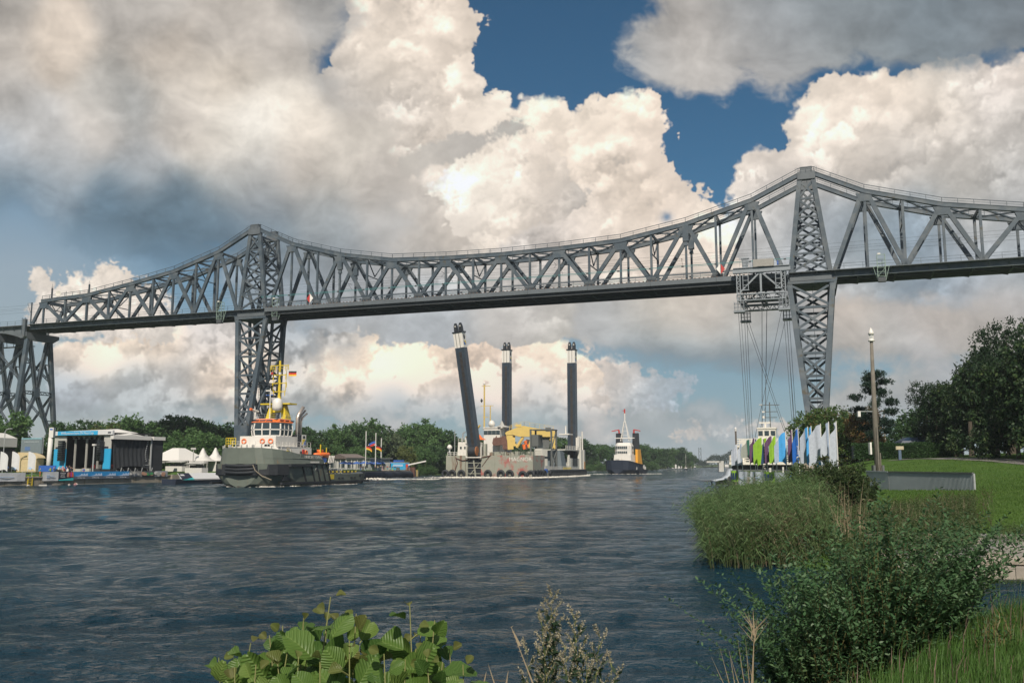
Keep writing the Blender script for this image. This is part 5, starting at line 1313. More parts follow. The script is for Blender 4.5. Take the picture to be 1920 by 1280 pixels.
# spuds
def spud(name, x, y, base_z, top_z, tilt=None):
    t = link(name, None, DR, (x, y, base_z))
    if tilt: t.rotation_euler = tilt
    L = top_z - base_z; w = 1.55
    MB().m(spudm).box((0, 0, L / 2 - 3.4), (2 * w, 2 * w, L - 6.8 + 0.0)).build('shaft', t, recalc=False)
    m = MB().m(spudr)
    m.box((-w - 0.02, -0.1, L / 2 - 4), (0.1, 0.9, L - 8.4))
    m.build('rack', t, recalc=False)
    m = MB().m(spudm)
    for k in range(int((L - 9) / 2.2)): m.box((-w - 0.08, 0.1, 3 + k * 2.2), (0.1, 1.2, 0.16))
    for y2 in (-1.0, 0.75): m.box((-w - 0.06, y2, L / 2 - 3.5), (0.14, 0.14, L - 7.2))
    m.build('guide_bars', t, recalc=False)
    MB().m(white).box((0, 0, L - 4.3), (2 * w + 0.04, 2 * w + 0.04, 5.0)).build('white_band', t, recalc=False)
    m = MB().m(black)
    for y2 in (-0.4, 0.75): m.box((-w - 0.05, y2, L - 4.3), (0.08, 0.12, 4.98))
    m.build('band_bars', t, recalc=False)
    MB().m(blue).prism([(-0.9, L - 5.9), (0.7, L - 5.9), (-0.9, L - 4.6)], 'y', -w - 0.06, -w - 0.03).build('badge_blue', t)
    MB().m(yellow).prism([(0.8, L - 5.9), (0.8, L - 4.5), (-0.7, L - 4.5)], 'y', -w - 0.06, -w - 0.03).build('badge_yellow', t)
    MB().m(black).prism([(-0.6, L - 4.0), (0.5, L - 4.0), (0.8, L - 3.0), (0, L - 2.2), (-0.8, L - 3.0)], 'y', -w - 0.06, -w - 0.03).build('badge_crown', t)
    MB().m(black).box((0, 0, L - 1.62), (2 * w + 0.5, 2 * w + 0.5, 0.4)).build('head_plate', t, recalc=False)
    for y2 in (-0.85, 0.85):
        m = MB().m(black); m.prism([(-0.62, L - 1.45), (0.62, L - 1.45), (0.6, L + 0.5), (0.3, L + 1.3), (0, L + 1.5), (-0.3, L + 1.3), (-0.6, L + 0.5)], 'x', -0.55, 0.55) if False else m.loft([[(-0.6, y2 - 0.62, L - 1.45), (0.6, y2 - 0.62, L - 1.45), (0.6, y2 + 0.62, L - 1.45), (-0.6, y2 + 0.62, L - 1.45)], [(-0.5, y2 - 0.58, L + 0.5), (0.5, y2 - 0.58, L + 0.5), (0.5, y2 + 0.58, L + 0.5), (-0.5, y2 + 0.58, L + 0.5)], [(-0.3, y2 - 0.3, L + 1.5), (0.3, y2 - 0.3, L + 1.5), (0.3, y2 + 0.3, L + 1.5), (-0.3, y2 + 0.3, L + 1.5)]]); m.build('sheave_block', t)
        MB().m(lgrey).lathe([(0.3, -0.66), (0.3, 0.66)], 8, (0, y2, L + 0.4), (1, 0, 0)).build('sheave', t, recalc=False)
    return t
s1 = spud('spud', 1.8, 5.0, 5.5, height(612, 298) - 0.2, None)
d1 = Vector((-0.10, 0.115, 1)).normalized()
s1.rotation_euler = Vector((0, 0, 1)).rotation_difference(d1).to_euler()
spud('spud', 64, 16.0, 3.0, height(649, 361))
spud('spud', 62, -11.4, 3.0, height(649, 351))
# spud housings and winches
m = MB().m(dgr)
for s2 in (-2.4, 2.4): m.box((-0.3, 5 + s2, 8.0), (1.2, 0.5, 4.0)); m.box((4.0, 5 + s2, 8.5), (1.4, 0.6, 5.0))
m.build('spud_guide', DR, recalc=False)
MB().m(white).box((-0.9, 5.0, 6.6), (0.4, 5.4, 0.35)).box((-0.9, 7.6, 8.6), (0.25, 0.25, 4)).box((-0.9, 2.4, 8.6), (0.25, 0.25, 4)).build('guide_frame', DR, recalc=False)
MB().m(rubber).lathe([(1.5, -1.3), (1.5, 1.3)], 14, (-0.9, 5.3, 8.6), (0, 1, 0)).m(mat('rust_orange', (0.35, 0.14, 0.05))).lathe([(1.55, -1.55), (1.55, -1.3)], 14, (-0.9, 5.3, 8.6), (0, 1, 0)).build('winch_drum', DR, recalc=False)
# port stern quarters: accommodation with bits on the roof
m = MB().m(white).box((8, 9.6, 9.4), (7, 6.4, 4.6), taper=0.96).box((6, 8.4, 12.2), (3.6, 3.0, 2.0)).rail([(0.4, 14.6, 7.2), (0.4, 8, 7.2)], h=1.1, step=1.2, post=0.12, bar=0.1).rail([(4.6, 12.6, 11.8), (4.6, 6.6, 11.8)], h=1.1, step=1.2, post=0.1, bar=0.08); m.build('accommodation', DR, recalc=False)
for y in (11.6, 10.1, 8.4, 7.2): MB().m(glass).box((4.42, y, 9.8), (0.12, 0.6, 0.7)).build('window', DR, recalc=False)
m = MB().m(white); m.smooth = True; m.lathe([(0.3, 9.0), (0.85, 9.6), (0.85, 10.1), (0.4, 10.7), (0.02, 10.8)], 12, (1.0, 14.2, 0)); m.m(galv).tube([(1, 14.2, 7.2), (1, 14.2, 9.1)], 0.3, 6); m.build('radome', DR)
m = MB().m(cry).tube([(6, 9.8, 12.4), (6, 8.6, 13.6), (5.4, 5.2, 17.2)], [0.7, 0.6, 0.3], 8).box((6, 9.2, 13.0), (1.6, 2.2, 1.2)); m.build('deck_crane', DR)
m = MB().m(orange); m.lathe([(2.3, 0), (0.9, 0.7), (0.08, 1.7)], 8, (5.6, 5.4, 12.4)); m.build('orange_canopy', DR)
MB().m(galv).tube([(3, 13.2, 7.2), (3, 13.2, 15.6)], 0.12, 5).tube([(4.8, 11.2, 11.5), (4.8, 11.0, 14.6), (4.8, 10.2, 15.0)], 0.25, 6).build('vent_pipe', DR)
m = MB().m(dgr)
rr = random.Random(4)
for k in range(26):
    x, y = rr.uniform(0.6, 12), rr.uniform(-14, 2); s_ = rr.uniform(0.4, 1.3)
    m.box((x, y, Z1 + s_ / 2), (s_ * rr.uniform(0.5, 1.6), s_ * rr.uniform(0.5, 1.4), s_))
m.rail([(0.2, 2.4, Z1), (0.2, -14.4, Z1)], h=1.1, step=1.6, post=0.1, bar=0.08)
m.build('deck_gear', DR, recalc=False)
# pilot house amidships
P_ = link('pilot_house', None, DR, (42, 13.4, 0))
MB().m(white).box((0, 0, 10.0), (5, 6.4, 15.0)).build('wall', P_, recalc=False)
for y in (-3, -1, 1, 3): MB().m(glass).box((-2.55, y * 0.8, 16.0), (0.12, 1.5, 1.5)).build('window', P_, recalc=False)
MB().m(white).box((0, -0.4, 17.8), (5.6, 7.6, 0.4)).m(lgrey).lathe([(3.6, 18.0), (1.0, 18.7), (0.1, 20.4)], 4, (0, -3.0, 0)).build('roof', P_, recalc=False)
m = MB().m(white); m.smooth = True; m.lathe([(0.5, 17.8), (1.2, 18.6), (1.25, 19.4), (0.8, 20.2), (0.05, 20.6)], 14, (-2.2, 0.2, 0)); m.build('radome', P_)
m = MB().m(cry).tube([(-1, 3.6, 17), (-1, 3.6, 34)], 0.3, 6).tube([(-1, 1.2, 17), (-1, 1.2, 26)], 0.2, 6)
for z, a in ((33.4, 2.4), (26, 3.6), (21.8, 1.6)): m.beam((-1, 3.6 - a, z), (-1, 3.6 + a * 0.4, z), 0.18)
m.m(black).lathe([(0.05, 27.2), (0.55, 28), (0.05, 28.8)], 8, (-1.2, 4.6, 0)); m.m(white).lathe([(0.3, 33.8), (0.5, 34.4), (0.1, 35)], 8, (-1, 3.6, 0)); m.build('mast', P_)
# the excavator: seen from its side, boom across the ship
EX = link('excavator', None, DR, (40.0, 0.0, 0)); EX.rotation_euler = (0, 0, R(-71.3))   # local x = world x here
def ez(py): return height(py, 333)
def exx(px): return place(px, 333.0) - (-7.4 + 40 * math.cos(R(71.3)))
MB().m(cry).prism([(exx(a), ez(b)) for a, b in ((947, 812), (950, 809), (968, 802), (981, 798), (1001, 802), (1040, 808), (1043, 812), (1043, 818), (1033, 819), (1000, 818.5), (974, 818.5), (961, 815), (949, 816))], 'y', -1.7, 1.7).build('boom', EX)
m = MB().m(cry).prism([(exx(a), ez(b)) for a, b in ((949, 815), (961, 815), (963, 842), (952, 843))], 'y', -1.5, 1.5).prism([(exx(a), ez(b)) for a, b in ((960, 816), (966, 816), (966, 832), (969, 832), (969, 836), (960, 836))], 'y', -0.8, 0.8); m.build('stick', EX)
for a, b, c, d_ in ((981, 819, 969, 839), (1032, 822, 1045, 848)):
    MB().m(cry).tube([(exx(a), -0.9, ez(b)), (exx(c), -0.9, ez(d_))], 0.55, 8).build('cylinder', EX)
MB().m(rusty).prism([(exx(a), ez(b)) for a, b in ((923, 831), (925, 821), (936, 820), (948, 817), (951, 826), (952, 842), (943, 842), (942, 834), (925, 835))], 'y', -2.4, 2.4).build('bucket', EX)
m = MB().m(rusty)
for a in (930, 941): m.prism([(exx(a - 2), ez(822)), (exx(a + 2), ez(822)), (exx(a + 1), ez(816))], 'y', -2.0, -0.6)
m.build('bucket_lugs', EX)
for k, (a, b, c, d_, mm_) in enumerate(((985, 826, 990, 838, orange), (990, 824, 986, 842, rusty), (996, 826, 992, 840, cry), (1000, 820, 1002, 836, cry), (982, 833, 984, 842, orange))):
    MB().m(mm_).tube([(exx(a), -1.6, ez(b)), (exx(c), -1.6, ez(d_))], 0.7, 7).build('hydraulic_arm', EX)
MB().m(dgrey).prism([(exx(a), ez(b)) for a, b in ((1004, 819), (1032, 818), (1030, 840), (1006, 842))], 'y', -0.5, 3.0).build('machine_house', EX)
MB().m(glass).prism([(exx(a), ez(b)) for a, b in ((1008, 830), (1018, 830), (1018, 838), (1008, 838))], 'y', -0.62, -0.5).build('cab_window', EX)
m = MB().m(cry).prism([(exx(a), ez(b)) for a, b in ((1033, 818), (1042, 816), (1044, 824), (1037, 840), (1032, 850), (1029, 849), (1034, 838))], 'y', -1.4, -0.9).prism([(exx(a), ez(b)) for a, b in ((1029, 846), (1048, 844), (1048, 849), (1030, 850))], 'y', -1.8, 1.8); m.build('a_frame', EX)
m = MB().m(cry)
m.rail([(exx(955), -1.6, ez(807)), (exx(969), -1.6, ez(800))], h=1.5, post=0.12, bar=0.1, step=1.2); m.rail([(exx(969), -1.6, ez(801)), (exx(983), -1.6, ez(798)), (exx(1003), -1.6, ez(802)), (exx(1038), -1.6, ez(807))], h=1.5, post=0.1, bar=0.08, step=1.6)
m.box((exx(972), -1.2, ez(798)), (2.2, 1.2, 1.0)).m(dgrey).box((exx(1028), -1.2, ez(805)), (2.0, 1.2, 1.4)); m.build('railing', EX, recalc=False)
# starboard side: containers, gantry, bow house
c_ = MB().m(cont)
c_.box((16.5, -12.6, 5.0), (6.1, 2.44, 2.6)).box((16.5, -12.6, 8.2), (6.1, 2.44, 2.6)).box((15.2, -14.0, 10.2), (2.4, 0.1, 0.1))
for x in np.arange(13.7, 19.5, 0.4): c_.box((x, -13.86, 8.2), (0.14, 0.08, 2.4)).box((x, -13.86, 5.0), (0.14, 0.08, 2.4))
c_.box((13.4, -11.2, 6.6), (0.12, 0.12, 5.6)).build('container', DR, recalc=False)
m = MB().m(cont)
for k in range(5): m.box((13.38, -13.4 + 0.45 * k, 8.2), (0.1, 0.08, 2.3))
for k in range(3): m.box((13.36, -12.6, 7.4 + 0.7 * k), (0.1, 2.1, 0.1))
m.build('container_door', DR, recalc=False)
m = MB().m(dgrey)
for x, y in ((26, -13.5), (32, -13.5), (26, -6), (32, -6)): m.beam((x, y, 2.3), (x - 0.5, y, 16.5), 0.55)
m.beam((26, -13.5, 9.5), (32, -13.5, 9.5), 0.4).beam((26, -13.5, 3), (32, -13.5, 9.3), 0.3).beam((32, -13.5, 3), (26, -13.5, 9.3), 0.3).beam((26, -13.5, 9.8), (31.6, -13.5, 16), 0.3)
m.box((29, -9.8, 16.3), (6.6, 8, 0.35)).box((29, -7, 12.6), (5, 3, 4)); m.build('gantry', DR, recalc=False)
m = MB().m(mat('hopper_blue_grey', (0.11, 0.14, 0.16))).loft([[(36, -14.4, 2.3), (43, -14.4, 2.3), (43, -8, 2.3), (36, -8, 2.3)], [(37.6, -13.2, 9.2), (42, -13.2, 9.2), (42, -8, 9.2), (37.6, -8, 9.2)]]); m.build('tank', DR)
m = MB().m(white).rail([(13, -14.9, 2.3), (46, -14.9, 2.3)], h=1.3, post=0.14, bar=0.16, step=1.6, bars=3); m.m(yellow)
for x in np.arange(36, 46, 1.6): m.box((x, -14.95, 2.9), (0.8, 0.1, 0.9))
m.build('striped_fence', DR, recalc=False)
m = MB().m(cont).box((55, -11.5, 4.4), (14, 5.4, 4.4)).box((52, -9.5, 9.6), (22, 9.5, 0.4)).box((62.5, -14.2, 5.4), (2.4, 1.4, 9.0)).box((66.2, -14.2, 5.4), (2.2, 1.4, 9.0)).box((47, -13.8, 5), (0.8, 0.8, 5.6)); m.build('bow_house', DR, recalc=False)
MB().m(black).box((54.5, -14.25, 5.2), (7.0, 0.2, 2.8)).build('opening', DR, recalc=False)
m = MB().m(white).rail([(42, -14.2, 9.8), (60.5, -14.2, 9.8)], h=1.3, post=0.14, bar=0.12, step=2.4)
for x in (60.6, 63.6, 67): m.tube([(x, -13.9, 9.0), (x, -13.9, 17.0 if x > 66 else 15)], 0.3, 6)
m.box((50, -12, 15.4), (5, 4, 0.4)).box((50, -12, 17), (0.4, 0.4, 3)).box((61.5, -12, 12), (1.2, 4.4, 5)).build('fore_deck_posts', DR, recalc=False)
MB().m(rusty).box((64.4, -14.4, 3), (1.2, 0.3, 6)).m(mat('ochre_rust', (0.40, 0.22, 0.09))).box((66.4, -14.95, 2.4), (1.6, 0.2, 6)).build('rust_streak_plates', DR, recalc=False)
m = MB().m(dgr).lathe([(1.4, -1.6), (1.4, 1.6)], 12, (44, -8, 5), (1, 0, 0)).box((58, 4, 5), (10, 14, 6)).box((24, 2, 4), (10, 16, 4)).box((47, 3, 4.5), (9, 10, 5)); m.build('deck_houses', DR, recalc=False)
def drw(x, y):
    v_ = Matrix.Rotation(R(71.3), 3, 'Z') @ Vector((x, y, 0)); return (v_.x - 7.4, v_.y + 294.8)
foam('wake_foam', '', [(place(690, 268), 268), (place(770, 276), 276), drw(-4, 14), drw(-3, 4), drw(-3.5, -4), drw(-3, -9), drw(-2.4, -15.5), drw(6, -17.5), drw(30, -17), drw(66, -17)], [1.4, 3.0, 3.4, 2.4, 2.6, 2.0, 1.2, 0.7, 0.5, 0.4], 15, 1700, 0.5)
foam('wake_foam', '', [(place(650, 250), 250), (place(760, 262), 262), (place(900, 268), 268)], [0.6, 1.6, 0.8], 25, 380, 0.25)
# ------------------------------------------------------------------ left bank: quay, stage, banners, tents, people
concrete = mat('quay_concrete', (0.30, 0.27, 0.22), rough=0.9, var=0.2, scale=0.4, rust=0.45, rustcol=(0.16, 0.125, 0.08), rscale=0.5, streak=True, bump=0.3, bscale=3)
plaster = mat('plain_white', (0.64, 0.63, 0.61), rough=0.6, var=0.04)
bwhite = mat('banner_white', (0.60, 0.61, 0.63), rough=0.6, var=0.05)
bblue = mat('banner_blue', (0.02, 0.24, 0.55), rough=0.5, var=0.04)
bcyan = mat('stage_cyan', (0.03, 0.36, 0.66), rough=0.5, var=0.04)
bgrey = mat('banner_grey', (0.10, 0.12, 0.16), rough=0.6)
bpale = mat('banner_pale_blue', (0.42, 0.55, 0.75), rough=0.6)
bdark = mat('banner_dark', (0.02, 0.022, 0.045), rough=0.6)
bteal = mat('banner_teal', (0.05, 0.48, 0.50), rough=0.6)
skin = mat('skin', (0.48, 0.27, 0.19), rough=0.6)
curtain = mat('black_curtain', (0.022, 0.026, 0.032), rough=0.85, var=0.25, scale=0.6)
def QP(px):                      # a point on the quay edge under photograph column px, with its direction
    t = px / 330.0
    return Vector((-101 + 18 * t, 178 + 46 * t, 0))
QD = Vector((18, 46, 0)).normalized(); QN = Vector((46, -18, 0)).normalized()      # along, out over the water
QRZ = math.atan2(QD.y, QD.x)
def Qx(px):
    """distance along the quay so that the point falls under column px"""
    lo_, hi_ = -200.0, 330.0
    for _ in range(50):
        md = (lo_ + hi_) / 2; p = Vector((-101, 178, 0)) + QD * md
        if 960 + FOCAL * p.x / (p.y * math.cos(PITCH) - 4 * math.sin(PITCH)) < px: lo_ = md
        else: hi_ = md
    return lo_
qw = thing('quay_wall', 'stained concrete quay wall along the left bank below the festival stage', 'quay wall', (-101, 178, 0), QRZ)
edges = [Qx(p) for p in (-60, -10, 40, 90, 140, 190, 240, 290, 318)]
for a, b in zip(edges[:-1], edges[1:]):
    MB().m(concrete).box(((a + b) / 2, 0.6, 0.45), (b - a - 0.05, 1.2, 2.3)).build('wall_block', qw, recalc=False)
    MB().m(concrete).box(((a + b) / 2, 0.55, 1.7), (b - a - 0.03, 1.5, 0.22)).build('coping', qw, recalc=False)
MB().m(concrete).box((Qx(326), 0.2, 0.6), (2.6, 1.6, 2.4)).build('end_block', qw, recalc=False)
m = MB().m(yellow)
lx = Qx(55)
for s2 in (-0.5, 0.5): m.box((lx + s2, -0.14, 0.95), (0.2, 0.1, 2.0))
for k in range(4): m.box((lx, -0.14, 0.2 + k * 0.5), (0.9, 0.1, 0.12))
m.build('ladder', qw, recalc=False)

def banner(px0, px1, z0, z1, label, deco, group=None, base=None, lean=0.0):
    a, b = Qx(px0), Qx(px1)
    o = Vector((-101, 178, 0)) + QD * a + QN * 0.22
    t = thing('banner', label, 'banner', (o.x, o.y, z0), QRZ, group)
    L, H = b - a, z1 - z0
    m = MB().m(base or bwhite); n = max(4, int(L)); V = []
    for i in range(n + 1):
        w_ = 0.05 * math.sin(i * 1.7 + px0)
        for j, z in enumerate((0, H / 2, H)): V.append((L * i / n, w_ * (1 - j * 0.4) - 0.02 + lean * z, z))
    off = len(V); V += [(x, y + 0.05, z) for x, y, z in V]
    F = []
    for i in range(n):
        for j in range(2): F.append((i * 3 + j, (i + 1) * 3 + j, (i + 1) * 3 + j + 1, i * 3 + j + 1)); F.append(tuple(off + q for q in (i * 3 + j, i * 3 + j + 1, (i + 1) * 3 + j + 1, (i + 1) * 3 + j)))
    m.add(V, F); m.build('cloth', t, recalc=False)
    m = MB().m(galv)
    for k in range(int(L / 3) + 1): m.beam((min(L, k * 3.0), 0.14, 0), (min(L, k * 3.0), 0.14, H), 0.06)
    m.build('rail', t, recalc=False)
    if deco: deco(t, L, H)
    return t
def flat(t, name, mm, poly): return MB().m(mm).prism([(x, z) for x, z in poly], 'y', -0.16, -0.12).build(name, t)
def flower(t, x, z, s=0.28, mm=None):
    for k in range(4):
        a = k * math.pi / 2 + 0.78; MB().m(mm or bpale).box((x + s * math.cos(a), -0.14, z + s * math.sin(a)), (s * 0.9, 0.04, s * 0.9), rot=Euler((0, 0.78, 0))).build('emblem', t, recalc=False)
def deco_white(t, L, H):
    flower(t, L * 0.30, H * 0.5); flat(t, 'print', bpale, [(L * 0.40, H * 0.46), (L * 0.72, H * 0.46), (L * 0.72, H * 0.53), (L * 0.40, H * 0.53)])
def deco_dark(t, L, H):
    flat(t, 'teal_wedge', bteal, [(0, 0), (L, 0), (L, H * 0.30), (0, H * 0.12)])
    for k in range(3): text('lettering', t, ('WASSER', 'LICHT', 'KLANG')[k], bwhite, H * 0.2, (L * 0.26, -0.15, H * (0.82 - 0.2 * k)), (R(90), 0, 0), 0.01)
    for x, c in ((0.62, skin), (0.74, red), (0.84, mat('magenta', (0.5, 0.05, 0.35))), (0.93, orange)): flat(t, 'figure', c, [(L * x - 0.25, H * 0.4), (L * x + 0.25, H * 0.4), (L * x + 0.2, H * 0.85), (L * x, H * 0.97), (L * x - 0.2, H * 0.85)])
def deco_cup(t, L, H):
    n = 4
    for k in range(n):
        x0 = L * k / n; w = L / n
        flat(t, 'grey_strip', bgrey, [(x0 + 0.02, 0), (x0 + w - 0.02, 0), (x0 + w - 0.02, H * 0.36), (x0 + 0.02, H * 0.36)])
        flat(t, 'water_print', bpale, [(x0 + w * 0.12, H * 0.40), (x0 + w * 0.96, H * 0.40), (x0 + w * 0.96, H * 0.55), (x0 + w * 0.90, H * 0.80), (x0 + w * 0.82, H * 0.56), (x0 + w * 0.72, H * 0.78), (x0 + w * 0.64, H * 0.56), (x0 + w * 0.54, H * 0.74), (x0 + w * 0.44, H * 0.54), (x0 + w * 0.3, H * 0.46)])
        text('lettering', t, 'SH Netz Cup', bwhite, H * 0.22, (x0 + w * 0.5, -0.17, H * 0.18), (R(90), 0, 0), 0.01)
def deco_photo(cols):
    def f(t, L, H):
        r = random.Random(int(L * 100))
        for k in range(9):
            c = cols[k % len(cols)]; x, z, s = r.uniform(0.2, L - 0.9), r.uniform(0.1, H - 0.7), r.uniform(0.3, 0.7)
            MB().m(c).prism([(x + s * math.cos(a) * r.uniform(0.7, 1.3), z + 0.3 + 0.6 * s * math.sin(a)) for a in np.linspace(0, 6.28, 8)[:-1]], 'y', -0.18 - 0.004 * k, -0.12).build('photo_print', t)
    return f
banner(-40, 45, 0.95, 2.65, 'long white banner on the quay left of the yellow ladder', deco_white)
banner(78, 107, 0.9, 2.75, 'short white banner on the quay right of the yellow ladder', deco_white)
banner(107.4, 134.5, 0.9, 2.75, 'dark banner with teal wedge and white lettering at the quay edge', deco_dark, base=bdark)
banner(135, 240, 1.15, 2.75, 'long blue banner with four wave prints below the stage', deco_cup, base=bblue)
banner(240.5, 264, 1.4, 2.75, 'grey photo banner next to the blue wave banner', deco_photo([lgrey, bgrey, plaster]), base=mat('photo_grey', (0.25, 0.25, 0.25)))
banner(264.5, 288, 1.4, 2.75, 'dark photo banner with a green patch on the quay', deco_photo([bgrey, mat('photo_green', (0.05, 0.30, 0.10)), skin]), base=mat('photo_dark', (0.06, 0.07, 0.08)))
banner(288.5, 312, 1.4, 2.75, 'pale photo banner at the right end of the quay row', deco_photo([plaster, skin, lgrey]), base=mat('photo_pale', (0.33, 0.36, 0.40)))

def fence_run(px0, px1, back, label, h=1.1):
    a, b = Qx(px0), Qx(px1); o = Vector((-101, 178, 0)) + QD * a - QN * back
    t = thing('railing', label, 'railing', (o.x, o.y, GZ(o.x, o.y)), QRZ)
    for k in range(int((b - a) / 2.2) + 1): MB().m(galv).beam((k * 2.2, 0, 0), (k * 2.2, 0, h), 0.07).build('post', t, recalc=False)
    MB().m(galv).beam((0, 0, h), (b - a, 0, h), 0.06).beam((0, 0, h / 2), (b - a, 0, h / 2), 0.05).build('rail', t, recalc=False)
fence_run(45, 78, 0.6, 'thin metal railing on the grass behind the yellow ladder')

# stage
ST = thing('festival_stage', 'covered concert stage with blue side panels, dark interior and black curtain side', 'stage', (-91.3, 208, 1.95), math.atan2(-8, 16.9))
SWD = 18.7
MB().m(curtain).box((-SWD / 2, 7, 0.7), (SWD, 14, 1.3)).build('platform', ST, recalc=False)
MB().m(curtain).box((-SWD / 2, 11, 5.3), (SWD, 0.2, 8)).build('backdrop', ST, recalc=False)
def panel(x0, x1):
    t = MB().m(bcyan).box(((x0 + x1) / 2, -0.05, 3.6), (x1 - x0, 0.2, 4.6)); t.build('blue_panel', ST, recalc=False)
    MB().m(lgrey).box(((x0 + x1) / 2, -0.05, 7.5), (x1 - x0, 0.2, 3.15)).build('grey_panel', ST, recalc=False)
    MB().m(bdark).box(((x0 + x1) / 2 - 0.3, -0.17, 6.2), ((x1 - x0) * 0.6, 0.04, 0.4)).build('panel_print', ST, recalc=False)
panel(-SWD, -SWD + 4.0); panel(-2.3, 0)
m = MB().m(bwhite).box((-SWD / 2 - 0.2, -0.5, 9.55), (SWD + 2.4, 0.5, 0.95)); m.build('roof_fascia', ST, recalc=False)
MB().m(bcyan).box((-SWD / 2 - 1.0, -0.8, 9.55), (13.2, 0.12, 0.93)).build('title_banner', ST, recalc=False)
text('lettering', ST, 'Willkommen beim SH Netz Cup', bwhite, 0.82, (-SWD / 2 - 1.0, -0.89, 9.52), (R(90), 0, 0), 0.01)
for x in (-SWD - 0.4, 0.0): MB().m(bdark).box((x, -0.78, 9.55), (0.9, 0.06, 0.3)).build('badge', ST, recalc=False)
for x in (-SWD + 3.4, -2.6):
    for k in range(9): MB().m(black).box((x, -0.9, 7.6 - k * 0.52), (1.5, 0.8, 0.46), rot=Euler((R(2 * k), 0, 0))).build('speaker', ST, recalc=False)
for x in (-13.2, -9.4, -5.6): MB().m(lgrey).lattice((x, 1.2, 1.3), (x, 1.2, 8.4), 0.3, 0.3, (0, 1, 0), bar=0.1).build('light_tower', ST, recalc=False)
for k in range(7): 
    x = -14.4 + k * 1.75; MB().m(lgrey).lathe([(0.16, 0), (0.3, -0.5)], 8, (x, 1.6, 8.7)).box((x, 1.6, 8.8), (0.9, 0.25, 0.25)).build('spotlight', ST, recalc=False)
m = MB().m(galv)
for y in (1.6, 6, 10): m.lattice((-SWD, y, 9.1), (0, y, 9.1), 0.4, 0.4, (0, 0, 1), bar=0.1)
m.build('roof_truss', ST, recalc=False)
MB().m(mat('stage_dark_roof', (0.03, 0.03, 0.035))).box((-SWD / 2, 6, 9.5), (SWD, 12, 0.15)).build('ceiling', ST, recalc=False)
rr = random.Random(8)
for k in range(14):
    x, y = rr.uniform(-14, -4), rr.uniform(2.5, 9)
    MB().m(rr.choice([black, dgrey, galv, mat('drum_red', (0.3, 0.03, 0.03))])).box((x, y, 1.35 + 0.5), (rr.uniform(0.4, 1.3), 0.6, rr.uniform(0.6, 1.4))).build('stage_gear', ST, recalc=False)
MB().m(mat('stage_green_glow', (0.10, 0.20, 0.13))).box((-9.0, 10.8, 3.2), (3.6, 0.1, 1.6)).build('screen', ST, recalc=False)
MB().m(curtain).box((-SWD + 0.1, 6.2, 5.0), (0.2, 10.6, 9.0)).build('side_curtain', ST, recalc=False)
# curtain side: hanging folds
m = MB().m(curtain); m.smooth = True; V = []; n = 40
for i in range(n + 1):
    y = 0.3 + 10.2 * i / n; wv = 0.12 * math.sin(i * 1.3)
    for z, s2 in ((1.2 + 0.8 * math.sin(i / n * 3.1), 0.35), (4.8, 0.25), (8.4, 0.05)): V.append((0.2 + wv * s2 * 3 + (0.5 if z < 2 else 0), y, z))
m.add(V, [(i * 3 + j, (i + 1) * 3 + j, (i + 1) * 3 + j + 1, i * 3 + j + 1) for i in range(n) for j in range(2)]); m.build('curtain', ST, recalc=False)
MB().m(curtain).box((0.2, 13.0, 4.4), (0.25, 3.8, 8.2)).build('rear_curtain', ST, recalc=False)
m = MB().m(plaster); m.loft([[(1.0, -0.5, 8.5), (1.0, 5, 9.3), (1.0, 10.6, 8.5)], [(-4, -0.5, 9.9), (-4, 5, 10.6), (-4, 10.6, 9.9)], [(-SWD, -0.5, 9.9), (-SWD, 5, 10.4), (-SWD, 10.6, 9.9)]], close=True); m.box((0.6, 5.0, 8.5), (1.0, 11.0, 0.9)).box((0.4, 13.2, 8.5), (1.0, 3.6, 0.8)).build('roof', ST)
m = MB().m(galv)
for y in (2, 4, 6, 8, 11): m.beam((0.9, y, 0), (0.9, y + 0.4, 1.6), 0.12); m.beam((0.9, y, 0), (0.9, y - 1.2, 1.2), 0.08)
m.beam((0.6, 11.0, 0), (0.6, 11.0, 8.6), 0.28).beam((0.6, 11.0, 2.2), (0.6, 9.0, 2.2), 0.14)
for z in np.arange(3, 8, 0.5): m.beam((0.5, 9.6 + 0.3 * math.sin(z), z), (0.5, 9.9 + 0.3 * math.sin(z), z + 0.3), 0.1)
m.build('scaffold', ST, recalc=False)
MB().m(galv).tube([(-1.4, -3.5, 0), (-1.4, -3.5, 6.6)], 0.16, 6).m(plaster).box((-1.4, -3.5, 6.7), (0.8, 0.5, 0.4)).build('camera_pole', ST)
MB().m(lgrey).box((-8.0, -2.4, 0.55), (3.4, 0.5, 1.6)).box((-4.8, -2.4, 0.6), (2.4, 0.5, 1.7)).build('barrier', ST, recalc=False)

def simple(name, label, cat, px, Y, rz=0.0, group=None, z=None):
    x = place(px, Y, 2); return thing(name, label, cat, (x, Y, GZ(x, Y) if z is None else z), rz, group)
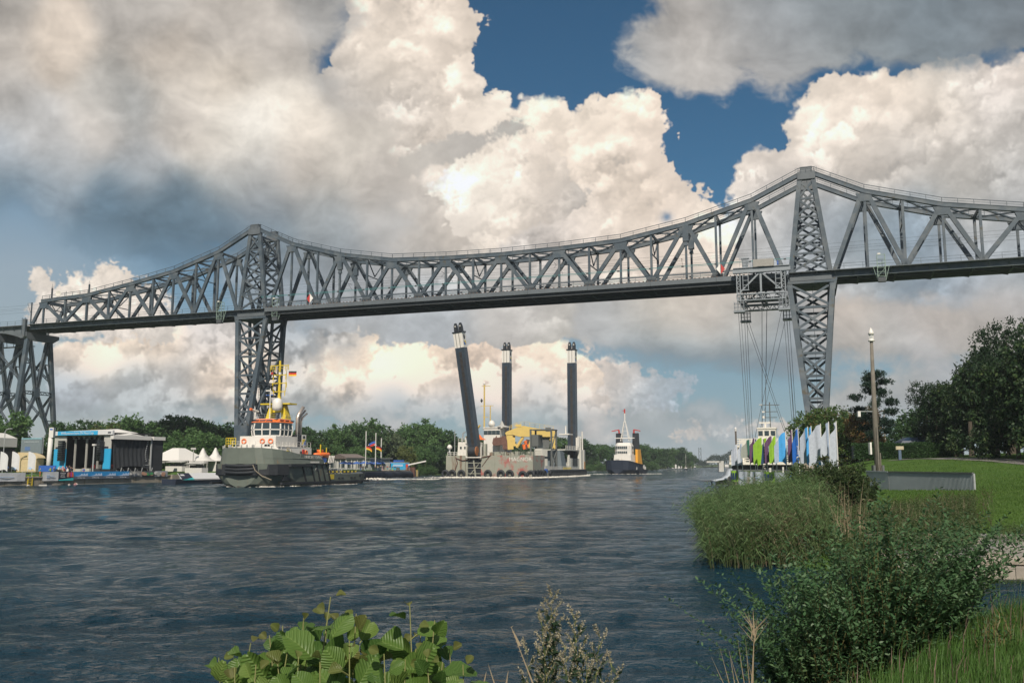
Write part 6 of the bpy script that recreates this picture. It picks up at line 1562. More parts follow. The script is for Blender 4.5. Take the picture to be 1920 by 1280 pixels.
# video wall
t = simple('video_screen', 'big grey video screen in front of the trees left of the white column', 'screen', 56, 206, R(-14))
MB().m(mat('screen_grey', (0.16, 0.20, 0.22), rough=0.3)).box((0, 0, 5.8), (5.6, 0.3, 3.5)).build('screen', t, recalc=False)
MB().m(mat('screen_band', (0.22, 0.45, 0.52))).box((0, -0.17, 7.42), (5.5, 0.05, 0.22)).build('title_bar', t, recalc=False)
text('lettering', t, 'MUSIK AM KANAL HEUTE', mat('screen_text', (0.55, 0.62, 0.64)), 0.34, (0, -0.18, 6.7), (R(90), 0, 0), 0.01)
MB().m(mat('screen_blue', (0.10, 0.18, 0.36))).box((-1.0, -0.17, 5.2), (1.4, 0.05, 0.8)).build('picture', t, recalc=False)
MB().m(black).box((0, 0, 2.0), (5.8, 1.2, 4.0)).build('base', t, recalc=False)
m = MB().m(galv)
for x in (-2.8, 2.8): m.beam((x, 0.2, 0), (x, 0.2, 7.8), 0.16)
m.build('frame', t, recalc=False)
t = simple('inflatable_column', 'tall white inflatable column between the video screen and the stage', 'column', 89.5, 200)
m = MB().m(plaster); m.smooth = True; m.tube([(0, 0, 0.3), (0.05, 0, 3), (0.12, 0, 7.6)], 0.48, 10).build('shaft', t)
m = MB().m(plaster).box((0.36, 0, 8.7), (0.95, 0.95, 2.2)); m.build('head', t, recalc=False)
MB().m(blue).box((0.36, -0.49, 9.4), (0.6, 0.03, 0.3)).build('badge', t, recalc=False)
# dark tent far left
t = simple('black_tent', 'black sided tent with white roof at the left picture edge', 'tent', -14, 196, R(-12))
MB().m(curtain).box((0, 0, 2.6), (6, 5, 5.0)).build('wall', t, recalc=False)
MB().m(plaster).box((0, 0, 6.3), (6.4, 5.4, 1.9)).prism([(-3.2, 7.25), (3.2, 7.25), (0, 8.4)], 'y', -2.7, 2.7).build('roof', t)
m = MB().m(plaster).prism([(1.4, 4.4), (2.8, 4.9), (2.2, 3.4)], 'y', -2.56, -2.52); m.build('badge', t)
# rounded cream kiosk trailer
cream = mat('kiosk_cream', (0.55, 0.45, 0.27), rough=0.5)
t = simple('kiosk_trailer', 'cream kiosk trailer with curved roof behind the two feather flags', 'kiosk', 41, 200, R(-10))
m = MB().m(cream).prism([(-4.4, 2.9)] + [(-4.2 + 4.4 * (1 - math.cos(a)) / 1.0, 2.9 + 1.4 * math.sin(a)) for a in np.linspace(0.1, math.pi - 0.1, 10)] + [(4.4, 2.9)], 'y', -1.3, 1.3)
m.build('roof', t); MB().m(cream).box((1.6, 0, 1.5), (5.2, 2.4, 2.9)).box((-2.4, 0, 0.7), (4.6, 2.4, 0.7)).build('body', t, recalc=False)
MB().m(dgrey).box((-2.4, 0.6, 2.0), (3.6, 0.2, 1.9)).build('counter_opening', t, recalc=False)
m = MB().m(mat('palm_print', (0.08, 0.12, 0.06)))
for a in (0.4, 1.1, 1.9, 2.7): m.beam((3.2, -1.24, 1.9), (3.2 + 0.9 * math.cos(a), -1.24, 1.9 + 0.6 * math.sin(a)), 0.14, 0.04)
m.beam((3.2, -1.24, 0.6), (3.2, -1.24, 1.9), 0.1, 0.04); m.build('palm_motif', t, recalc=False)
# feather flags
def feather(px, Y, label, h=5.0, mm=None, fly=1.9, dirx=(1, -0.2, 0), grp=None, z=None, em=None):
    t = simple('feather_flag', label, 'flag', px, Y, 0, grp, z)
    MB().m(plaster).tube([(0, 0, 0), (0, 0, h)], 0.05, 6).m(dgrey).box((0, 0, 0.1), (0.7, 0.7, 0.2)).build('pole', t)
    mats = mm if isinstance(mm, list) else [mm or bwhite]
    wavy(t, 'cloth', mats, (0, 0, h), fly, h * 0.84, dirx, vertical=True, amp=0.16, sag=h * 0.28, taper=lambda u: 1 - 0.30 * u)
    if em: em(t, h)
    return t
feather(20.5, 187, 'white feather flag nearer the left picture edge, in front of the cream kiosk', 4.6, em=lambda t, h: MB().m(bpale).box((0.7, -0.16, 1.1), (0.6, 0.03, 0.5), rot=Euler((0, 0.6, 0))).build('emblem', t, recalc=False))
feather(51, 191, 'white feather flag just left of the video screen base', 4.6, em=lambda t, h: MB().m(bpale).box((0.6, -0.16, 1.1), (0.6, 0.03, 0.5), rot=Euler((0, 0.6, 0))).build('emblem', t, recalc=False))
feather(-1.5, 184, 'white feather flag cut by the left picture edge', 4.6)
t = simple('blue_barrier', 'low blue banner barrier at the foot of the white column', 'barrier', 88, 196, R(-12)); MB().m(blue).box((0, 0, 1.0), (4.2, 0.15, 1.3)).build('panel', t, recalc=False)
t = simple('sound_desk', 'grey equipment box under the white column', 'equipment box', 86, 187, R(-12)); MB().m(lgrey).box((0, 0, 0.75), (1.9, 1.4, 1.5)).build('box', t, recalc=False); MB().m(black).box((0, 0, 1.56), (2.0, 1.5, 0.12)).build('lid', t, recalc=False)
t = simple('street_lamp', 'thin street lamp before the trees at the left picture edge', 'street lamp', 3.5, 192, 0); MB().m(galv).tube([(0, 0, 0), (0, 0, 8.6), (0.3, 0, 9.0), (1.0, 0, 9.2)], 0.09, 6).box((1.2, 0, 9.2), (0.7, 0.25, 0.14)).build('post', t)

# tents right of the stage
def pagoda(px, Y, w, hw, hr, label, rz=R(-22), flatroof=False, grp='white tents right of the stage'):
    t = simple('pagoda_tent', label, 'tent', px, Y, rz, grp)
    m = MB().m(plaster); m.smooth = not flatroof
    prof = [(w * 0.74, hw), (w * 0.46, hw + hr * 0.18), (w * 0.2, hw + hr * 0.52), (w * 0.06, hw + hr * 0.94), (0.02, hw + hr)] if not flatroof else [(w * 0.76, hw), (w * 0.15, hw + hr), (0.02, hw + hr)]
    V = []; 
    for r_, z in prof:
        for k in range(4): a = math.pi / 4 + k * math.pi / 2; V.append((r_ * math.cos(a), r_ * math.sin(a), z))
    m.add(V, [(i * 4 + j, i * 4 + (j + 1) % 4, (i + 1) * 4 + (j + 1) % 4, (i + 1) * 4 + j) for i in range(len(prof) - 1) for j in range(4)]); m.build('roof', t)
    m = MB().m(plaster)
    for x, y in ((-1, -1), (1, -1), (1, 1), (-1, 1)): m.beam((x * w * 0.5, y * w * 0.5, 0), (x * w * 0.5, y * w * 0.5, hw), 0.12)
    m.box((0, w * 0.5, hw / 2), (w, 0.06, hw)).box((-w * 0.28, -w * 0.5, hw / 2), (w * 0.42, 0.06, hw)).box((0, -w * 0.5, hw - 0.25), (w, 0.08, 0.5)); m.build('wall', t, recalc=False)
    return t
t = pagoda(333, 240, 10.5, 2.6, 3.3, 'large low white marquee just right of the stage', R(-24), True)
pagoda(379, 236, 4.6, 2.6, 3.4, 'white pagoda tent with pointed top, left of a pair')
pagoda(402.5, 240, 4.4, 2.6, 3.5, 'white pagoda tent with pointed top, right of a pair behind the tug bow')
def stall(px, Y, label):
    t = simple('sales_stall', label, 'stall', px, Y, R(-24), 'white sales stalls before the tents')
    MB().m(plaster).box((0, 0, 0.75), (5.4, 2.2, 1.3)).build('counter', t, recalc=False); MB().m(lgrey).prism([(-1.4, 2.2), (1.2, 2.6), (1.2, 2.9), (-1.6, 2.4)], 'x', -2.6, 2.6).build('awning', t)
    for k in range(4): MB().m(dgrey).box((-1.8 + 1.2 * k, 0.2, 1.75), (0.8, 0.6, 0.7)).build('goods', t, recalc=False)
    for x in (-2.6, 2.6): MB().m(plaster).box((x, 0.8, 1.3), (0.1, 0.1, 2.6)).build('post', t, recalc=False)
stall(331, 231, 'white sales stall with grey awning before the large marquee')
stall(368, 229, 'white sales stall with grey awning before the pagoda pair')
t = simple('floodlight_mast', 'short floodlight mast between the marquee and the pagoda tents', 'floodlight', 361, 233); MB().m(lgrey).tube([(0, 0, 0), (0, 0, 5.6)], 0.12, 6).box((0, -0.1, 5.8), (1.3, 0.3, 0.5)).build('mast', t)

# floating pontoon with sloping banner, before the tug bow
PT = thing('pontoon', 'dark floating pontoon with a sloping white banner left of the tug bow', 'pontoon', (place(372, 208), 208, 0), QRZ + R(0))
L = 15.0
MB().m(nav).loft([[(x, -1.8, -0.2), (x, 1.8, -0.2), (x, 2.0, 1.1), (x, -2.0, 1.1)] for x in (-L / 2 - 2, L / 2 + 2)]).build('hull', PT)
MB().m(bwhite).add([(-L / 2, -2.05, 0.9), (L / 2 + 1, -2.05, 0.9), (L / 2 - 0.5, -0.6, 2.4), (-L / 2, -0.6, 2.4), (-L / 2, -1.9, 0.9), (L / 2 + 1, -1.9, 0.9), (L / 2 - 0.5, -0.45, 2.4), (-L / 2, -0.45, 2.4)], [(0, 1, 2, 3), (7, 6, 5, 4), (0, 4, 5, 1), (1, 5, 6, 2), (2, 6, 7, 3), (3, 7, 4, 0)]).build('banner_cloth', PT)
n_ = Vector((0, -0.72, 0.69)) * 0.03
MB().m(bdark).add([Vector(p) + n_ for p in ((-L / 2, -2.05, 0.9), (-L / 2 + 3.8, -2.05, 0.9), (-L / 2 + 3.4, -0.6, 2.4), (-L / 2, -0.6, 2.4))], [(0, 1, 2, 3)]).m(bteal).add([Vector(p) + n_ * 1.6 for p in ((-L / 2, -2.05, 0.9), (-L / 2 + 3.8, -2.05, 0.9), (-L / 2 + 3.7, -1.6, 1.35))], [(0, 1, 2)]).m(bwhite).add([Vector(p) + n_ * 1.6 for p in ((-L / 2 + 0.3, -1.2, 1.8), (-L / 2 + 1.6, -1.2, 1.8), (-L / 2 + 1.4, -0.9, 2.1), (-L / 2 + 0.3, -0.9, 2.1))], [(0, 1, 2, 3)]).build('dark_print', PT, recalc=False)
m = MB().m(black).tube([(L / 2 + 0.8, -1.9, 1.1), (L / 2 - 0.8, -0.8, 2.4)], 0.06, 5).tube([(L / 2 - 0.6, -1.9, 1.1), (L / 2 - 1.6, -0.8, 2.2)], 0.06, 5).build('mooring_lines', PT)

# restaurant with umbrellas and flagpoles behind the tug's stern
RS = simple('restaurant', 'low white waterside restaurant with long flat roof behind the tug stern', 'building', 655, 330, R(-52), z=2.0)
MB().m(mat('restaurant_wall', (0.34, 0.36, 0.36))).box((0, 4, 2.2), (30, 8, 4.2)).build('wall', RS, recalc=False)
MB().m(mat('restaurant_roof', (0.17, 0.14, 0.13))).box((-9, 4, 4.6), (13, 9.5, 0.5)).prism([(-15.5, 4.8), (-2, 4.8), (-9, 6.2)], 'y', 0, 8).m(dgrey).box((7, 4, 4.4), (18, 9, 0.4)).build('roof', RS)
for k in range(13):
    if k % 3 == 2: MB().m(plaster).box((-13.6 + 2.2 * k, -0.1, 2.0), (1.2, 0.12, 3.2)).build('door', RS, recalc=False)
    else: MB().m(glass).box((-13.6 + 2.2 * k, -0.05, 2.3), (1.5, 0.14, 2.0)).build('window', RS, recalc=False)
for k in range(8): MB().m(plaster).box((-14.6 + 4.2 * k, -2.6, 1.9), (0.2, 0.2, 3.8)).build('pillar', RS, recalc=False)
ublue = mat('umbrella_blue', (0.035, 0.10, 0.33), rough=0.7)
up_ = thing('umbrella', '', 'umbrella')
MB().m(ublue).lathe([(1.9, 2.3), (0.9, 2.8), (0.05, 3.1)], 8).build('canopy', up_); MB().m(plaster).tube([(0, 0, 0), (0, 0, 3.1)], 0.05, 5).build('pole', up_)
for k, (px, Y) in enumerate(((655, 300), (668, 306), (683, 309), (694, 312), (704, 318), (713, 321), (722, 324), (731, 328), (645, 304), (738, 331))):
    u = up_ if k == 0 else copy_tree(up_)
    u.location = (place(px, Y), Y, 2.1 + 0.1 * (k % 3)); u['group'] = 'blue umbrellas on the restaurant terrace'; u['label'] = 'blue umbrella on the restaurant terrace, ' + ('third from the left', 'left of the first flagpole', 'just under the first flagpole', 'first right of the tall flagpole', 'under the middle flagpole', 'left of the bare flagpole', 'just right of the bare flagpole', 'next to last on the right', 'at the left end of the row', 'at the right end of the row')[k]
def flagpole(px, Y, top, label, flags):
    t = simple('flagpole', label, 'flagpole', px, Y, 0, None, 2.0)
    H = height(top, Y) - 2.0
    MB().m(plaster).tube([(0, 0, 0), (0, 0, H)], 0.16, 6).build('pole', t)
    for z, side, cols in flags: wavy(t, 'flag', cols, (0.1 * side, 0, H - z), 2.2, 1.5, (side, -0.3, 0), sag=0.9)
    return t
flagpole(685, 305, 808, 'tallest left flagpole with a German flag before the trees', [(4.6, 1, gflag)])
t = flagpole(703.5, 315, 811, 'middle flagpole with crossarm carrying a German flag', [(4.2, 1, gflag), (2.9, -1, [blue, red])]); MB().m(plaster).beam((-2.6, 0, 9.0), (0.3, 0, 9.0), 0.2).build('crossarm', t, recalc=False)
flagpole(714, 320, 821, 'bare right flagpole of the three by the restaurant', [])
QS = thing('landing_stage', 'dark floating landing stage with a rounded pontoon before the restaurant', 'landing stage', (place(706, 288), 288, 0), R(48))
m = MB().m(nav); m.smooth = True; m.tube([(-13, -1.5, 0.7), (13, -1.5, 0.7)], 1.4, 12); m.m(lgrey).tube([(-12, -1.52, 0.72), (-7.5, -1.52, 0.72)], 1.43, 12); m.build('float', QS)
MB().m(dgrey).box((0, 1.4, 1.9), (27, 5, 0.9)).build('deck', QS, recalc=False); MB().m(galv).rail([(-13, -0.9, 2.3), (13, -0.9, 2.3)], h=1.0, step=2.4).build('railing', QS, recalc=False)
QW2 = thing('quay_wall', 'weathered concrete quay end with rusty dolphins right of the landing stage', 'quay wall', (place(757, 312), 312, 0), R(58))
for k in range(4): MB().m(concrete).box((-6 + 4 * k, 1.2, 0.9), (3.94, 2.4, 3.4 - 0.2 * k)).build('wall_block', QW2, recalc=False)
for x in (-3.6, 2.2, 4.6): MB().m(rusty if x > 0 else dgrey).tube([(x, -0.4, -0.5), (x, -0.4, 3.4)], 0.8 if x > 0 else 0.6, 9).build('dolphin', QW2)
for x in (5.6, 7.2): MB().m(yellow).box((x, -0.05, 1.4), (0.2, 0.1, 2.2)).build('ladder', QW2, recalc=False)
t = simple('blue_container', 'blue and white banner covered container beside the barrier arm', 'container', 750, 320, R(-30), None, 2.3); MB().m(bcyan).box((0, 0, 1.4), (6.2, 2.4, 2.4)).m(plaster).box((0, 0, 2.65), (6.3, 2.5, 0.12)).build('body', t, recalc=False); MB().m(bpale).box((0, -1.23, 1.7), (4.2, 0.04, 0.7)).m(blue).box((-0.6, 0, 3.2), (3.4, 1.6, 0.7)).build('print', t, recalc=False)
t = simple('barrier_arm', 'raised white and red barrier arm reaching toward the dredger', 'barrier', 763, 318, 0, None, 2.6)
m = MB().m(plaster).beam((0, 0, 1.5), (6.6, 0, 2.9), 0.5, 0.45).m(red).box((0, 0, 1.4), (0.8, 0.8, 0.8)); m.build('arm', t, recalc=False); MB().m(orange).box((0, 0, 0.5), (0.6, 0.6, 1.2)).build('post', t, recalc=False)
# a second small pontoon and moorings along the far left bank
def mast(px, Y, top, label, cat='mast'):
    t = simple('signal_mast', label, cat, px, Y, 0, None, 0.4); H = height(top, Y); MB().m(plaster).tube([(0, 0, 0), (0, 0, H)], 0.2, 6).build('pole', t); MB().m(lgrey).box((0, 0, H), (1.0, 0.4, 0.8)).build('head', t, recalc=False)
mast(1250, 760, 857, 'thin signal mast on the far left bank right of the second tug'); mast(1296, 1090, 862, 'thin signal mast near the far bend of the canal')
t = simple('radio_tower', 'distant slender radio tower above the far woods', 'tower', 1313, 1800, 0, None, 2); m = MB().m(mat('far_tower', (0.12, 0.15, 0.18))); m.lattice((0, 0, 0), (0, 0, 36), 4.4, 2, (0, 1, 0), bar=1.0, pitch=6); m.build('lattice_mast', t, recalc=False)
for k, (px, Y, s) in enumerate(((1255, 800, 4), (1264, 820, 5), (1275, 850, 3.4), (1363, 1280, 5))):
    t = simple('far_house', 'small white hut below the far trees, ' + ('nearest the signal mast', 'second from the signal mast', 'behind the sailing yacht', 'near the white gondola')[k], 'hut', px, Y, R(-20), 'white huts on the far bank', 1.0); MB().m(plaster).box((0, 0, s * 0.4), (s, s, s * 0.8)).build('wall', t, recalc=False); MB().m(dgrey).prism([(-s * 0.6, s * 0.8), (s * 0.6, s * 0.8), (0, s * 1.2)], 'y', -s * 0.55, s * 0.55).build('roof', t)

# people: one body each, clothes in its material slots
def person_mesh(name, pose=0):
    P = [(0, 0, 0.93), (0, 0, 1.12), (0, 0, 1.36), (0, 0, 1.47), (0, -0.01, 1.56), (0, -0.02, 1.68)]; Rr = [(0.155, 0.11), (0.15, 0.10), (0.17, 0.11), (0.07, 0.07), (0.085, 0.10), (0.085, 0.09)]
    E_ = [(0, 1), (1, 2), (2, 3), (3, 4), (4, 5)]
    st = 0.12 if pose == 1 else 0.02
    for s2 in (-1, 1):
        o = len(P); P += [(s2 * 0.10, 0, 0.86), (s2 * 0.11, s2 * st * 0.6, 0.48), (s2 * 0.11, s2 * st, 0.09), (s2 * 0.12, s2 * st - 0.15, 0.04)]; Rr += [(0.10, 0.10), (0.068, 0.07), (0.048, 0.05), (0.045, 0.035)]; E_ += [(0, o), (o, o + 1), (o + 1, o + 2), (o + 2, o + 3)]
        o = len(P); fw = -0.26 if (pose == 2 and s2 > 0) else -0.04
        P += [(s2 * 0.21, 0, 1.40), (s2 * 0.27, fw * 0.4, 1.12), (s2 * 0.25, fw - 0.06, 0.92 + (0.28 if fw < -0.1 else 0))]; Rr += [(0.062, 0.062), (0.045, 0.045), (0.035, 0.04)]; E_ += [(2, o), (o, o + 1), (o + 1, o + 2)]
    me = bpy.data.meshes.new(name); me.from_pydata(P, E_, [])
    ob = link(name, me); md = ob.modifiers.new('s', 'SKIN'); sv = me.skin_vertices[0].data
    for i, r_ in enumerate(Rr): sv[i].radius = r_
    sv[0].use_root = True
    ob.modifiers.new('u', 'SUBSURF').levels = 1
    dg = bpy.context.evaluated_depsgraph_get(); out = bpy.data.meshes.new_from_object(ob.evaluated_get(dg)); bpy.data.objects.remove(ob)
    for k in range(4): out.materials.append(skin)
    for p in out.polygons:
        c = p.center; p.use_smooth = True
        p.material_index = 2 if c.z < 0.92 and abs(c.x) < 0.2 else (0 if c.z > 1.44 else (1 if c.z > 1.0 else (0 if abs(c.x) > 0.2 else 2)))
        if c.z > 1.64 or (c.z > 1.54 and c.y > 0.02): p.material_index = 3
    out.name = name
    return out
PM = [person_mesh('person_body', k) for k in range(3)]
cloth = {n: mat('cloth_' + n.replace(' ', '_'), c, rough=0.8) for n, c in {'white': (0.65, 0.63, 0.6), 'black': (0.02, 0.02, 0.025), 'blue': (0.05, 0.12, 0.35), 'red': (0.4, 0.05, 0.05), 'lime': (0.35, 0.5, 0.06), 'turquoise': (0.08, 0.40, 0.42), 'grey': (0.2, 0.2, 0.21), 'pink': (0.5, 0.25, 0.28), 'orange': (0.6, 0.17, 0.05), 'beige': (0.42, 0.34, 0.25), 'navy': (0.03, 0.04, 0.09), 'jeans': (0.08, 0.13, 0.22)}.items()}
hairm = [mat('hair_brown', (0.06, 0.035, 0.02)), mat('hair_fair', (0.35, 0.24, 0.12)), mat('hair_dark', (0.015, 0.012, 0.01)), mat('hair_grey', (0.3, 0.29, 0.28))]
hname = ['brown', 'fair', 'dark', 'grey']
def person(px, Y, top, low, where, z=None, seed=0, scale=1.0, grp='people by the stage'):
    r = random.Random(int(px * 13 + Y + seed)); x = place(px, Y, 2)
    hi = r.randrange(4)
    o = link('person', PM[r.randrange(3)], None, (x, Y, GZ(x, Y) if z is None else z)); o.rotation_euler = (0, 0, r.uniform(0, 6.28)); s_ = r.uniform(0.95, 1.08) * scale; o.scale = (s_ * 1.08, s_ * 1.08, s_)
    for k, mm in enumerate((skin, cloth[top], cloth[low], hairm[hi])): o.material_slots[k].link = 'OBJECT'; o.material_slots[k].material = mm
    tag(o, 'person, %s hair, %s top, %s trousers, %s' % (hname[hi], top, low, where), 'person', grp)
folk = [(75, 190, 'turquoise', 'orange', 'at the blue barrier under the white column'), (94, 193, 'lime', 'black', 'standing alone right of the white column'), (97, 196, 'red', 'navy', 'right behind the one in lime'), (100.5, 195, 'grey', 'jeans', 'beside the dark speaker box'), (110, 197, 'white', 'black', 'at the left foot of the stage'), (113, 194, 'black', 'navy', 'bending at the left stage foot'), (117, 198, 'pink', 'beige', 'in the crowd left of the first light pole'), (120, 196, 'red', 'grey', 'in the middle of the crowd before the stage'), (124, 199, 'blue', 'jeans', 'in the crowd by the blue panel'), (126, 195, 'white', 'blue', 'just left of the speaker stack'), (129, 200, 'black', 'black', 'below the left speaker stack'), (132, 199, 'navy', 'black', 'in the shade below the speaker stack'), (135, 198, 'black', 'grey', 'near the stage edge'), (139, 197, 'beige', 'white', 'tallest of the crowd before the stage'), (144.5, 197, 'white', 'jeans', 'left of the middle light pole'), (156.5, 199, 'blue', 'red', 'leaning on the grey barrier before the stage'), (131, 190, 'white', 'white', 'sitting low at the quay banner'), (142, 191, 'pink', 'grey', 'crouching behind the blue banner'), (54, 182, 'white', 'jeans', 'walking on the grass above the yellow ladder'), (12, 188, 'blue', 'navy', 'at the kiosk counter on the left')]
for i, (px, Y, a, b, w) in enumerate(folk): person(px, Y, a, b, w, seed=i)
for i in range(16):
    r = random.Random(100 + i); spot = ('at the left end', 'left of the umbrellas', 'under the left umbrella', 'between two umbrellas', 'left of the tall flagpole', 'by the tall flagpole', 'right of the tall flagpole', 'left of the middle flagpole', 'by the middle flagpole', 'right of the middle flagpole', 'left of the bare flagpole', 'by the bare flagpole', 'right of the bare flagpole', 'under the right umbrella', 'near the blue container', 'beside the blue container')[i]; Y = r.uniform(296, 322); cl = list(cloth)
    person(676 + 4.6 * i, Y, r.choice(cl), r.choice(cl), 'on the terrace ' + spot, z=2.2, seed=50 + i, grp='guests on the restaurant terrace')
# ------------------------------------------------------------------ transporter carriage and its gondola
cgrey = mat('carriage_grey', (0.24, 0.27, 0.30), rough=0.5, var=0.1, scale=0.5)
BO = Vector((-2.56, 211.65, 0)); BM = Matrix.Rotation(BA, 3, 'Z')
CS = 59.8
CA = thing('transporter_carriage', 'grey lattice carriage with four service cages hanging under the bridge deck', 'carriage', tuple(BO + BM @ Vector((CS, 4.0, 0))), BA)
yf = -7.0; yb = 7.0
def cg(name, f, mm=cgrey):
    m = MB().m(mm); f(m); return m.build(name, CA, recalc=False)
for y in (yf, yb):
    cg('upper_beam', lambda m: m.box((0.2, y, 45.1), (11.8, 1.0, 0.9)).box((0.2, y, 45.7), (11.6, 1.5, 0.15)))
    for x in (-4.6, 4.6): cg('hanger_leg', lambda m: m.lattice((x, y, 45), (x, y, 38.6), 0.7, 0.6, (0, 1, 0), bar=0.18, pitch=0.55))
    cg('king_post', lambda m: m.beam((0, y, 45), (0, y, 39.6), 0.4))
    for s2 in (-1, 1): cg('diagonal', lambda m: m.beam((0.2 * s2, y, 44.6), (4.3 * s2, y, 40.6), 0.34))
    for x in (-3.1, 3.6):
        def ladder_(m):
            for a in (-0.55, 0.55): m.beam((x + a, y - 0.4, 45.2), (x + a, y - 0.4, 40.8), 0.14)
            for z in (41, 42, 43, 44): m.beam((x - 0.55, y - 0.4, z), (x + 0.55, y - 0.4, z), 0.12)
            m.beam((x - 0.55, y - 0.4, 41), (x + 0.55, y - 0.4, 42.2), 0.1).box((x, y - 0.4, 40.9), (1.4, 0.7, 0.16))
        cg('ladder', ladder_)
    def cage_(m, x):
        for z in (36.6, 37.4, 38.2): m.beam((x - 1.0, y - 0.8, z), (x + 1.0, y - 0.8, z), 0.09).beam((x - 1.0, y + 0.8, z), (x + 1.0, y + 0.8, z), 0.09).beam((x - 1, y - 0.8, z), (x - 1, y + 0.8, z), 0.09).beam((x + 1, y - 0.8, z), (x + 1, y + 0.8, z), 0.09)
        for a in (-1, -0.33, 0.33, 1):
            for b in (-0.8, 0.8): m.beam((x + a, y + b, 36.4), (x + a, y + b, 38.6), 0.09)
        m.box((x, y, 36.35), (2.3, 1.9, 0.3))
    for x in (-4.6, 4.6): cg('service_cage', lambda m: cage_(m, x))
    cg('lower_beam', lambda m: m.lattice((-5, y, 39.4), (5, y, 39.4), 1.3, 0.9, (0, 1, 0), bar=0.2, pitch=0.9).box((0, y + 0.3, 40.2), (9.6, 0.3, 0.2)))
for x in (-4.6, 0, 4.6): cg('cross_beam', lambda m: m.lattice((x, yf, 39.6), (x, yb, 39.6), 0.9, 0.7, (0, 0, 1), bar=0.16))
cg('walkway', lambda m: m.lattice((-4.6, 0, 38.2), (4.6, 0, 38.2), 0.9, 0.6, (0, 1, 0), bar=0.14).box((0, yb - 1, 41.0), (8, 1.5, 0.9)))
cg('electric_cabin', lambda m: m.box((0.7, yf - 0.1, 46.5), (4.2, 1.6, 1.6)).box((0.2, yf - 0.95, 45.9), (1.4, 0.06, 0.3)), mat('cabin_beige', (0.30, 0.29, 0.27)))
def motor(m):
    m.rail([(-4.2, yf - 0.8, 45.8), (-2.0, yf - 0.8, 45.8)], h=1.9, step=0.7, bars=3); m.box((-3.1, yf, 46.6), (1.2, 1.0, 1.6)).box((-3.1, yf, 47.8), (1.6, 0.9, 0.2))
    m.rail([(2.6, yf - 0.7, 45.8), (5.9, yf - 0.7, 45.8)], h=1.0, step=0.8)
cg('drive', motor); MB().m(blue).box((3.6, yf - 0.2, 46.4), (0.3, 0.5, 0.9)).build('blue_motor', CA, recalc=False)
rope = mat('cable_dark', (0.09, 0.10, 0.11), rough=0.5)
ZG = 8.3
def cable(a, b, r_=0.045): MB().m(rope).tube([a, b], r_, 5, cap=False).build('cable', CA, recalc=False)
for y in (yf + 0.2, yb - 0.2):
    for dx in (-0.25, 0.25):
        cable((-4.6 + dx, y, 36.4), (-4.0 + dx, y * 0.55, ZG)); cable((4.6 + dx, y, 36.4), (5.4 + dx, y * 0.55, ZG))
    cable((0.1, y, 39), (-1.2, y * 0.55, ZG), 0.07)
    cable((-4.0, y, 36.4), (4.2, y * 0.55, ZG)); cable((4.0, y, 36.4), (-3.0, y * 0.55, ZG))
GO = thing('ferry_gondola', 'white hanging ferry gondola with wheelhouse docked behind the row of flags', 'ferry', tuple(BO + BM @ Vector((CS - 1.6, 4.0, 0))), BA)
gw = mat('gondola_white', (0.72, 0.69, 0.62), rough=0.5, var=0.05)
MB().m(black).box((0, 0, 3.7), (11.6, 11.5, 1.2)).build('under_frame', GO, recalc=False)
MB().m(gw).box((0, 0, 4.5), (12.4, 13.4, 0.55)).build('deck', GO, recalc=False)
m = MB().m(gw)
for y in (-6.6, 6.6):
    m.rail([(-6.1, y, 4.75), (6.1, y, 4.75)], h=1.3, post=0.14, bar=0.14, step=1.0, bars=3)
m.rail([(-6.1, -6.6, 4.75), (-6.1, 6.6, 4.75)], h=1.3, post=0.14, bar=0.14, step=1.0, bars=3); m.build('railing', GO, recalc=False)
for y in (-5.2, 5.2):
    MB().m(gw).box((0, y, 8.05), (9.4, 2.4, 0.4)).build('upper_deck', GO, recalc=False)
    MB().m(gw).rail([(-4.7, y - 1.2, 8.2), (5.4, y - 1.2, 8.2)], h=1.35, post=0.16, bar=0.18, step=0.8, bars=3).build('upper_railing', GO, recalc=False)
    for x in (-4.4, -1.5, 1.5, 4.4): MB().m(gw).box((x, y, 6.4), (0.4, 0.4, 3.2)).build('pillar', GO, recalc=False)
m = MB().m(gw).beam((-6.0, -5.4, 5.8), (-4.4, -5.4, 8.0), 0.3).beam((-6.0, -5.4, 6.2), (-6.0, -5.4, 4.7), 0.3); m.build('stair', GO, recalc=False)
MB().m(mat('gondola_side', (0.45, 0.46, 0.42))).box((2.0, -5.6, 6.3), (6.4, 1.6, 2.9)).build('cabin', GO, recalc=False)
WH = link('wheelhouse', None, GO, (1.6, -5.2, 0))
MB().m(gw).box((0, 0, 9.9), (3.6, 2.2, 3.4)).box((0, 0, 11.75), (3.9, 2.5, 0.3)).build('wall', WH, recalc=False)
for x in (-1.25, 0.0, 1.25): MB().m(glass).box((x, -1.12, 10.7), (0.9, 0.1, 1.0)).build('window', WH, recalc=False)
MB().m(gw).box((-0.4, -0.2, 12.9), (2.2, 0.4, 0.25)).box((-0.3, -0.2, 12.4), (0.3, 0.3, 0.9)).build('radar', WH, recalc=False)
m = MB().m(dgrey).beam((0.7, 0, 11.8), (0.7, 0, 17.2), 0.22)
for z, w in ((14, 1.4), (15.2, 1.6), (16.6, 2.0)): m.beam((0.7 - w, 0, z), (0.7 + w, 0, z), 0.14)
m.m(white).box((-0.6, 0, 15.2), (0.5, 0.3, 0.3)).box((-0.6, 0, 14.1), (0.4, 0.3, 0.5)).box((-1.1, 0, 16.7), (0.6, 0.2, 0.12)).build('mast', WH, recalc=False)

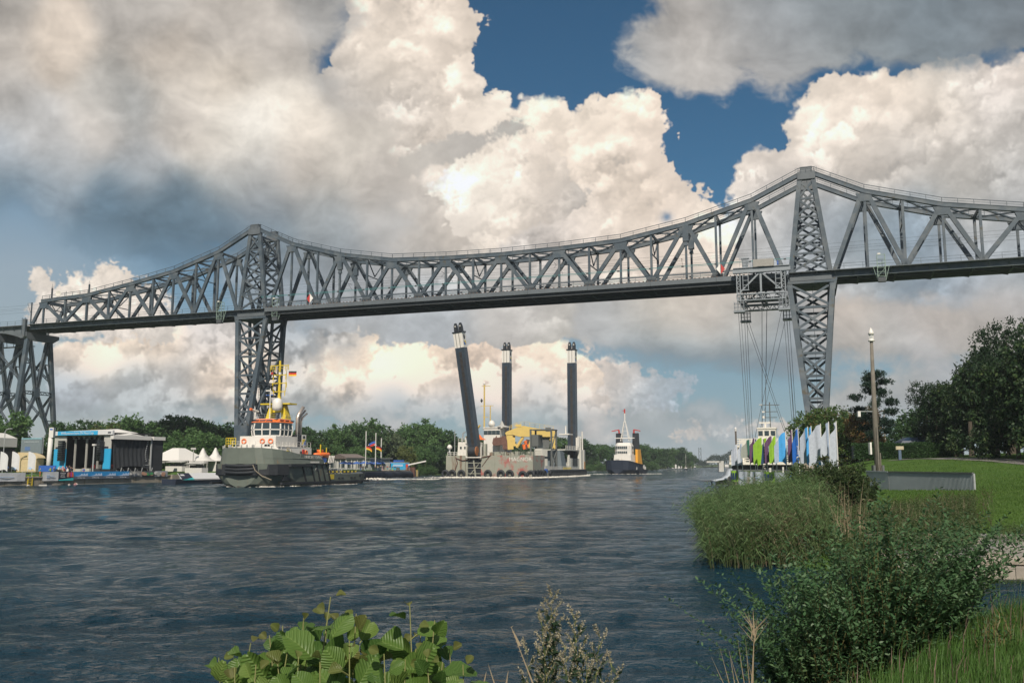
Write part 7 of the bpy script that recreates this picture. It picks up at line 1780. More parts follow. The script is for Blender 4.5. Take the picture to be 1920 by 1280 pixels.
# ------------------------------------------------------------------ jetty with flags and banners on the right bank
jetw = mat('banner_cool_grey', (0.42, 0.47, 0.53), rough=0.7, var=0.06)
def jat(px, Y, z): return Vector((place(px, Y, z), Y, z))
JP = [jat(1372, 178, 0), jat(1392, 176, 0), jat(1450, 168, 0), jat(1498, 160, 0), jat(1560, 140, 0)]
JT = thing('jetty', 'grey jetty edge with railing under the row of flags', 'jetty', tuple(JP[0]))
m = MB().m(concrete)
m2 = MB().m(galv)
for a, b in zip(JP[:-1], JP[1:]):
    a_, b_ = a - JP[0], b - JP[0]
    m.beam(a_ + Vector((0, 0.8, 0.9)), b_ + Vector((0, 0.8, 0.9)), 1.6, 2.0, (0, 0, 1)); m2.rail([a_ + Vector((0, 0.6, 1.9)), b_ + Vector((0, 0.6, 1.9))], h=1.3, post=0.09, bar=0.08, step=1.5)
m.build('wall', JT, recalc=False); m2.build('railing', JT, recalc=False)
MB().m(plaster).tube([(7.5, -0.2, 1.9), (7.5, -0.2, 3.6)], 0.25, 8).build('bollard', JT); MB().m(plaster).tube([(9.5, -2, 1.9), (9.5, -2, 3.8)], 0.18, 8).build('bollard', JT)
def jbanner(px0, px1, Y, z0, z1, base, label, deco=None, slant=0.0):
    a, b = jat(px0, Y, z0), jat(px1, Y - (px1 - px0) * 0.12, z0)
    rz = math.atan2(b.y - a.y, b.x - a.x); L_ = (b - a).length; H = z1 - z0
    t = thing('banner', label, 'banner', tuple(a), rz, None)
    m = MB().m(base); n = 6; V = []
    for i in range(n + 1):
        for j in range(3): V.append((L_ * i / n + slant * j / 2, 0.10 * math.sin(i * 1.1 + px0 + j), H * j / 2))
    off = len(V); V += [(x, y + 0.05, z) for x, y, z in V]
    F = [(i * 3 + j, (i + 1) * 3 + j, (i + 1) * 3 + j + 1, i * 3 + j + 1) for i in range(n) for j in range(2)]
    m.add(V, F + [tuple(off + q for q in f[::-1]) for f in F]); m.build('cloth', t, recalc=False)
    m = MB().m(galv)
    for x in (0.05, L_ - 0.05): m.beam((x, 0.2, -0.6), (x + slant, 0.2, H), 0.07)
    m.build('frame', t, recalc=False)
    if deco: deco(t, L_, H)
lime = mat('flag_lime', (0.24, 0.45, 0.03), rough=0.6); dnavy = mat('flag_navy', (0.02, 0.05, 0.14), rough=0.6); plum = mat('flag_plum', (0.11, 0.05, 0.12), rough=0.6); royal = mat('flag_royal', (0.02, 0.13, 0.50), rough=0.6); sky_ = mat('flag_sky', (0.06, 0.33, 0.72), rough=0.6); fgrey = mat('flag_silver', (0.34, 0.42, 0.56), rough=0.6); fwhite = mat('flag_white', (0.46, 0.51, 0.60), rough=0.6); fphoto = mat('flag_photo_grey', (0.33, 0.36, 0.33), rough=0.6); dgreen = mat('flag_dark_green', (0.03, 0.14, 0.10), rough=0.6)
def dlime(t, L_, H):
    for k in range(3): MB().m(dnavy).box((L_ * (0.2 + 0.3 * k), -0.16, H * 0.5), (L_ * 0.2, 0.04, H * 0.62), rot=Euler((0, 0.15 * (k - 1), 0))).build('print', t, recalc=False)
def dline(t, L_, H): MB().m(bpale).box((L_ * 0.5, -0.16, H * 0.55), (L_ * 0.7, 0.04, 0.12)).build('print', t, recalc=False)
jbanner(1371, 1383, 172, 1.1, 3.1, lime, 'lime and navy banner at the left end of the jetty', dlime)
jbanner(1386, 1400, 164, 0.4, 3.0, jetw, 'cool grey banner between the lime banner and the tilted one', dline, 0.25)
jbanner(1405, 1412, 163, 0.6, 3.0, jetw, 'narrow tilted grey banner on the jetty', None, 0.5)
jbanner(1416, 1431, 160, 0.8, 3.0, jetw, 'grey banner just left of the three striped lime banner', dline, 0.2)
jbanner(1433, 1452, 157, 1.2, 3.0, lime, 'wide lime banner with three navy patches below the lime flag', dlime)
jbanner(1453, 1477, 152, 0.8, 2.95, jetw, 'wide plain grey banner right of the striped lime banner')
jbanner(1479, 1487, 148, 0.9, 2.95, royal, 'small dark blue banner half hidden by the bush', dline)
def flag(px, Y, top, low, w, cols, label, em=None, side=-1, pole_low=None):
    z = 1.9; H = height(top, Y) - z; hz_ = height(top, Y) - height(low, Y)
    t = thing('flag', label, 'flag', tuple(jat(px, Y, z)), 0, 'flags on the jetty')
    MB().m(plaster).tube([(0, 0, 0), (0, 0, H + 0.15)], 0.07, 6).build('pole', t)
    W_ = 1.4 * w * Y / FOCAL
    wavy(t, 'cloth', cols, (0, 0, H), W_, hz_ * 0.97, (side, -0.55 + 0.5 * math.sin(px * 1.7), 0), vertical=True, amp=0.26 + 0.12 * math.sin(px), n=12 // len(cols) + 3, sag=hz_ * (0.34 + 0.08 * math.sin(px * 2.3)), taper=lambda u: 1 - (0.36 + 0.08 * math.sin(px * 2.3)) * u)
    if em: em(t, H, W_, 0.55 - 0.5 * math.sin(px * 1.7))
def onflag(W_, u, a, off=0.42): n = math.hypot(1, a); return -W_ * u / n + off * a / n, -W_ * u * a / n - off / n, math.atan(a)
def vtext(s, mm, zf=0.5, size=1.0, xf=0.5):
    def f(t, H, W_, a): x, y, g = onflag(W_, xf, a); text('lettering', t, s, mm, size, (x, y, H * zf), (R(90), R(-90), g), 0.01)
    return f
def ringmark(t, H, W_, a):
    x, y, g = onflag(W_, 0.62, a); m = MB().m(plaster); m.torus((x, y, H * 0.40), 0.34, 0.09, (math.sin(-g), math.cos(g), 0)); m.build('emblem', t); text('lettering', t, 'kanal', plaster, 0.7, (x, y, H * 0.58), (R(90), R(-90), g), 0.01)
def dots(t, H, W_, a):
    for u, b in ((0.55, 0.26), (0.35, 0.30), (0.45, 0.16)): x, y, g = onflag(W_, u, a); MB().m(sky_).lathe([(0.26, -0.02), (0.26, 0.02)], 10, (x, y, H * b), (math.sin(-g), math.cos(g), 0)).build('emblem', t, recalc=False)
flag(1384, 172, 833, 876, 8, [fwhite], 'pale flag furled against the lantern post at the left end of the flags')
flag(1393, 170, 831, 876, 9, [fgrey, fwhite], 'silver blue flag second from the left')
flag(1408, 167, 824, 862, 15, [dgreen, fphoto, fphoto], 'grey photo flag with dark green edge')
flag(1417.5, 165, 821, 872, 9, [plum, plum], 'plum flag left of the navy one', vtext('museum', fgrey, 0.6, 0.55, 0.6))
flag(1421, 164, 822, 872, 5, [dnavy], 'narrow navy flag behind the big lime flag')
flag(1431, 161, 820, 874, 12, [lime], 'lime flag edge left of the big lettered flag')
flag(1440, 160, 821, 876, 18, [lime, dnavy, dnavy, lime], 'big lime and navy flag with white lettering', vtext('(Leguan', plaster, 0.55, 1.5, 0.55))
flag(1450, 158, 817, 872, 10, [plum, plum], 'plum flag right of the big lime flag', vtext('museum', fgrey, 0.62, 0.6, 0.6))
flag(1457.5, 156, 817, 873, 9, [lime], 'plain lime flag between plum and sky blue flags')
flag(1476, 152, 810, 874, 16, [sky_, sky_, fgrey], 'sky blue flag with silver fly', None)
flag(1488.5, 149, 806, 873, 10, [plum, plum], 'dark plum flag left of the royal blue flag', vtext('museum', fgrey, 0.6, 0.6, 0.6))
flag(1500, 147, 804, 874, 15, [royal, royal], 'royal blue flag with white ring emblem', ringmark)
flag(1518.5, 141, 801, 876, 20, [sky_, fwhite, fwhite], 'white flag with blue hoist, left of a pair')
flag(1525, 139, 800, 876, 11, [sky_, sky_], 'narrow blue flag before the first tall white flag')
flag(1543, 134, 796, 878, 20, [fwhite, fwhite, fwhite], 'tall white flag with blue dots near its foot', dots)
flag(1558.5, 130, 792, 880, 20, [fgrey, fwhite], 'tall white flag second from the right end')
flag(1573, 126, 791, 882, 12, [fwhite, fwhite], 'tall white flag at the right end of the row')
# far-left lantern post of the jetty and the covered boat ramp in the water
t = thing('lantern_post', 'small white topped lantern post at the left end of the flags', 'lantern post', tuple(jat(1383.5, 174, 0.5)), 0, 'lantern posts')
hh = height(808, 174) - 0.5
MB().m(mat('weathered_wood', (0.13, 0.115, 0.10), rough=0.85, var=0.2, scale=2)).tube([(0, 0, 0), (-0.1, 0, hh)], 0.18, 7).build('post', t); MB().m(plaster).lathe([(0.2, 0), (0.24, 0.5), (0.05, 0.75)], 8, (-0.1, 0, hh)).build('lantern', t)
RP = thing('jet_boat_ramp', 'white fabric covered ramp on dark legs in the water left of the flags', 'ramp', tuple(jat(1354, 186, 0)), R(6))
m = MB().m(jetw); m.smooth = True; m.loft([[(-1.9, y, 1.1), (-1.2, y, 1.25), (0.2, y, 1.5), (1.1, y, 2.2), (1.7, y, 3.4), (1.7, y, 3.2), (1.2, y, 2.0), (0.3, y, 1.25), (-1.2, y, 1.0), (-1.9, y, 0.85)] for y in (-1.6, 0, 1.6)]); m.build('cover', RP)
MB().m(black).box((0.6, 0.1, 0.75), (3.0, 2.8, 1.1)).box((-1.7, -1.3, 0.4), (0.2, 0.2, 1.2)).box((-1.7, 1.3, 0.4), (0.2, 0.2, 1.2)).build('base', RP, recalc=False)
MB().m(lgrey).box((0.7, 2.4, 3.9), (1.0, 0.6, 2.2)).box((-0.9, 2.4, 4.8), (3.0, 0.6, 0.35)).build('gangway_arm', RP, recalc=False)

# ------------------------------------------------------------------ on the lawn
wood = mat('weathered_post', (0.17, 0.155, 0.13), rough=0.85, var=0.25, scale=1.5, rust=0.3, rustcol=(0.09, 0.08, 0.06), rscale=1.0, streak=True)
YP = 84.0; lx = place(1647.5, YP, 2); lz = GZ(lx, YP)
LP = thing('lantern_post', 'tall grey wooden lantern post standing on the lawn before the pine', 'lantern post', (lx, YP, lz), 0, 'lantern posts')
H = height(640, YP) - lz
m = MB().m(wood); m.smooth = True; m.tube([(0, 0, -0.3), (0.0, 0, H * 0.5), (0.06, 0, H)], [0.27, 0.23, 0.14], 9); m.build('post', LP)
MB().m(wood).box((0.0, -0.3, H * 0.2), (0.12, 0.12, H * 0.42)).box((0.27, -0.1, 1.6), (0.1, 0.1, 3.2)).build('cable_cover', LP, recalc=False)
LH = link('lantern', None, LP, (0.06, 0, H)); LH.scale = (0.8, 0.8, 0.72); H0, H = H, 0
m = MB().m(white); m.smooth = True; m.lathe([(0.36, 0), (0.36, 0.16), (0.25, 0.3), (0.25, 0.34)], 12, (0, 0, 0)); m.build('lantern_base', LH)
m = MB().m(mat('lantern_glass', (0.5, 0.52, 0.52), rough=0.15)).lathe([(0.2, 0.3), (0.2, 0.95)], 10, (0, 0, 0)); m.m(white)
for k in range(4): a = k * math.pi / 2; m.beam((0.24 * math.cos(a), 0.24 * math.sin(a), H + 0.3), (0.24 * math.cos(a), 0.24 * math.sin(a), H + 0.95), 0.05)
m.build('lantern_glass', LH, recalc=False)
m = MB().m(white); m.smooth = True; m.lathe([(0.3, 0.9), (0.34, 1.0), (0.3, 1.25), (0.14, 1.6), (0.03, 1.8)], 12, (0, 0, 0)); m.build('lantern_cap', LH); H = H0
for x in (-0.4, 0.4): MB().m(dgrey).box((x, -0.1, 1.6), (0.2, 0.5, 0.95)).build('switch_box', LP, recalc=False)
MB().m(white).box((-0.62, -0.1, 3.6), (0.16, 0.4, 1.1)).m(galv).beam((-0.02, 0, 7.0), (-1.5, -0.1, 7.0), 0.06).m(plaster).box((-1.5, -0.1, 6.75), (0.25, 0.25, 0.5)).build('arm_sign', LP, recalc=False)

# corrugated screen fence
cor = mat('corrugated_grey', (0.27, 0.31, 0.33), rough=0.5, var=0.1, scale=0.4)
def screen_fence(px0, px1, Y0, Y1, z0, label, ribs, h0, h1):
    a = Vector((place(px0, Y0, 2), Y0, 0)); b = Vector((place(px1, Y1, 2), Y1, 0)); L_ = (b - a).length
    t = thing('screen_fence', label, 'fence', tuple(a), math.atan2(b.y - a.y, b.x - a.x), 'grey screen fences on the lawn')
    n = max(1, round(L_ / 1.6)); z0_, z1_ = GZ(a.x, a.y), GZ(b.x, b.y)
    for k in range(n):
        u0, u1 = k / n, (k + 1) / n; zb = min(z0_ + (z1_ - z0_) * u0, z0_ + (z1_ - z0_) * u1) - 0.25; zt = h0 + (h1 - h0) * (u0 + u1) / 2
        m = MB().m(cor); V = []; q = ribs if ribs else 1
        for i in range(q * 2 + 1):
            x = L_ * (u0 + (u1 - u0) * i / (q * 2)); y = (0.05 if i % 2 else -0.05) if ribs else 0
            V += [(x, y, zb), (x, y, zt)]
        m.add(V, [(2 * i, 2 * i + 2, 2 * i + 3, 2 * i + 1) for i in range(q * 2)]); m.build('panel', t, recalc=False)
    m = MB().m(dgrey if ribs else cor).beam((0, 0, h0 + 0.04), (L_, 0, h1 + 0.04), 0.16, 0.1, (0, 0, 1)); m.build('top_rail', t, recalc=False)
    MB().m(galv).beam((0, 0.06, z0_), (0, 0.06, h0), 0.1).beam((L_, 0.06, z1_ - 0.2), (L_, 0.06, h1), 0.12).build('post', t, recalc=False)
screen_fence(1668, 1827, 78, 66, 2, 'ribbed grey corrugated screen fence on the lawn right of the post', 9, height(885, 78), height(887.5, 66))
screen_fence(1626, 1667, 82, 78, 2, 'plain grey screen fence panels behind the post foot', 0, height(883.5, 82), height(885, 78))

# path, signs, house, hedge
def strip(name, mm, pts, w):
    m = MB().m(mm); V = []
    for i, (x, y) in enumerate(pts):
        a = Vector(pts[max(i - 1, 0)]); b = Vector(pts[min(i + 1, len(pts) - 1)]); d = (b - a).normalized(); n = Vector((-d.y, d.x))
        for s2 in (-1, -0.33, 0.33, 1): q = Vector((x, y)) + n * (w / 2 * s2); V.append((q.x, q.y, GZ(q.x, q.y) + 0.06))
    m.add(V, [(i * 4 + j, i * 4 + j + 1, (i + 1) * 4 + j + 1, (i + 1) * 4 + j) for i in range(len(pts) - 1) for j in range(3)]); o = m.build(name, recalc=False); tag(o, kind='structure'); return o
pth = [(place(1680 + 26 * k, 123 - 2.7 * k, 5), 123 - 2.7 * k) for k in range(14)]
strip('path', mat('path_tarmac', (0.16, 0.15, 0.145), rough=0.9, var=0.1, scale=1.5), pth, 3.4)
t = simple('sign_post', 'short sign post with pale top at the hedge foot', 'sign post', 1690, 121); MB().m(mat('post_blue_grey', (0.08, 0.12, 0.18))).box((0, 0, 0.75), (0.35, 0.2, 1.5)).build('post', t, recalc=False); MB().m(mat('pale_board', (0.45, 0.40, 0.28))).box((0, 0, 1.6), (1.0, 0.3, 0.45)).build('board', t, recalc=False)
bh = thing('blue_roof_house', 'low dark house with blue roof half hidden behind the hedge', 'house', (place(1714, 142, 5), 142, GZ(place(1714, 142, 5), 142) - 1.5), R(-8))
bh.scale = (0.8, 1, 0.92)
MB().m(mat('house_blue_roof', (0.012, 0.032, 0.07), rough=0.5, var=0.15)).loft([[(-4.6, -3, 2.0), (4.6, -3, 2.0), (4.6, 3, 2.0), (-4.6, 3, 2.0)], [(-2.6, -2, 4.4), (3.6, -2, 4.4), (3.6, 2, 4.4), (-2.6, 2, 4.4)], [(-1.2, -0.8, 5.0), (2.4, -0.8, 5.0), (2.4, 0.8, 5.0), (-1.2, 0.8, 5.0)]]).build('roof', bh)
MB().m(dgrey).box((0, 0, 1.0), (8.8, 5.6, 2.2)).build('wall', bh, recalc=False); MB().m(glass).box((-1, -2.85, 1.4), (1.6, 0.1, 1.0)).build('window', bh, recalc=False)
t = simple('white_shed', 'small white shed glimpsed between the trees right of the blue roof', 'shed', 1748, 150); MB().m(plaster).box((0, 0, 1.6), (2.2, 2, 3.2)).build('wall', t, recalc=False); MB().m(dgrey).box((0, 0, 3.3), (2.5, 2.3, 0.2)).build('roof', t, recalc=False)
t = simple('thin_mast', 'thin pale mast rising behind the hedge left of the blue roof', 'mast', 1664, 150); MB().m(lgrey).tube([(0, 0, 0), (0, 0, 8)], 0.1, 6).build('pole', t)

# paved revetment by the inlet
rv = thing('stone_revetment', 'sloping revetment of pale paving stones with a concrete kerb at the inlet', 'revetment', (0, 0, 0))
pv = [mat('paving_a', (0.27, 0.24, 0.20), rough=0.9, var=0.2, scale=3), mat('paving_b', (0.22, 0.205, 0.185), rough=0.9, var=0.2, scale=3), mat('paving_c', (0.17, 0.165, 0.16), rough=0.9, var=0.25, scale=3)]
rr = random.Random(3)
A0, A1 = Vector((14.2, 35.2)), Vector((34, 30.8)); dA = (A1 - A0).normalized(); nA = Vector((-dA.y, dA.x)); LA = (A1 - A0).length
for i in range(int(LA / 0.85)):
    for j in range(7):
        u = i * 0.85 + 0.42 + (0.4 if j % 2 else 0); v_ = 0.75 + j * 0.72
        c = A0 + dA * u + nA * v_; z = 0.52 + 0.13 * v_
        MB().m(rr.choice(pv)).box((c.x, c.y, z + rr.uniform(-0.015, 0.02)), (0.83, 0.70, 0.12), rot=Euler((R(10), 0, math.atan2(dA.y, dA.x) + rr.uniform(-0.01, 0.01)))).build('paving_stone', rv, recalc=False)
kerbm = mat('kerb_concrete', (0.30, 0.27, 0.23), rough=0.9, var=0.15)
for i in range(int(LA / 2.2)):
    c = A0 + dA * (i * 2.2 + 1.1) + nA * 0.1
    MB().m(kerbm).box((c.x, c.y, 0.26), (2.18, 0.6, 0.42), math.atan2(dA.y, dA.x)).build('kerb', rv, recalc=False)
    MB().m(mat('wet_stone', (0.05, 0.055, 0.055), rough=0.5)).box((c.x - nA.x * 0.25, c.y - nA.y * 0.25, -0.2), (2.18, 0.3, 0.5), math.atan2(dA.y, dA.x)).build('wet_foot', rv, recalc=False)
# ------------------------------------------------------------------ trees, bushes, reeds, grass
def quads_mesh(name, Q, material, extra=None, tri=False):
    """Q: (N,4,3) corner positions -> one mesh of N separate small faces"""
    N_, k = Q.shape[0], Q.shape[1]
    me = bpy.data.meshes.new(name)
    me.vertices.add(N_ * k); me.vertices.foreach_set('co', Q.reshape(-1).astype(np.float32))
    me.loops.add(N_ * k); me.loops.foreach_set('vertex_index', np.arange(N_ * k, dtype=np.int32))
    me.polygons.add(N_); me.polygons.foreach_set('loop_start', np.arange(0, N_ * k, k, dtype=np.int32))
    me.materials.append(material); me.update()
    return me
def unit(v): return v / np.maximum(np.linalg.norm(v, axis=-1, keepdims=True), 1e-9)
def leaves(P, D, L, W, rs_, fold=0.0):
    """diamond leaves at P pointing along D, length L, width W"""
    n = len(P); r = unit(rs_.normal(size=(n, 3))); S = unit(np.cross(D, r)); L = L[:, None]; W = W[:, None]
    U = np.cross(S, D)
    return np.stack([P, P + D * L * 0.45 + S * W * 0.5 + U * W * fold, P + D * L, P + D * L * 0.45 - S * W * 0.5 + U * W * fold], 1)
def crown_points(lobes, n, rs_, shell=0.55):
    w = np.array([l[3] * l[4] * l[5] for l in lobes]) ** 0.75; idx = rs_.choice(len(lobes), n, p=w / w.sum())
    Lb = np.array(lobes)[idx]; d = unit(rs_.normal(size=(n, 3))); r = (shell + (1 - shell) * rs_.rand(n)) [:, None] + rs_.normal(0, 0.06, (n, 1))
    lump = 1 + 0.16 * np.sin(d[:, :1] * 5 + Lb[:, :1] * 3) * np.sin(d[:, 1:2] * 6 + Lb[:, 2:3]) + 0.08 * np.sin(d[:, 2:3] * 11)
    return Lb[:, :3] + d * Lb[:, 3:6] * r * lump, d
def make_tree(name, H, lobes, n, leaf, mt, seed, trunk=0.3, hang=0.25, aspect=0.6, base=0.18, shell=0.5):
    rs_ = np.random.RandomState(seed)
    P, d = crown_points(lobes, n, rs_, shell)
    # break the surface into clumps: pull points towards clump centres
    C_ = P[rs_.choice(n, max(12, n // 70))]; 
    ci = rs_.randint(0, len(C_), n); 
    near = np.linalg.norm(P[:, None, :] - C_[None, :, :], axis=2).argmin(1) if n * len(C_) < 6e6 else ci
    P = P + (C_[near] - P) * rs_.uniform(0.15, 0.6, (n, 1))
    D = unit(d * 0.6 + rs_.normal(0, 0.7, (n, 3)) + np.array([0, 0, -hang]))
    L = leaf * rs_.uniform(0.6, 1.35, n)
    Q = leaves(P, D, L, L * aspect, rs_)
    crown = quads_mesh('crown', Q, mt)
    m = MB().m(barkm)
    m.tube([(0, 0, -0.3), (0.05 * H * 0.1, 0, H * base), (0, 0.02 * H, H * 0.5), (0.02 * H, 0, H * 0.8)], [trunk, trunk * 0.8, trunk * 0.5, trunk * 0.12], 7)
    for k in range(7):
        l = lobes[k % len(lobes)]; z0 = H * (base + 0.06 * k)
        m.tube([(0, 0, z0), (l[0] * 0.5, l[1] * 0.5, (z0 + l[2]) / 2 + 0.2), (l[0], l[1], l[2])], [trunk * 0.45, trunk * 0.25, trunk * 0.06], 5)
    return crown, m.mesh('trunk')
barkm = mat('bark', (0.075, 0.06, 0.045), rough=0.9, var=0.3, scale=2)
LV = {
 'dark': leafmat('leaf_dark', [(0.0274, 0.0609, 0.0254), (0.0493, 0.1066, 0.0406), (0.0822, 0.1573, 0.0558)], scale=0.3),
 'mid': leafmat('leaf_mid', [(0.0438, 0.0964, 0.0355), (0.0822, 0.1675, 0.0558), (0.1370, 0.2284, 0.0761)], scale=0.3),
 'olive': leafmat('leaf_olive', [(0.0632, 0.0878, 0.0273), (0.1158, 0.1463, 0.0429), (0.1895, 0.2048, 0.0663)], scale=0.3),
 'willow': leafmat('leaf_willow', [(0.0632, 0.0975, 0.0507), (0.1095, 0.1521, 0.0819), (0.1643, 0.2048, 0.1170)], scale=0.3),
 'deep': leafmat('leaf_deep_shaded', [(0.0117, 0.0302, 0.0151), (0.0210, 0.0475, 0.0216), (0.0420, 0.0778, 0.0281), (0.0933, 0.1188, 0.0389)], scale=0.4, trans=0.2),  # right-bank hornbeams: shade over the trees is put into the darkened leaf colours
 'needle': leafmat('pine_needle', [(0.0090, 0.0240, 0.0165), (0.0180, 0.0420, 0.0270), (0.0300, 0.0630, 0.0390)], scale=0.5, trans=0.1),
 'chestnut': leafmat('leaf_chestnut', [(0.0295, 0.0624, 0.0195), (0.0548, 0.1092, 0.0312), (0.0885, 0.1521, 0.0390), (0.2106, 0.0878, 0.0429)], scale=0.35),
 'copper': leafmat('leaf_copper', [(0.0463, 0.0702, 0.0234), (0.1053, 0.1014, 0.0351), (0.1790, 0.1131, 0.0468), (0.2317, 0.0878, 0.0488)], scale=0.4),
}
def broad(H, w, seed, nl=9):
    r = random.Random(seed); L = [(0, 0, H * 0.54, w * 0.42, w * 0.42, H * 0.42)]
    for k in range(nl):
        a = k * 2.4 + r.uniform(-.4, .4); rad = w * r.uniform(0.16, 0.36); z = H * (0.16 + 0.7 * ((k * 0.618) % 1.0))
        q = w * r.uniform(0.14, 0.26); L.append((rad * math.cos(a), rad * math.sin(a), z, q, q, q * r.uniform(0.7, 1.1)))
    return L
def tall(H, w, seed):
    r = random.Random(seed); return [(r.uniform(-.1, .1) * w, r.uniform(-.1, .1) * w, H * (0.18 + 0.1 * k), w * 0.5 * math.sin(0.5 + k * 0.33) * r.uniform(0.8, 1.1), w * 0.5 * math.sin(0.5 + k * 0.33) * r.uniform(0.8, 1.1), H * 0.12) for k in range(8)]
NF = 5200
PROTO = {
 'dark1': make_tree('t', 12, broad(12, 11, 1), NF, 0.62, LV['dark'], 1), 'dark2': make_tree('t', 12, broad(12, 12, 2, 12), NF, 0.62, LV['dark'], 2),
 'mid1': make_tree('t', 12, broad(12, 11, 3), NF, 0.6, LV['mid'], 3), 'mid2': make_tree('t', 12, broad(12, 10, 4, 11), NF, 0.6, LV['mid'], 4),
 'olive': make_tree('t', 12, broad(12, 11, 5), NF, 0.58, LV['olive'], 5), 'willow': make_tree('t', 12, broad(12, 11, 6, 12), NF, 0.62, LV['willow'], 6, hang=1.0, aspect=0.35),
 'poplar': make_tree('t', 12, tall(12, 5.4, 7), NF, 0.5, LV['mid'], 7), 'bush': make_tree('t', 12, [(0, 0, 4, 6, 6, 5), (3, 2, 5, 4, 4, 4), (-3, -1, 4.5, 4, 4, 4.5), (0, -3, 3, 4, 4, 3.6), (1, 1, 8, 3.4, 3.4, 3)], NF, 0.7, LV['mid'], 8),
}
KIND = {'dark1': 'dark green broadleaf tree', 'dark2': 'spreading dark green tree', 'mid1': 'mid green broadleaf tree', 'mid2': 'rounded mid green tree', 'olive': 'yellowish olive green tree', 'willow': 'grey green willow', 'poplar': 'tall narrow green tree', 'bush': 'low green bush'}
def tree(kind, px, Y, top, label, w=1.0, name=None, grp=None, z=None, seed=0):
    x = place(px, Y, 4); z0 = (GZ(x, Y) if z is None else z); H = height(top, Y) - z0
    t = thing(name or ('bush' if kind == 'bush' else 'tree'), label, 'bush' if kind == 'bush' else 'tree', (x, Y, z0 - 0.1), (px * 7.7 + seed) % 6.28, grp)
    s_ = H / 12.0 / 0.97; t.scale = (s_ * w, s_ * w, s_)
    c, tr_ = PROTO[kind]
    link('crown', c, t); link('trunk', tr_, t)
    return t
far_trees = [
 # behind the stage and the left pier (px, depth, top, kind, width)
 (4, 236, 770, 'mid1', 1.0), (-24, 230, 782, 'mid2', 1.2), (30, 240, 812, 'dark1', 1.2), (58, 246, 822, 'mid2', 1.1), (84, 250, 828, 'dark2', 1.1), (112, 262, 784, 'dark1', 0.8), (136, 262, 806, 'mid1', 1.1),
 (158, 275, 788, 'dark2', 1.2), (186, 270, 790, 'olive', 1.0), (208, 280, 786, 'dark1', 1.1), (229, 275, 776, 'mid2', 1.1), (252, 278, 790, 'mid1', 1.2), (276, 282, 788, 'dark2', 1.2), (300, 285, 781, 'dark1', 1.2), (326, 290, 779, 'dark2', 1.2), (350, 292, 783, 'dark1', 1.2), (374, 295, 781, 'dark2', 1.2), (400, 296, 784, 'dark1', 1.2), (424, 298, 792, 'dark2', 1.2), (450, 300, 806, 'dark1', 1.2),
 (340, 268, 800, 'mid1', 1.1), (372, 262, 806, 'mid2', 1.2), (405, 262, 812, 'mid1', 1.2), (432, 270, 824, 'mid2', 1.2),
 (480, 330, 812, 'dark2', 1.2), (510, 335, 808, 'dark1', 1.2), (540, 338, 806, 'dark2', 1.2), (565, 345, 800, 'dark1', 1.2), (585, 345, 798, 'dark2', 1.1), (606, 350, 802, 'mid1', 1.1), (622, 356, 795, 'poplar', 0.9), (640, 350, 806, 'mid2', 1.1),
 (655, 365, 790, 'dark1', 1.0), (672, 372, 784, 'mid1', 1.05), (690, 368, 796, 'dark2', 1.0), (710, 376, 794, 'willow', 1.1), (724, 380, 800, 'willow', 0.9), (738, 386, 804, 'dark1', 1.0), (600, 346, 822, 'olive', 1.1), (630, 345, 830, 'mid1', 1.2), (668, 345, 836, 'mid2', 1.2),
 (752, 384, 806, 'mid1', 1.0), (766, 392, 793, 'mid2', 1.0), (784, 392, 791, 'mid1', 1.0), (800, 400, 785, 'poplar', 1.3), (812, 402, 793, 'mid2', 1.0), (826, 408, 806, 'dark2', 1.0), (840, 412, 816, 'dark1', 1.0), (762, 342, 834, 'olive', 1.1), (778, 350, 846, 'mid2', 1.0), (798, 362, 836, 'mid1', 1.1), (816, 378, 832, 'dark1', 1.1),
 (858, 420, 818, 'dark1', 1.2), (880, 430, 822, 'dark2', 1.2), (905, 440, 822, 'dark1', 1.3), (935, 450, 826, 'mid2', 1.3), (965, 460, 826, 'dark2', 1.3), (1000, 480, 824, 'dark1', 1.3), (1030, 490, 822, 'mid2', 1.3), (1055, 500, 816, 'dark1', 1.1), (1078, 520, 822, 'dark2', 1.2),
 (1100, 560, 829, 'dark1', 1.2), (1122, 580, 832, 'mid1', 1.2), (1142, 600, 832, 'dark2', 1.2), (1160, 610, 834, 'mid2', 1.2), (1180, 620, 832, 'dark1', 1.2), (1197, 640, 829, 'mid1', 1.2), (1210, 660, 834, 'dark2', 1.1), (1224, 690, 838, 'mid2', 1.3), (1238, 720, 838, 'dark1', 1.3), (1251, 750, 839, 'mid1', 1.3), (1264, 780, 838, 'dark2', 1.3), (1276, 820, 842, 'dark1', 1.3), (1287, 860, 845, 'mid2', 1.2), (1294, 920, 850, 'dark1', 1.3),
]
where = [(100, 'by the left trestle'), (240, 'behind the stage'), (430, 'behind the tents'), (600, 'behind the grey tug'), (745, 'behind the restaurant'), (850, 'right of the flagpoles'), (1090, 'behind the dredger'), (1220, 'behind the second tug'), (1400, 'on the far left bank')]
cnt = {}
def nth(k): return ['first', 'second', 'third', 'fourth', 'fifth', 'sixth', 'seventh', 'eighth', 'ninth'][min(k, 8)]
for px, Y, top, kd, w in sorted(far_trees):
    wh = next(b for a, b in where if px < a); key = (kd, wh); k = cnt[key] = cnt.get(key, -1) + 1
    x = place(px, Y, 2)
    tree(kd, px, Y, top, '%s %s, %s from the left there' % (KIND[kd], wh, nth(k)), w, grp='trees along the left bank', z=2.2 if Y < 420 else 1.8)
kb = 0
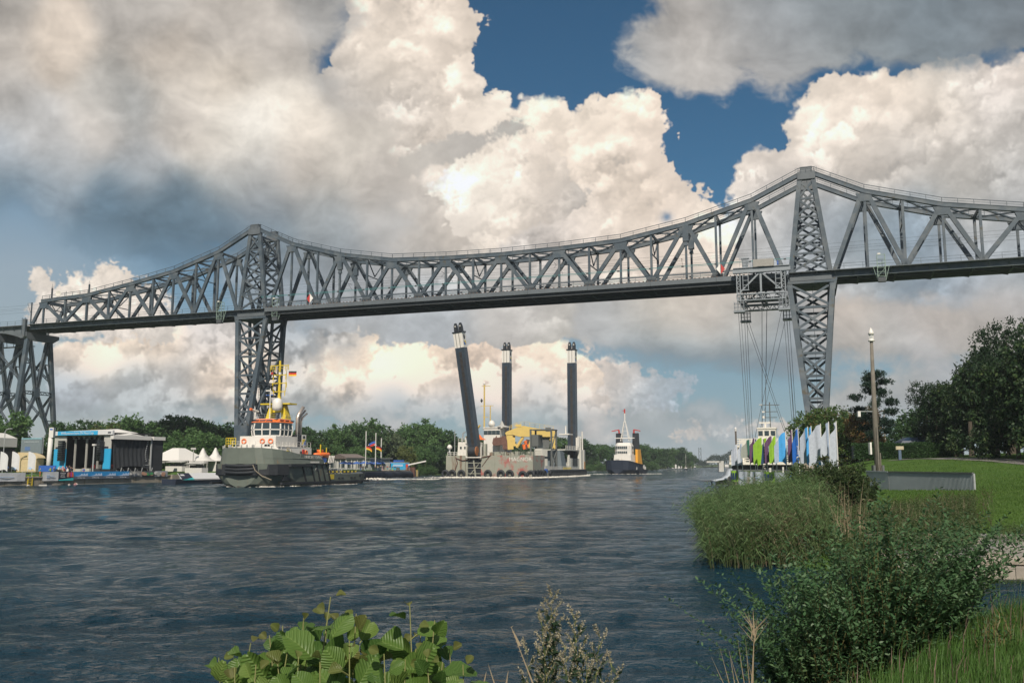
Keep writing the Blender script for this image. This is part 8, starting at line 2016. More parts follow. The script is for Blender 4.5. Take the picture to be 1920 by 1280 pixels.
for px, Y, top, w in ((1108, 545, 868, 0.9), (1126, 560, 866, 1.0), (1136, 585, 870, 0.8), (1215, 640, 862, 1.3), (1228, 660, 866, 1.0), (1104, 520, 872, 0.9), (850, 400, 868, 1.0), (832, 388, 858, 1.2), (806, 360, 868, 0.9), (790, 345, 872, 0.8)):
    tree('bush', px, Y, top, 'low green bush at the water edge of the left bank, %s from the left' % (nth(kb) if kb < 9 else 'tenth'), w * 1.5, grp='bushes on the left bank', z=0.6); kb += 1
# the far woods at the end of the canal: one mass nobody could count
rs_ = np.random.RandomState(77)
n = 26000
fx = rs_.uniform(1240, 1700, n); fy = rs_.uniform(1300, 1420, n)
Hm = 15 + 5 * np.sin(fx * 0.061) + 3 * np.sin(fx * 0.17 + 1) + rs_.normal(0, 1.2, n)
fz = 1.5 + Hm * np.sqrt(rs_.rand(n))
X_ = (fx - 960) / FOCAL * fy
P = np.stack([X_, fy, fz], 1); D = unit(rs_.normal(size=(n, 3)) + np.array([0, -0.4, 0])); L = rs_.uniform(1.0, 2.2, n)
tag(link('far_woods', quads_mesh('far_woods', leaves(P, D, L, L * 0.7, rs_), leafmat('leaf_far_haze', [(0.014, 0.034, 0.022), (0.022, 0.046, 0.028), (0.034, 0.060, 0.034)], scale=0.02))), kind='stuff')  # bluish haze of distance is put into these leaf colours
# grasses and reeds fringing the far left bank
n = 9000; t = rs_.rand(n); Pa = np.array([(66, 680), (140, 900), (238, 1200)]); seg = (t * 1.999).astype(int); u = t * 2 - seg
b = Pa[seg] + (Pa[seg + 1] - Pa[seg]) * u[:, None] + rs_.normal(0, 1.5, (n, 2)) + np.array([-2.5, 0]); 
P = np.stack([b[:, 0], b[:, 1], np.full(n, 0.1)], 1); D = unit(rs_.normal(0, 0.25, (n, 3)) + np.array([0, 0, 1])); L = rs_.uniform(1.5, 3.4, n)
fringe = leafmat('leaf_fringe', [(0.06, 0.085, 0.03), (0.09, 0.115, 0.045), (0.12, 0.13, 0.06)], scale=0.05)
tag(link('bank_reeds', quads_mesh('bank_reeds', leaves(P, D, L, L * 0.25, rs_), fringe)), kind='stuff')

# right bank: chestnut, copper beech, pine, hornbeams
PROTO['chest'] = make_tree('t', 12, broad(12, 13, 21, 14), 15000, 0.42, LV['chestnut'], 21)
PROTO['copper'] = make_tree('t', 12, broad(12, 12, 22, 12), 13000, 0.42, LV['copper'], 22)
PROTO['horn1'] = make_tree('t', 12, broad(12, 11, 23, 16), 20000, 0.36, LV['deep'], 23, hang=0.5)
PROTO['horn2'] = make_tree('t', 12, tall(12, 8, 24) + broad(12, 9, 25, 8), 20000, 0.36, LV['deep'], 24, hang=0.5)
PROTO['ash'] = make_tree('t', 12, broad(12, 10, 26, 14), 17000, 0.34, leafmat('leaf_ash_shaded', [(0.012, 0.030, 0.014), (0.022, 0.048, 0.022), (0.040, 0.075, 0.036)], scale=0.4), 26, hang=0.6, aspect=0.4)  # ash leaves darkened likewise, the shade sits in their colour
r = random.Random(31); pads = []
for k in range(17):
    z = 3.4 + 8.2 * (k / 16.0); a = k * 2.4; rad = (4.6 - 0.32 * abs(z - 6)) * r.uniform(0.35, 0.95) * (0.55 if z > 9.5 else 1)
    pads.append((rad * math.cos(a), rad * math.sin(a), z, r.uniform(1.0, 1.9), r.uniform(1.0, 1.9), r.uniform(0.45, 0.8)))
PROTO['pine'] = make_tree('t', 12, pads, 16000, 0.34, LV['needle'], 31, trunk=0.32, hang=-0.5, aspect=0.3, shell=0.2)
tree('chest', 1548, 152, 757, 'rounded chestnut tree with reddish tips at the foot of the right tower', 1.02)
tree('mid2', 1588, 158, 772, 'lighter green tree wedged between the chestnut and the copper tree', 0.9)
tree('copper', 1628, 146, 764, 'copper brown tinged tree left of the wooden lantern post', 0.8)
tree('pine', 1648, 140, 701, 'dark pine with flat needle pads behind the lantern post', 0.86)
tree('dark1', 1694, 160, 792, 'dark tree filling the gap right of the pine', 1.0)
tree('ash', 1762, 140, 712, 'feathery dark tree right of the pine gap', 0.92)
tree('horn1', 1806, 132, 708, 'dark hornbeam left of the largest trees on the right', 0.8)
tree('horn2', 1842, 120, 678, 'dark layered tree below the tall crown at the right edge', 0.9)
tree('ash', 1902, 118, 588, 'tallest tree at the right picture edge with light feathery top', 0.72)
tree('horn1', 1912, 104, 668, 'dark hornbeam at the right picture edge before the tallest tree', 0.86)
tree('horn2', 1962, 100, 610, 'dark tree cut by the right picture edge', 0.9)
tree('dark2', 1724, 168, 806, 'low dark tree behind the blue roof', 1.3)
tree('dark1', 1790, 150, 800, 'dark understorey tree at the right end of the hedge', 1.3)
tree('dark2', 1850, 128, 796, 'dark understorey tree beside the path', 1.2)
tree('dark2', 1742, 160, 748, 'dark broad tree right of the blue roof house', 1.1)
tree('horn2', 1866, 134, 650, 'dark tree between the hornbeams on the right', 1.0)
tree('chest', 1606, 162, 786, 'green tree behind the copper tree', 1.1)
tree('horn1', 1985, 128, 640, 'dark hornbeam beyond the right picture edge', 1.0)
for k, (px, Y, hgt) in enumerate(((1795, 122, 4.4), (1822, 118, 4.6), (1871, 110, 5.0), (1893, 114, 5))):
    x = place(px, Y, 5); t_ = thing('tree', 'bare lower trunk in the shade beside the path, %s from the left' % nth(k), 'tree', (x, Y, GZ(x, Y) - 0.1), 0, 'trunks beside the path'); MB().m(barkm).tube([(0, 0, 0), (0.1, 0, hgt)], [0.32, 0.24], 8).build('trunk', t_)
# clipped hedge
hd = thing('hedge', 'long clipped dark hedge along the top of the lawn', 'hedge', (place(1706, 126, 5), 126, GZ(place(1706, 126, 5), 126)), R(-6))
n = 15000; rs_ = np.random.RandomState(5)
hx = rs_.uniform(-7.6, 6.4, n); face = rs_.rand(n); hy = np.where(face < 0.6, -0.9 + rs_.normal(0, 0.1, n), rs_.uniform(-0.9, 0.9, n)); hz_ = np.where(face < 0.6, rs_.uniform(0.0, 2.0, n), 2.0 + rs_.normal(0, 0.08, n) + 0.1 * np.sin(hx * 1.2))
P = np.stack([hx, hy, hz_], 1); D = unit(rs_.normal(0, 0.6, (n, 3)) + np.array([0, -0.6, 0.4])); L = rs_.uniform(0.12, 0.3, n)
link('foliage', quads_mesh('foliage', leaves(P, D, L, L * 0.6, rs_), LV['dark']), hd)['kind'] = 'stuff'
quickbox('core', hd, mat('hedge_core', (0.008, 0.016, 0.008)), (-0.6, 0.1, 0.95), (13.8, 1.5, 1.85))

def wild(name, label, region, n, hgt, mt, leafL, leafW, seed, lean=(0, 0), per=10, thing_=False, stemmat=None, droop=0.3, top=0.15):
    """upright stalks with leaves, planted over a patch; region(rs, n) gives ground positions"""
    rs_ = np.random.RandomState(seed); XY = region(rs_, n); n = len(XY)
    gz = np.array([GZ(x, y) for x, y in XY]); H = hgt * rs_.uniform(0.6, 1.15, n)
    ln = rs_.normal(0, 0.16, (n, 2)) + np.array(lean)
    base = np.stack([XY[:, 0], XY[:, 1], np.maximum(gz, -0.1) - 0.05], 1)
    def at(t): return base + np.stack([ln[:, 0] * H * t * t, ln[:, 1] * H * t * t, H * t * (1 - 0.12 * t * np.hypot(ln[:, 0], ln[:, 1]))], 1)
    Qs = []
    ts = np.linspace(0, 1, 4); w = 0.012 * hgt ** 0.5
    side = unit(np.stack([np.cos(rs_.uniform(0, 6.28, n)), np.sin(rs_.uniform(0, 6.28, n)), np.zeros(n)], 1))
    for a, b_ in zip(ts[:-1], ts[1:]):
        A, B = at(a), at(b_); Qs.append(np.stack([A - side * w * (1.1 - a), A + side * w * (1.1 - a), B + side * w * (1.1 - b_), B - side * w * (1.1 - b_)], 1))
    stems = np.concatenate(Qs)
    Ls = []
    for k in range(per):
        t = top + (1 - top) * (k + rs_.rand(n)) / per; A = at(t); az_ = rs_.uniform(0, 6.28, n)
        D = unit(np.stack([np.cos(az_), np.sin(az_), rs_.uniform(0.2, 1.1, n)], 1) + np.stack([ln[:, 0], ln[:, 1], np.zeros(n)], 1) * 0.8)
        l = leafL * rs_.uniform(0.55, 1.25, n) * (1.1 - 0.5 * t); Ls.append(leaves(A, D, l, l * leafW / leafL, rs_, 0.15))
        tip = Ls[-1][:, 2].copy(); 
        tip[:, 2] -= droop * l; Ls[-1][:, 2] = tip
    return stems, np.concatenate(Ls)
def box_region(x0, x1, y0, y1, keep=None):
    def f(rs_, n):
        XY = np.stack([rs_.uniform(x0, x1, n), rs_.uniform(y0, y1, n)], 1)
        return XY if keep is None else XY[keep(XY[:, 0], XY[:, 1])]
    return f

# reeds: an apron of phragmites round the little point
reed = leafmat('leaf_reed', [(0.055, 0.120, 0.040), (0.115, 0.195, 0.075), (0.200, 0.265, 0.125)], scale=0.35, trans=0.4)
straw = leafmat('straw', [(0.22, 0.17, 0.11), (0.30, 0.24, 0.16), (0.36, 0.30, 0.21)], scale=0.8, trans=0.1)
stemg = leafmat('stem_green', [(0.05, 0.075, 0.03), (0.09, 0.11, 0.045)], scale=0.6, trans=0.1)
def reed_zone(X, Y): return (X > place(1316, Y) if np.isscalar(Y) else (X > (1318 - 960) / FOCAL * Y)) & (X < (1556 - 960) / FOCAL * Y) & (polyline_dist(RSH, X, Y) < 6.5)
s1, l1 = wild('reed_bed', '', box_region(8, 20, 38.5, 60, reed_zone), 5600, 2.55, reed, 0.95, 0.05, 41, lean=(-0.20, -0.07), per=8, droop=0.6)
s4, l4 = wild('reed_bed', '', lambda rs_, n: (lambda Y: np.stack([(1322 + 40 * rs_.rand(n) + np.maximum(0, 46 - Y) * 18 - 960) / FOCAL * Y, Y], 1))(rs_.uniform(39.5, 54, n)), 900, 2.4, reed, 0.9, 0.05, 46, lean=(-0.6, -0.3), per=8, droop=0.55)
s1, l1 = np.concatenate([s1, s4]), np.concatenate([l1, l4])
reeds = thing('reed_bed', 'tall green reed bed leaning over the water on the right bank', 'reeds', (0, 0, 0))
link('reed_leaves', quads_mesh('reed_leaves', l1, reed), reeds)['kind'] = 'stuff'; link('reed_stalks', quads_mesh('reed_stalks', s1, stemg), reeds)['kind'] = 'stuff'
s2, l2 = wild('dead', '', lambda rs_, n: np.stack([place(1450, 41.0) + rs_.normal(0, 1.0, n), 39.9 + rs_.normal(0, 0.5, n)], 1), 150, 2.3, straw, 0.5, 0.03, 43, lean=(-0.42, -0.28), per=2, droop=0.5)
s3, l3 = wild('dead', '', box_region(11.2, 15.5, 39.5, 42.5), 110, 2.6, straw, 0.5, 0.03, 44, lean=(-0.12, -0.1), per=2, droop=0.5)
link('dead_stalks', quads_mesh('dead_stalks', np.concatenate([s2, l2, s3, l3]), straw), reeds)['kind'] = 'stuff'

# rose and willow scrub behind the reeds
rs_ = np.random.RandomState(9)
def scrub(px, Y, top, w, label, mt, n, leaf, seed, zmul=1.0):
    x = place(px, Y, 2); z0 = GZ(x, Y) - 0.1; H = (height(top, Y) - z0)
    L = [(0, 0, H * 0.45, w * 0.5, w * 0.5, H * 0.42)] + [(w * 0.4 * math.cos(k * 2.1), w * 0.4 * math.sin(k * 2.1), H * (0.35 + 0.1 * (k % 5)), w * 0.25, w * 0.25, H * 0.22) for k in range(7)]
    c, tr_ = make_tree('s', H, L, n, leaf, mt, seed, trunk=0.06, hang=0.0, aspect=0.5, base=0.1)
    t = thing('bush', label, 'bush', (x, Y, z0)); link('foliage', c, t); link('branches', tr_, t); return t
rose = leafmat('leaf_rose', [(0.022, 0.045, 0.018), (0.040, 0.070, 0.026), (0.065, 0.095, 0.036), (0.10, 0.085, 0.035)], scale=1.2)
scrub(1545, 58, 866, 4.2, 'leafy green bush rising above the reeds below the white flags', rose, 12000, 0.17, 51)
scrub(1572, 56, 848, 2.9, 'tallest dog rose bush with yellowish tips beside the white flags', rose, 9000, 0.16, 52)
scrub(1512, 62, 900, 3.0, 'dark bush half sunk in the reeds', rose, 4500, 0.17, 53)
scrub(1604, 60, 880, 2.4, 'small loose bush left of the lantern post foot', rose, 5000, 0.15, 54)
herb = leafmat('leaf_herb', [(0.045, 0.080, 0.030), (0.075, 0.120, 0.042), (0.115, 0.150, 0.058)], scale=0.6)
brown = leafmat('dock_brown', [(0.055, 0.045, 0.028), (0.09, 0.065, 0.04), (0.12, 0.085, 0.055)], scale=0.6, trans=0.15)
def band_region(a0, a1, y0, y1): 
    def f(rs_, n): Y = rs_.uniform(y0, y1, n); return np.stack([(a0 + (a1 - a0) * rs_.rand(n) - 960) / FOCAL * Y, Y], 1)
    return f
s1, l1 = wild('h', '', band_region(1550, 1815, 36.5, 50), 4600, 0.85, herb, 0.17, 0.05, 61, per=13)
s2, l2 = wild('h', '', band_region(1580, 1850, 40, 52), 420, 1.1, brown, 0.10, 0.04, 62, per=12, top=0.5)
s3, l3 = wild('h', '', band_region(1560, 1800, 37, 46), 160, 1.2, straw, 0.20, 0.02, 63, per=3, top=0.5)
wh = thing('wild_herbs', 'belt of tall wild herbs and brown docks between the bush and the lawn', 'wild herbs', (0, 0, 0))
link('herb_leaves', quads_mesh('herb_leaves', l1, herb), wh)['kind'] = 'stuff'; link('herb_stems', quads_mesh('herb_stems', np.concatenate([s1, s2]), stemg), wh)['kind'] = 'stuff'
link('dock_heads', quads_mesh('dock_heads', l2, brown), wh)['kind'] = 'stuff'; link('dry_stems', quads_mesh('dry_stems', np.concatenate([s3, l3]), straw), wh)['kind'] = 'stuff'
s1, l1 = wild('h', '', band_region(1845, 2000, 37.5, 41), 700, 0.55, herb, 0.16, 0.05, 64, per=9); s2, l2 = wild('h', '', band_region(1830, 1990, 33.2, 33.8), 160, 0.28, herb, 0.12, 0.05, 65, per=6)
tag(link('weeds', quads_mesh('weeds', np.concatenate([s1, l1, s2, l2]), herb)), kind='stuff')

# grass blades: the near bank and the lawn
bladem = leafmat('grass_blade', [(0.050, 0.120, 0.024), (0.082, 0.170, 0.038), (0.130, 0.215, 0.062)], rough=0.45, scale=0.8, trans=0.4)
def blades(region, n, hgt, w, seed, lean=0.5):
    rs_ = np.random.RandomState(seed); XY = region(rs_, n); n = len(XY)
    z = ground_right(XY[:, 0], XY[:, 1]); ok = z > 0.2; XY = XY[ok]; z = z[ok]; n = len(XY)
    clump = 0.6 + 0.8 * np.clip(0.5 + vnoise(XY[:, 0], XY[:, 1], 0.7, 2.0), 0, 1.2)
    h = hgt * rs_.uniform(0.45, 1.2, n) * clump; a = rs_.uniform(0, 6.28, n) ; d = np.stack([np.cos(a), np.sin(a), 0 * a], 1) * (lean * rs_.uniform(0.2, 1, n))[:, None] + np.array([0.12, 0.05, 0])
    s = np.stack([-np.sin(a), np.cos(a), 0 * a], 1) * (w * rs_.uniform(0.6, 1.3, n))[:, None]
    B = np.stack([XY[:, 0], XY[:, 1], z - 0.03], 1); up = np.array([0, 0, 1.0])
    M1 = B + d * h[:, None] * 0.35 + up * h[:, None] * 0.62; T = B + d * h[:, None] + up * h[:, None] * 0.92
    q1 = np.stack([B - s, B + s, M1 + s * 0.7, M1 - s * 0.7], 1); q2 = np.stack([M1 - s * 0.7, M1 + s * 0.7, T + s * 0.08, T - s * 0.08], 1)
    return np.concatenate([q1, q2])
near_grass = np.concatenate([blades(box_region(1.2, 9.5, 6.0, 16.5), 56000, 0.26, 0.0042, 71), blades(box_region(8, 22, 7, 19), 22000, 0.30, 0.006, 72), blades(box_region(1.6, 9.5, 6.0, 16), 2600, 0.55, 0.0035, 73, 0.35)])
tag(link('bank_grass', quads_mesh('bank_grass', near_grass, bladem)), kind='stuff')
seedh = blades(box_region(1.6, 9.5, 7.0, 16), 900, 0.5, 0.006, 74, 0.3)
tag(link('seed_grass', quads_mesh('seed_grass', seedh, leafmat('seed_pink', [(0.15, 0.10, 0.085), (0.22, 0.16, 0.12)], scale=1.0))), kind='stuff')
lg = np.concatenate([blades(lambda rs_, n: band_region(1540, 1990, 36, 66)(rs_, n), 52000, 0.13, 0.014, 75), blades(lambda rs_, n: band_region(1560, 1990, 60, 112)(rs_, n), 40000, 0.15, 0.024, 76)])
tag(link('lawn_grass', quads_mesh('lawn_grass', lg, leafmat('lawn_blade', [(0.050, 0.110, 0.018), (0.078, 0.150, 0.028), (0.115, 0.185, 0.044)], scale=0.3, trans=0.35))), kind='stuff')

# the willow bush on the near shore: arching shoots set with small leaves
def shoots(px, Y, n, H, spread, seed, leafL, leafW, step, lean=(0, 0)):
    rs_ = np.random.RandomState(seed); cx = place(px, Y, 2); Qb, Ql = [], []
    for i in range(n):
        a = rs_.uniform(0, 6.28); u = math.sqrt(rs_.rand()); bx, by = cx + 0.45 * spread * u * math.cos(a), Y + 0.35 * spread * u * math.sin(a); bz = max(GZ(bx, by), 0.4) - 0.05
        out = np.array([math.cos(a) * u * 1.25 + lean[0], math.sin(a) * u * 0.9 + lean[1], 0]) * rs_.uniform(0.4, 1.25); h = H * rs_.uniform(0.45, 1.08) * (1 - 0.25 * u)
        ts = np.linspace(0, 1, 7); P = np.array([[bx, by, bz]]) + out[None] * (h * 0.62 * ts ** 1.3)[:, None] + np.array([[0, 0, 1.0]]) * (h * (ts - 0.16 * ts ** 2 * u))[:, None] + rs_.normal(0, 0.02, (7, 3))
        r_ = 0.011 * (1.1 - ts); sd = unit(np.cross(out + np.array([0, 0, 1e-3]), np.array([0, 0, 1.0]))[None] + 1e-6)
        Qb.append(np.stack([P[:-1] - sd * r_[:-1, None], P[:-1] + sd * r_[:-1, None], P[1:] + sd * r_[1:, None], P[1:] - sd * r_[1:, None]], 1))
        k = max(6, int(h * 0.85 / step)); t = 0.12 + 0.88 * (np.arange(k) + rs_.rand(k)) / k; A = np.stack([np.interp(t, ts, P[:, j]) for j in range(3)], 1)
        az_ = np.arange(k) * 2.4 + rs_.uniform(0, 6.28); D = unit(np.stack([np.cos(az_), np.sin(az_), rs_.uniform(0.1, 1.0, k)], 1) + 0.5 * out)
        l = leafL * rs_.uniform(0.6, 1.2, k) * (1.05 - 0.35 * t); U = rs_.normal(0, 0.5, (k, 3)) + np.array([0, 0, 1]); S = unit(np.cross(D, U)); w = (l * leafW / leafL)[:, None] * 0.5; L_ = l[:, None]; Nn = np.cross(S, D)
        # six-sided leaf with a shallow fold
        Ql.append(np.stack([A, A + D * L_ * 0.3 + S * w * 0.85 + Nn * w * 0.25, A + D * L_ * 0.65 + S * w * 0.8 + Nn * w * 0.2, A + D * L_, A + D * L_ * 0.65 - S * w * 0.8 + Nn * w * 0.2, A + D * L_ * 0.3 - S * w * 0.85 + Nn * w * 0.25], 1))
    return np.concatenate(Qb), np.concatenate(Ql)
wl_ = leafmat('leaf_sallow', [(0.032, 0.080, 0.034), (0.054, 0.122, 0.050), (0.085, 0.160, 0.074), (0.13, 0.195, 0.085)], rough=0.42, scale=2.2, trans=0.3)
tw = leafmat('twig_yellow', [(0.10, 0.085, 0.035), (0.15, 0.125, 0.055)], scale=2, trans=0.0)
def bushthing(label, b, l):
    t = thing('willow_bush', label, 'bush', (0, 0, 0)); link('branches', quads_mesh('branches', b, tw), t)['kind'] = 'stuff'; link('foliage', quads_mesh('foliage', l, wl_), t)['kind'] = 'stuff'; return t
b1, l1 = shoots(1640, 11.9, 620, 2.3, 2.0, 81, 0.102, 0.042, 0.022); b2, l2 = shoots(1675, 12.2, 200, 2.45, 1.3, 82, 0.104, 0.042, 0.024); b3, l3 = shoots(1545, 11.6, 300, 1.8, 1.3, 83, 0.09, 0.038, 0.022, (-0.15, 0))
bushthing('big round willow bush on the near right shore before the reeds', np.concatenate([b1, b2, b3]), np.concatenate([l1, l2, l3]))
b1, l1 = shoots(1885, 10.4, 26, 0.85, 0.9, 85, 0.06, 0.022, 0.03, (0.1, 0))
bushthing('sparse low shoots at the right picture edge by the inlet', b1, l1)

# alder suckers close to the camera: every leaf a part of its own
AL = thing('alder_shoots', 'young alder shoots with broad ribbed leaves close to the camera at the bottom', 'shrub', (0, 0, 0))
def aldermat(name, c0, c1):
    m, t, b = principled(name); L = t.links; N_ = t.nodes.new
    tc = N_('ShaderNodeTexCoord'); sp = N_('ShaderNodeSeparateXYZ'); L.new(tc.outputs['Object'], sp.inputs[0])
    def M_(op, a, b_=None):
        n = N_('ShaderNodeMath'); n.operation = op
        for i, v in enumerate((a, b_)):
            if v is None: continue
            if isinstance(v, (int, float)): n.inputs[i].default_value = v
            else: L.new(v, n.inputs[i])
        return n.outputs[0]
    ax = M_('ABSOLUTE', sp.outputs[0]); w = M_('SINE', M_('MULTIPLY', M_('SUBTRACT', sp.outputs[1], M_('MULTIPLY', ax, 0.85)), 52.0))
    vein = M_('MAXIMUM', M_('POWER', M_('MAXIMUM', w, 0.0), 6.0), M_('GREATER_THAN', 0.018, ax))
    nz = N_('ShaderNodeTexNoise'); nz.inputs['Scale'].default_value = 5.0; L.new(tc.outputs['Object'], nz.inputs['Vector'])
    oi = N_('ShaderNodeObjectInfo'); f = M_('ADD', M_('MULTIPLY', nz.outputs['Fac'], 0.5), M_('MULTIPLY', oi.outputs['Random'], 0.5))
    mx = N_('ShaderNodeMix'); mx.data_type = 'RGBA'; mx.inputs[6].default_value = (*c0, 1); mx.inputs[7].default_value = (*c1, 1); L.new(f, mx.inputs[0])
    m2 = N_('ShaderNodeMix'); m2.data_type = 'RGBA'; L.new(M_('MULTIPLY', vein, 0.4), m2.inputs[0]); L.new(mx.outputs[2], m2.inputs[6]); m2.inputs[7].default_value = (c1[0] * 1.7, c1[1] * 1.4, c1[2] * 1.8, 1)
    L.new(m2.outputs[2], b.inputs['Base Color']); b.inputs['Roughness'].default_value = 0.42; b.inputs['Specular IOR Level'].default_value = 0.3
    bp = N_('ShaderNodeBump'); bp.inputs['Strength'].default_value = 0.35; bp.inputs['Distance'].default_value = 0.008; L.new(w, bp.inputs['Height']); L.new(bp.outputs[0], b.inputs['Normal'])
    tr = N_('ShaderNodeBsdfTranslucent'); L.new(m2.outputs[2], tr.inputs[0]); ms = N_('ShaderNodeMixShader'); ms.inputs[0].default_value = 0.38; L.new(b.outputs[0], ms.inputs[1]); L.new(tr.outputs[0], ms.inputs[2]); L.new(ms.outputs[0], t.nodes['Material Output'].inputs[0])
    return m
am = [aldermat('alder_leaf', (0.085, 0.165, 0.034), (0.125, 0.215, 0.048)), aldermat('alder_leaf_deep', (0.060, 0.130, 0.032), (0.090, 0.17, 0.04)), aldermat('alder_leaf_pale', (0.125, 0.205, 0.045), (0.165, 0.25, 0.060))]
abud = aldermat('alder_young', (0.13, 0.12, 0.042), (0.14, 0.19, 0.05)); astem = leafmat('alder_stem', [(0.13, 0.17, 0.04), (0.17, 0.15, 0.065)], scale=6, trans=0.05)
def alder_leaf(cup, curl, seed):
    r = random.Random(seed); nb = 9; m = MB(); V = []
    prof = [0.03, 0.46, 0.74, 0.92, 1.0, 0.96, 0.82, 0.58, 0.22]          # half width from stalk to blunt tip
    for i in range(nb):
        y = i / (nb - 1); 
        for j, xx in enumerate((-1, -0.62, -0.3, 0, 0.3, 0.62, 1)):
            tooth = 1 + (0.06 if (i % 2 and abs(xx) == 1) else 0); x = xx * prof[i] * 0.46 * tooth
            rib = 0.030 * (1 if i % 2 else -1) * (1 - abs(abs(xx) - 0.5)); 
            V.append((x, y + (0.05 * (abs(xx) - 0.5) if i > 1 else 0) - (0.05 if (i == nb - 1 and j == 3) else 0), cup * (xx * prof[i]) ** 2 * 0.5 + rib - curl * y * y + (-0.02 if j == 3 else 0)))
    m.smooth = True; m.add(V, [(i * 7 + j, i * 7 + j + 1, (i + 1) * 7 + j + 1, (i + 1) * 7 + j) for i in range(nb - 1) for j in range(6)])
    return m
LEAF = {}
for k in range(3):
    for q, (cu, cl) in enumerate(((0.5, 0.25), (0.9, 0.1), (0.2, 0.45), (-0.3, 0.3))):
        m = alder_leaf(cu, cl, q); m.ms = [am[k]]; LEAF[(k, q)] = m.mesh('leaf')
BUD = alder_leaf(0.7, 0.2, 5); BUD.ms = [abud]; BUD = BUD.mesh('leaf')
rr = random.Random(19)
def aplace(px, py, Y): return Vector((place(px, Y, height(py, Y)), Y, height(py, Y)))
ribm = leafmat('alder_rib', [(0.17, 0.19, 0.07), (0.2, 0.2, 0.08)], scale=6, trans=0.1)
stems_ = [(410, 1232, 2.2), (470, 1205, 2.15), (505, 1190, 2.05), (530, 1172, 2.2), (570, 1150, 2.1), (620, 1118, 2.0), (612, 1168, 2.2), (668, 1150, 2.1), (700, 1215, 2.15), (655, 1200, 1.9), (750, 1206, 2.2), (768, 1130, 2.1), (815, 1162, 2.1), (790, 1180, 2.2), (842, 1215, 2.15), (868, 1245, 2.1), (560, 1230, 1.9), (720, 1225, 1.9), (600, 1225, 1.85), (440, 1250, 2.0), (540, 1215, 2.0), (580, 1205, 2.1), (640, 1225, 2.0), (680, 1240, 1.95), (760, 1235, 2.0), (780, 1215, 2.1), (830, 1240, 2.0), (640, 1165, 2.2), (520, 1240, 1.95), (480, 1245, 1.95), (800, 1232, 1.95)]
nl = 0
for si, (px, py, Y) in enumerate(stems_):
    tip = aplace(px, py, Y); root = Vector((tip.x + rr.uniform(-0.12, 0.12), tip.y + rr.uniform(0.0, 0.25), tip.z - rr.uniform(0.85, 1.0))); md = (tip + root) / 2 + Vector((rr.uniform(-0.03, 0.03), 0, 0))
    m = MB().m(astem); m.smooth = True; m.tube([root, md, tip], [0.004, 0.003, 0.0012], 6); o = m.build('stem', AL, recalc=False)
    L_ = (tip - root).length
    for k in range(14):
        t = 1 - (k * 0.036 + rr.uniform(0, 0.02)) / L_ * 0.95
        if t < 0.35: break
        A = root.lerp(tip, t); a = si * 1.3 + k * 2.4 + rr.uniform(-0.3, 0.3); size = (0.024 + 0.012 * k) * rr.uniform(0.85, 1.2) if k else 0.022
        size = min(size, 0.074) * (Y / 2.1)
        young = k == 0 or (k == 1 and rr.random() < 0.25)
        st = Vector((math.cos(a), math.sin(a) * 0.8 - 0.1, rr.uniform(0.35, 0.8))).normalized(); st_len = 0.012 + 0.004 * k
        B = A + st * st_len
        me = BUD if young else LEAF[(rr.choice((0, 0, 1, 2)), rr.randrange(4))]
        lf = link('leaf', me, AL, B); nl += 1
        yv = (st * 0.75 + Vector((0, 0, rr.uniform(-0.25, 0.55)))).normalized(); zv = Vector((rr.uniform(-0.55, 0.55), rr.uniform(-1.15, -0.2), rr.uniform(0.35, 0.9))); xv = yv.cross(zv).normalized(); zv = xv.cross(yv)
        lf.rotation_euler = Matrix((xv, yv, zv)).transposed().to_euler(); lf.scale = (size * rr.uniform(0.9, 1.1),) * 2 + (size,)
        if not young: 
            if k == 2: MB().m(ribm).tube([A, B], 0.0016, 4).build('leaf_stalk', AL, recalc=False)
# mugwort with pale plumes
MW = thing('mugwort', 'mugwort with pale grey seed plumes at the bottom centre', 'wild plant', (0, 0, 0))
rs_ = np.random.RandomState(91); sq, pq, lq = [], [], []
plume = leafmat('mugwort_plume', [(0.22, 0.20, 0.14), (0.30, 0.27, 0.19), (0.38, 0.34, 0.25)], scale=5, trans=0.15)
mwl = leafmat('mugwort_leaf', [(0.022, 0.048, 0.026), (0.04, 0.07, 0.036)], scale=3)
def twig(A, B, w, n=5, sag=0.0):
    t = np.linspace(0, 1, n); P = A[None] + (B - A)[None] * t[:, None] + np.array([0, 0, -sag])[None] * np.sin(t * 3.14)[:, None]; s = np.array([1, 0.1, 0]) ; ww = w * (1.1 - t)[:, None]
    return np.stack([P[:-1] - s * ww[:-1], P[:-1] + s * ww[:-1], P[1:] + s * ww[1:], P[1:] - s * ww[1:]], 1), P
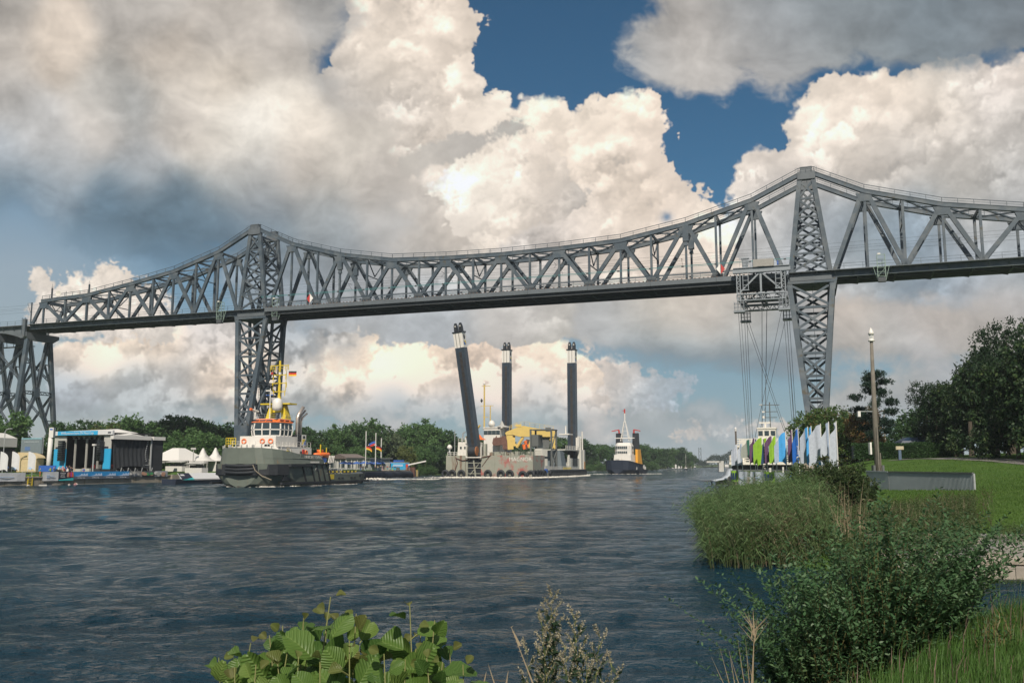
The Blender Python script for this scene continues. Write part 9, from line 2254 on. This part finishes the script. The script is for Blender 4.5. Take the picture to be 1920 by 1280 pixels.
for (px, py, Y, n1) in ((1035, 1112, 2.6, 26), (1075, 1150, 2.65, 20), (1015, 1160, 2.55, 16), (1125, 1180, 2.6, 13), (1148, 1232, 2.55, 9), (988, 1205, 2.6, 9), (1060, 1205, 2.5, 14), (1100, 1220, 2.55, 10)):
    T = np.array(aplace(px, py, Y)); B = T + np.array([rs_.uniform(-0.08, 0.08) - (px - 1060) * 0.0009, 0.1, -0.75]); q, _ = twig(B, T, 0.0028, 8); sq.append(q)
    for k in range(n1):
        t = 1 - (k + 0.5) / n1 * 0.62; A = B + (T - B) * t; sd = 1 if k % 2 else -1; Lb = 0.035 + 0.16 * (1 - t) ** 0.8 * rs_.uniform(0.6, 1.2)
        E = A + np.array([sd * rs_.uniform(0.2, 0.55), rs_.uniform(-0.35, 0.35), rs_.uniform(0.75, 1.0)]) * Lb; q, P = twig(A, E, 0.0014); sq.append(q)
        m_ = int(40 + 420 * Lb); u = rs_.rand(m_) ** 0.8; C = A + (E - A) * u[:, None] + rs_.normal(0, 0.0028, (m_, 3)); D = unit(rs_.normal(size=(m_, 3)) + np.array([sd * 0.3, 0, 0.6])); l = rs_.uniform(0.004, 0.0075, m_); pq.append(leaves(C, D, l, l * 0.7, rs_))
        if t < 0.9:
            m_ = 14; u = rs_.rand(m_); C = A + (E - A) * u[:, None] * 0.6; D = unit(rs_.normal(size=(m_, 3)) + np.array([sd * 0.6, 0, 0.2])); l = rs_.uniform(0.015, 0.035, m_); lq.append(leaves(C, D, l, l * 0.3, rs_))
link('plumes', quads_mesh('plumes', np.concatenate(pq), plume), MW)['kind'] = 'stuff'; link('stems', quads_mesh('stems', np.concatenate(sq), astem), MW)['kind'] = 'stuff'; link('leaves', quads_mesh('leaves', np.concatenate(lq), mwl), MW)['kind'] = 'stuff'
# dry stalks: one grass stem left of the mugwort, and the dead umbel by the willow
def dry(label, name, pts, Y):
    t = thing(name, label, 'dry plant', (0, 0, 0)); q = []
    for (ax, ay, bx, by, w) in pts: q.append(twig(np.array(aplace(ax, ay, Y)), np.array(aplace(bx, by, Y)), w, 5)[0])
    link('stalks', quads_mesh('stalks', np.concatenate(q), straw), t)
rr = random.Random(5)
dry('pale dry grass stem leaning left of the mugwort', 'grass_stem', [(1003, 1290, 958, 1174, 0.0022), (975, 1210, 959, 1176, 0.004), (930, 1290, 915, 1243, 0.002), (905, 1290, 912, 1258, 0.003), (948, 1290, 953, 1256, 0.003)] + [(958 + k * 3, 1176 + k * 9, 962 + k * 3.4, 1172 + k * 9, 0.002) for k in range(8)], 2.5)
pts = [(1410, 1290, 1414, 1190, 0.012), (1414, 1190, 1412, 1142, 0.008)]
for k in range(16): a = rr.uniform(-0.9, 0.9); pts.append((1412 + rr.uniform(-4, 4), 1205 - k * 2, 1412 + 40 * math.sin(a), 1205 - k * 2 - 50 * math.cos(a) * rr.uniform(0.6, 1.1), 0.004))
for k in range(7): x0 = 1345 + k * 9; pts.append((x0 + 16, 1290, x0 + rr.uniform(-12, 8), 1215 + rr.uniform(-20, 30), 0.004))
dry('pale dead umbel stalks between the water and the willow bush', 'dead_umbel', pts, 9.0)


# ------------------------------------------------------------------ thin air over the whole place
hm = bpy.data.materials.new('haze'); hm.use_nodes = True; hn = hm.node_tree; hn.nodes.clear()
pv_ = hn.nodes.new('ShaderNodeVolumePrincipled'); pv_.inputs['Color'].default_value = (0.80, 0.90, 1.0, 1); pv_.inputs['Density'].default_value = 0.00013; pv_.inputs['Anisotropy'].default_value = 0.0
ho = hn.nodes.new('ShaderNodeOutputMaterial'); hn.links.new(pv_.outputs[0], ho.inputs['Volume'])
hz_o = MB().m(hm).box((0, 4000, 47.0), (19000, 11000, 98.0)).build('haze', recalc=False); tag(hz_o, kind='stuff')
scene.cycles.volume_bounces = 0; scene.cycles.volume_step_rate = 4.0; scene.cycles.volume_max_steps = 64
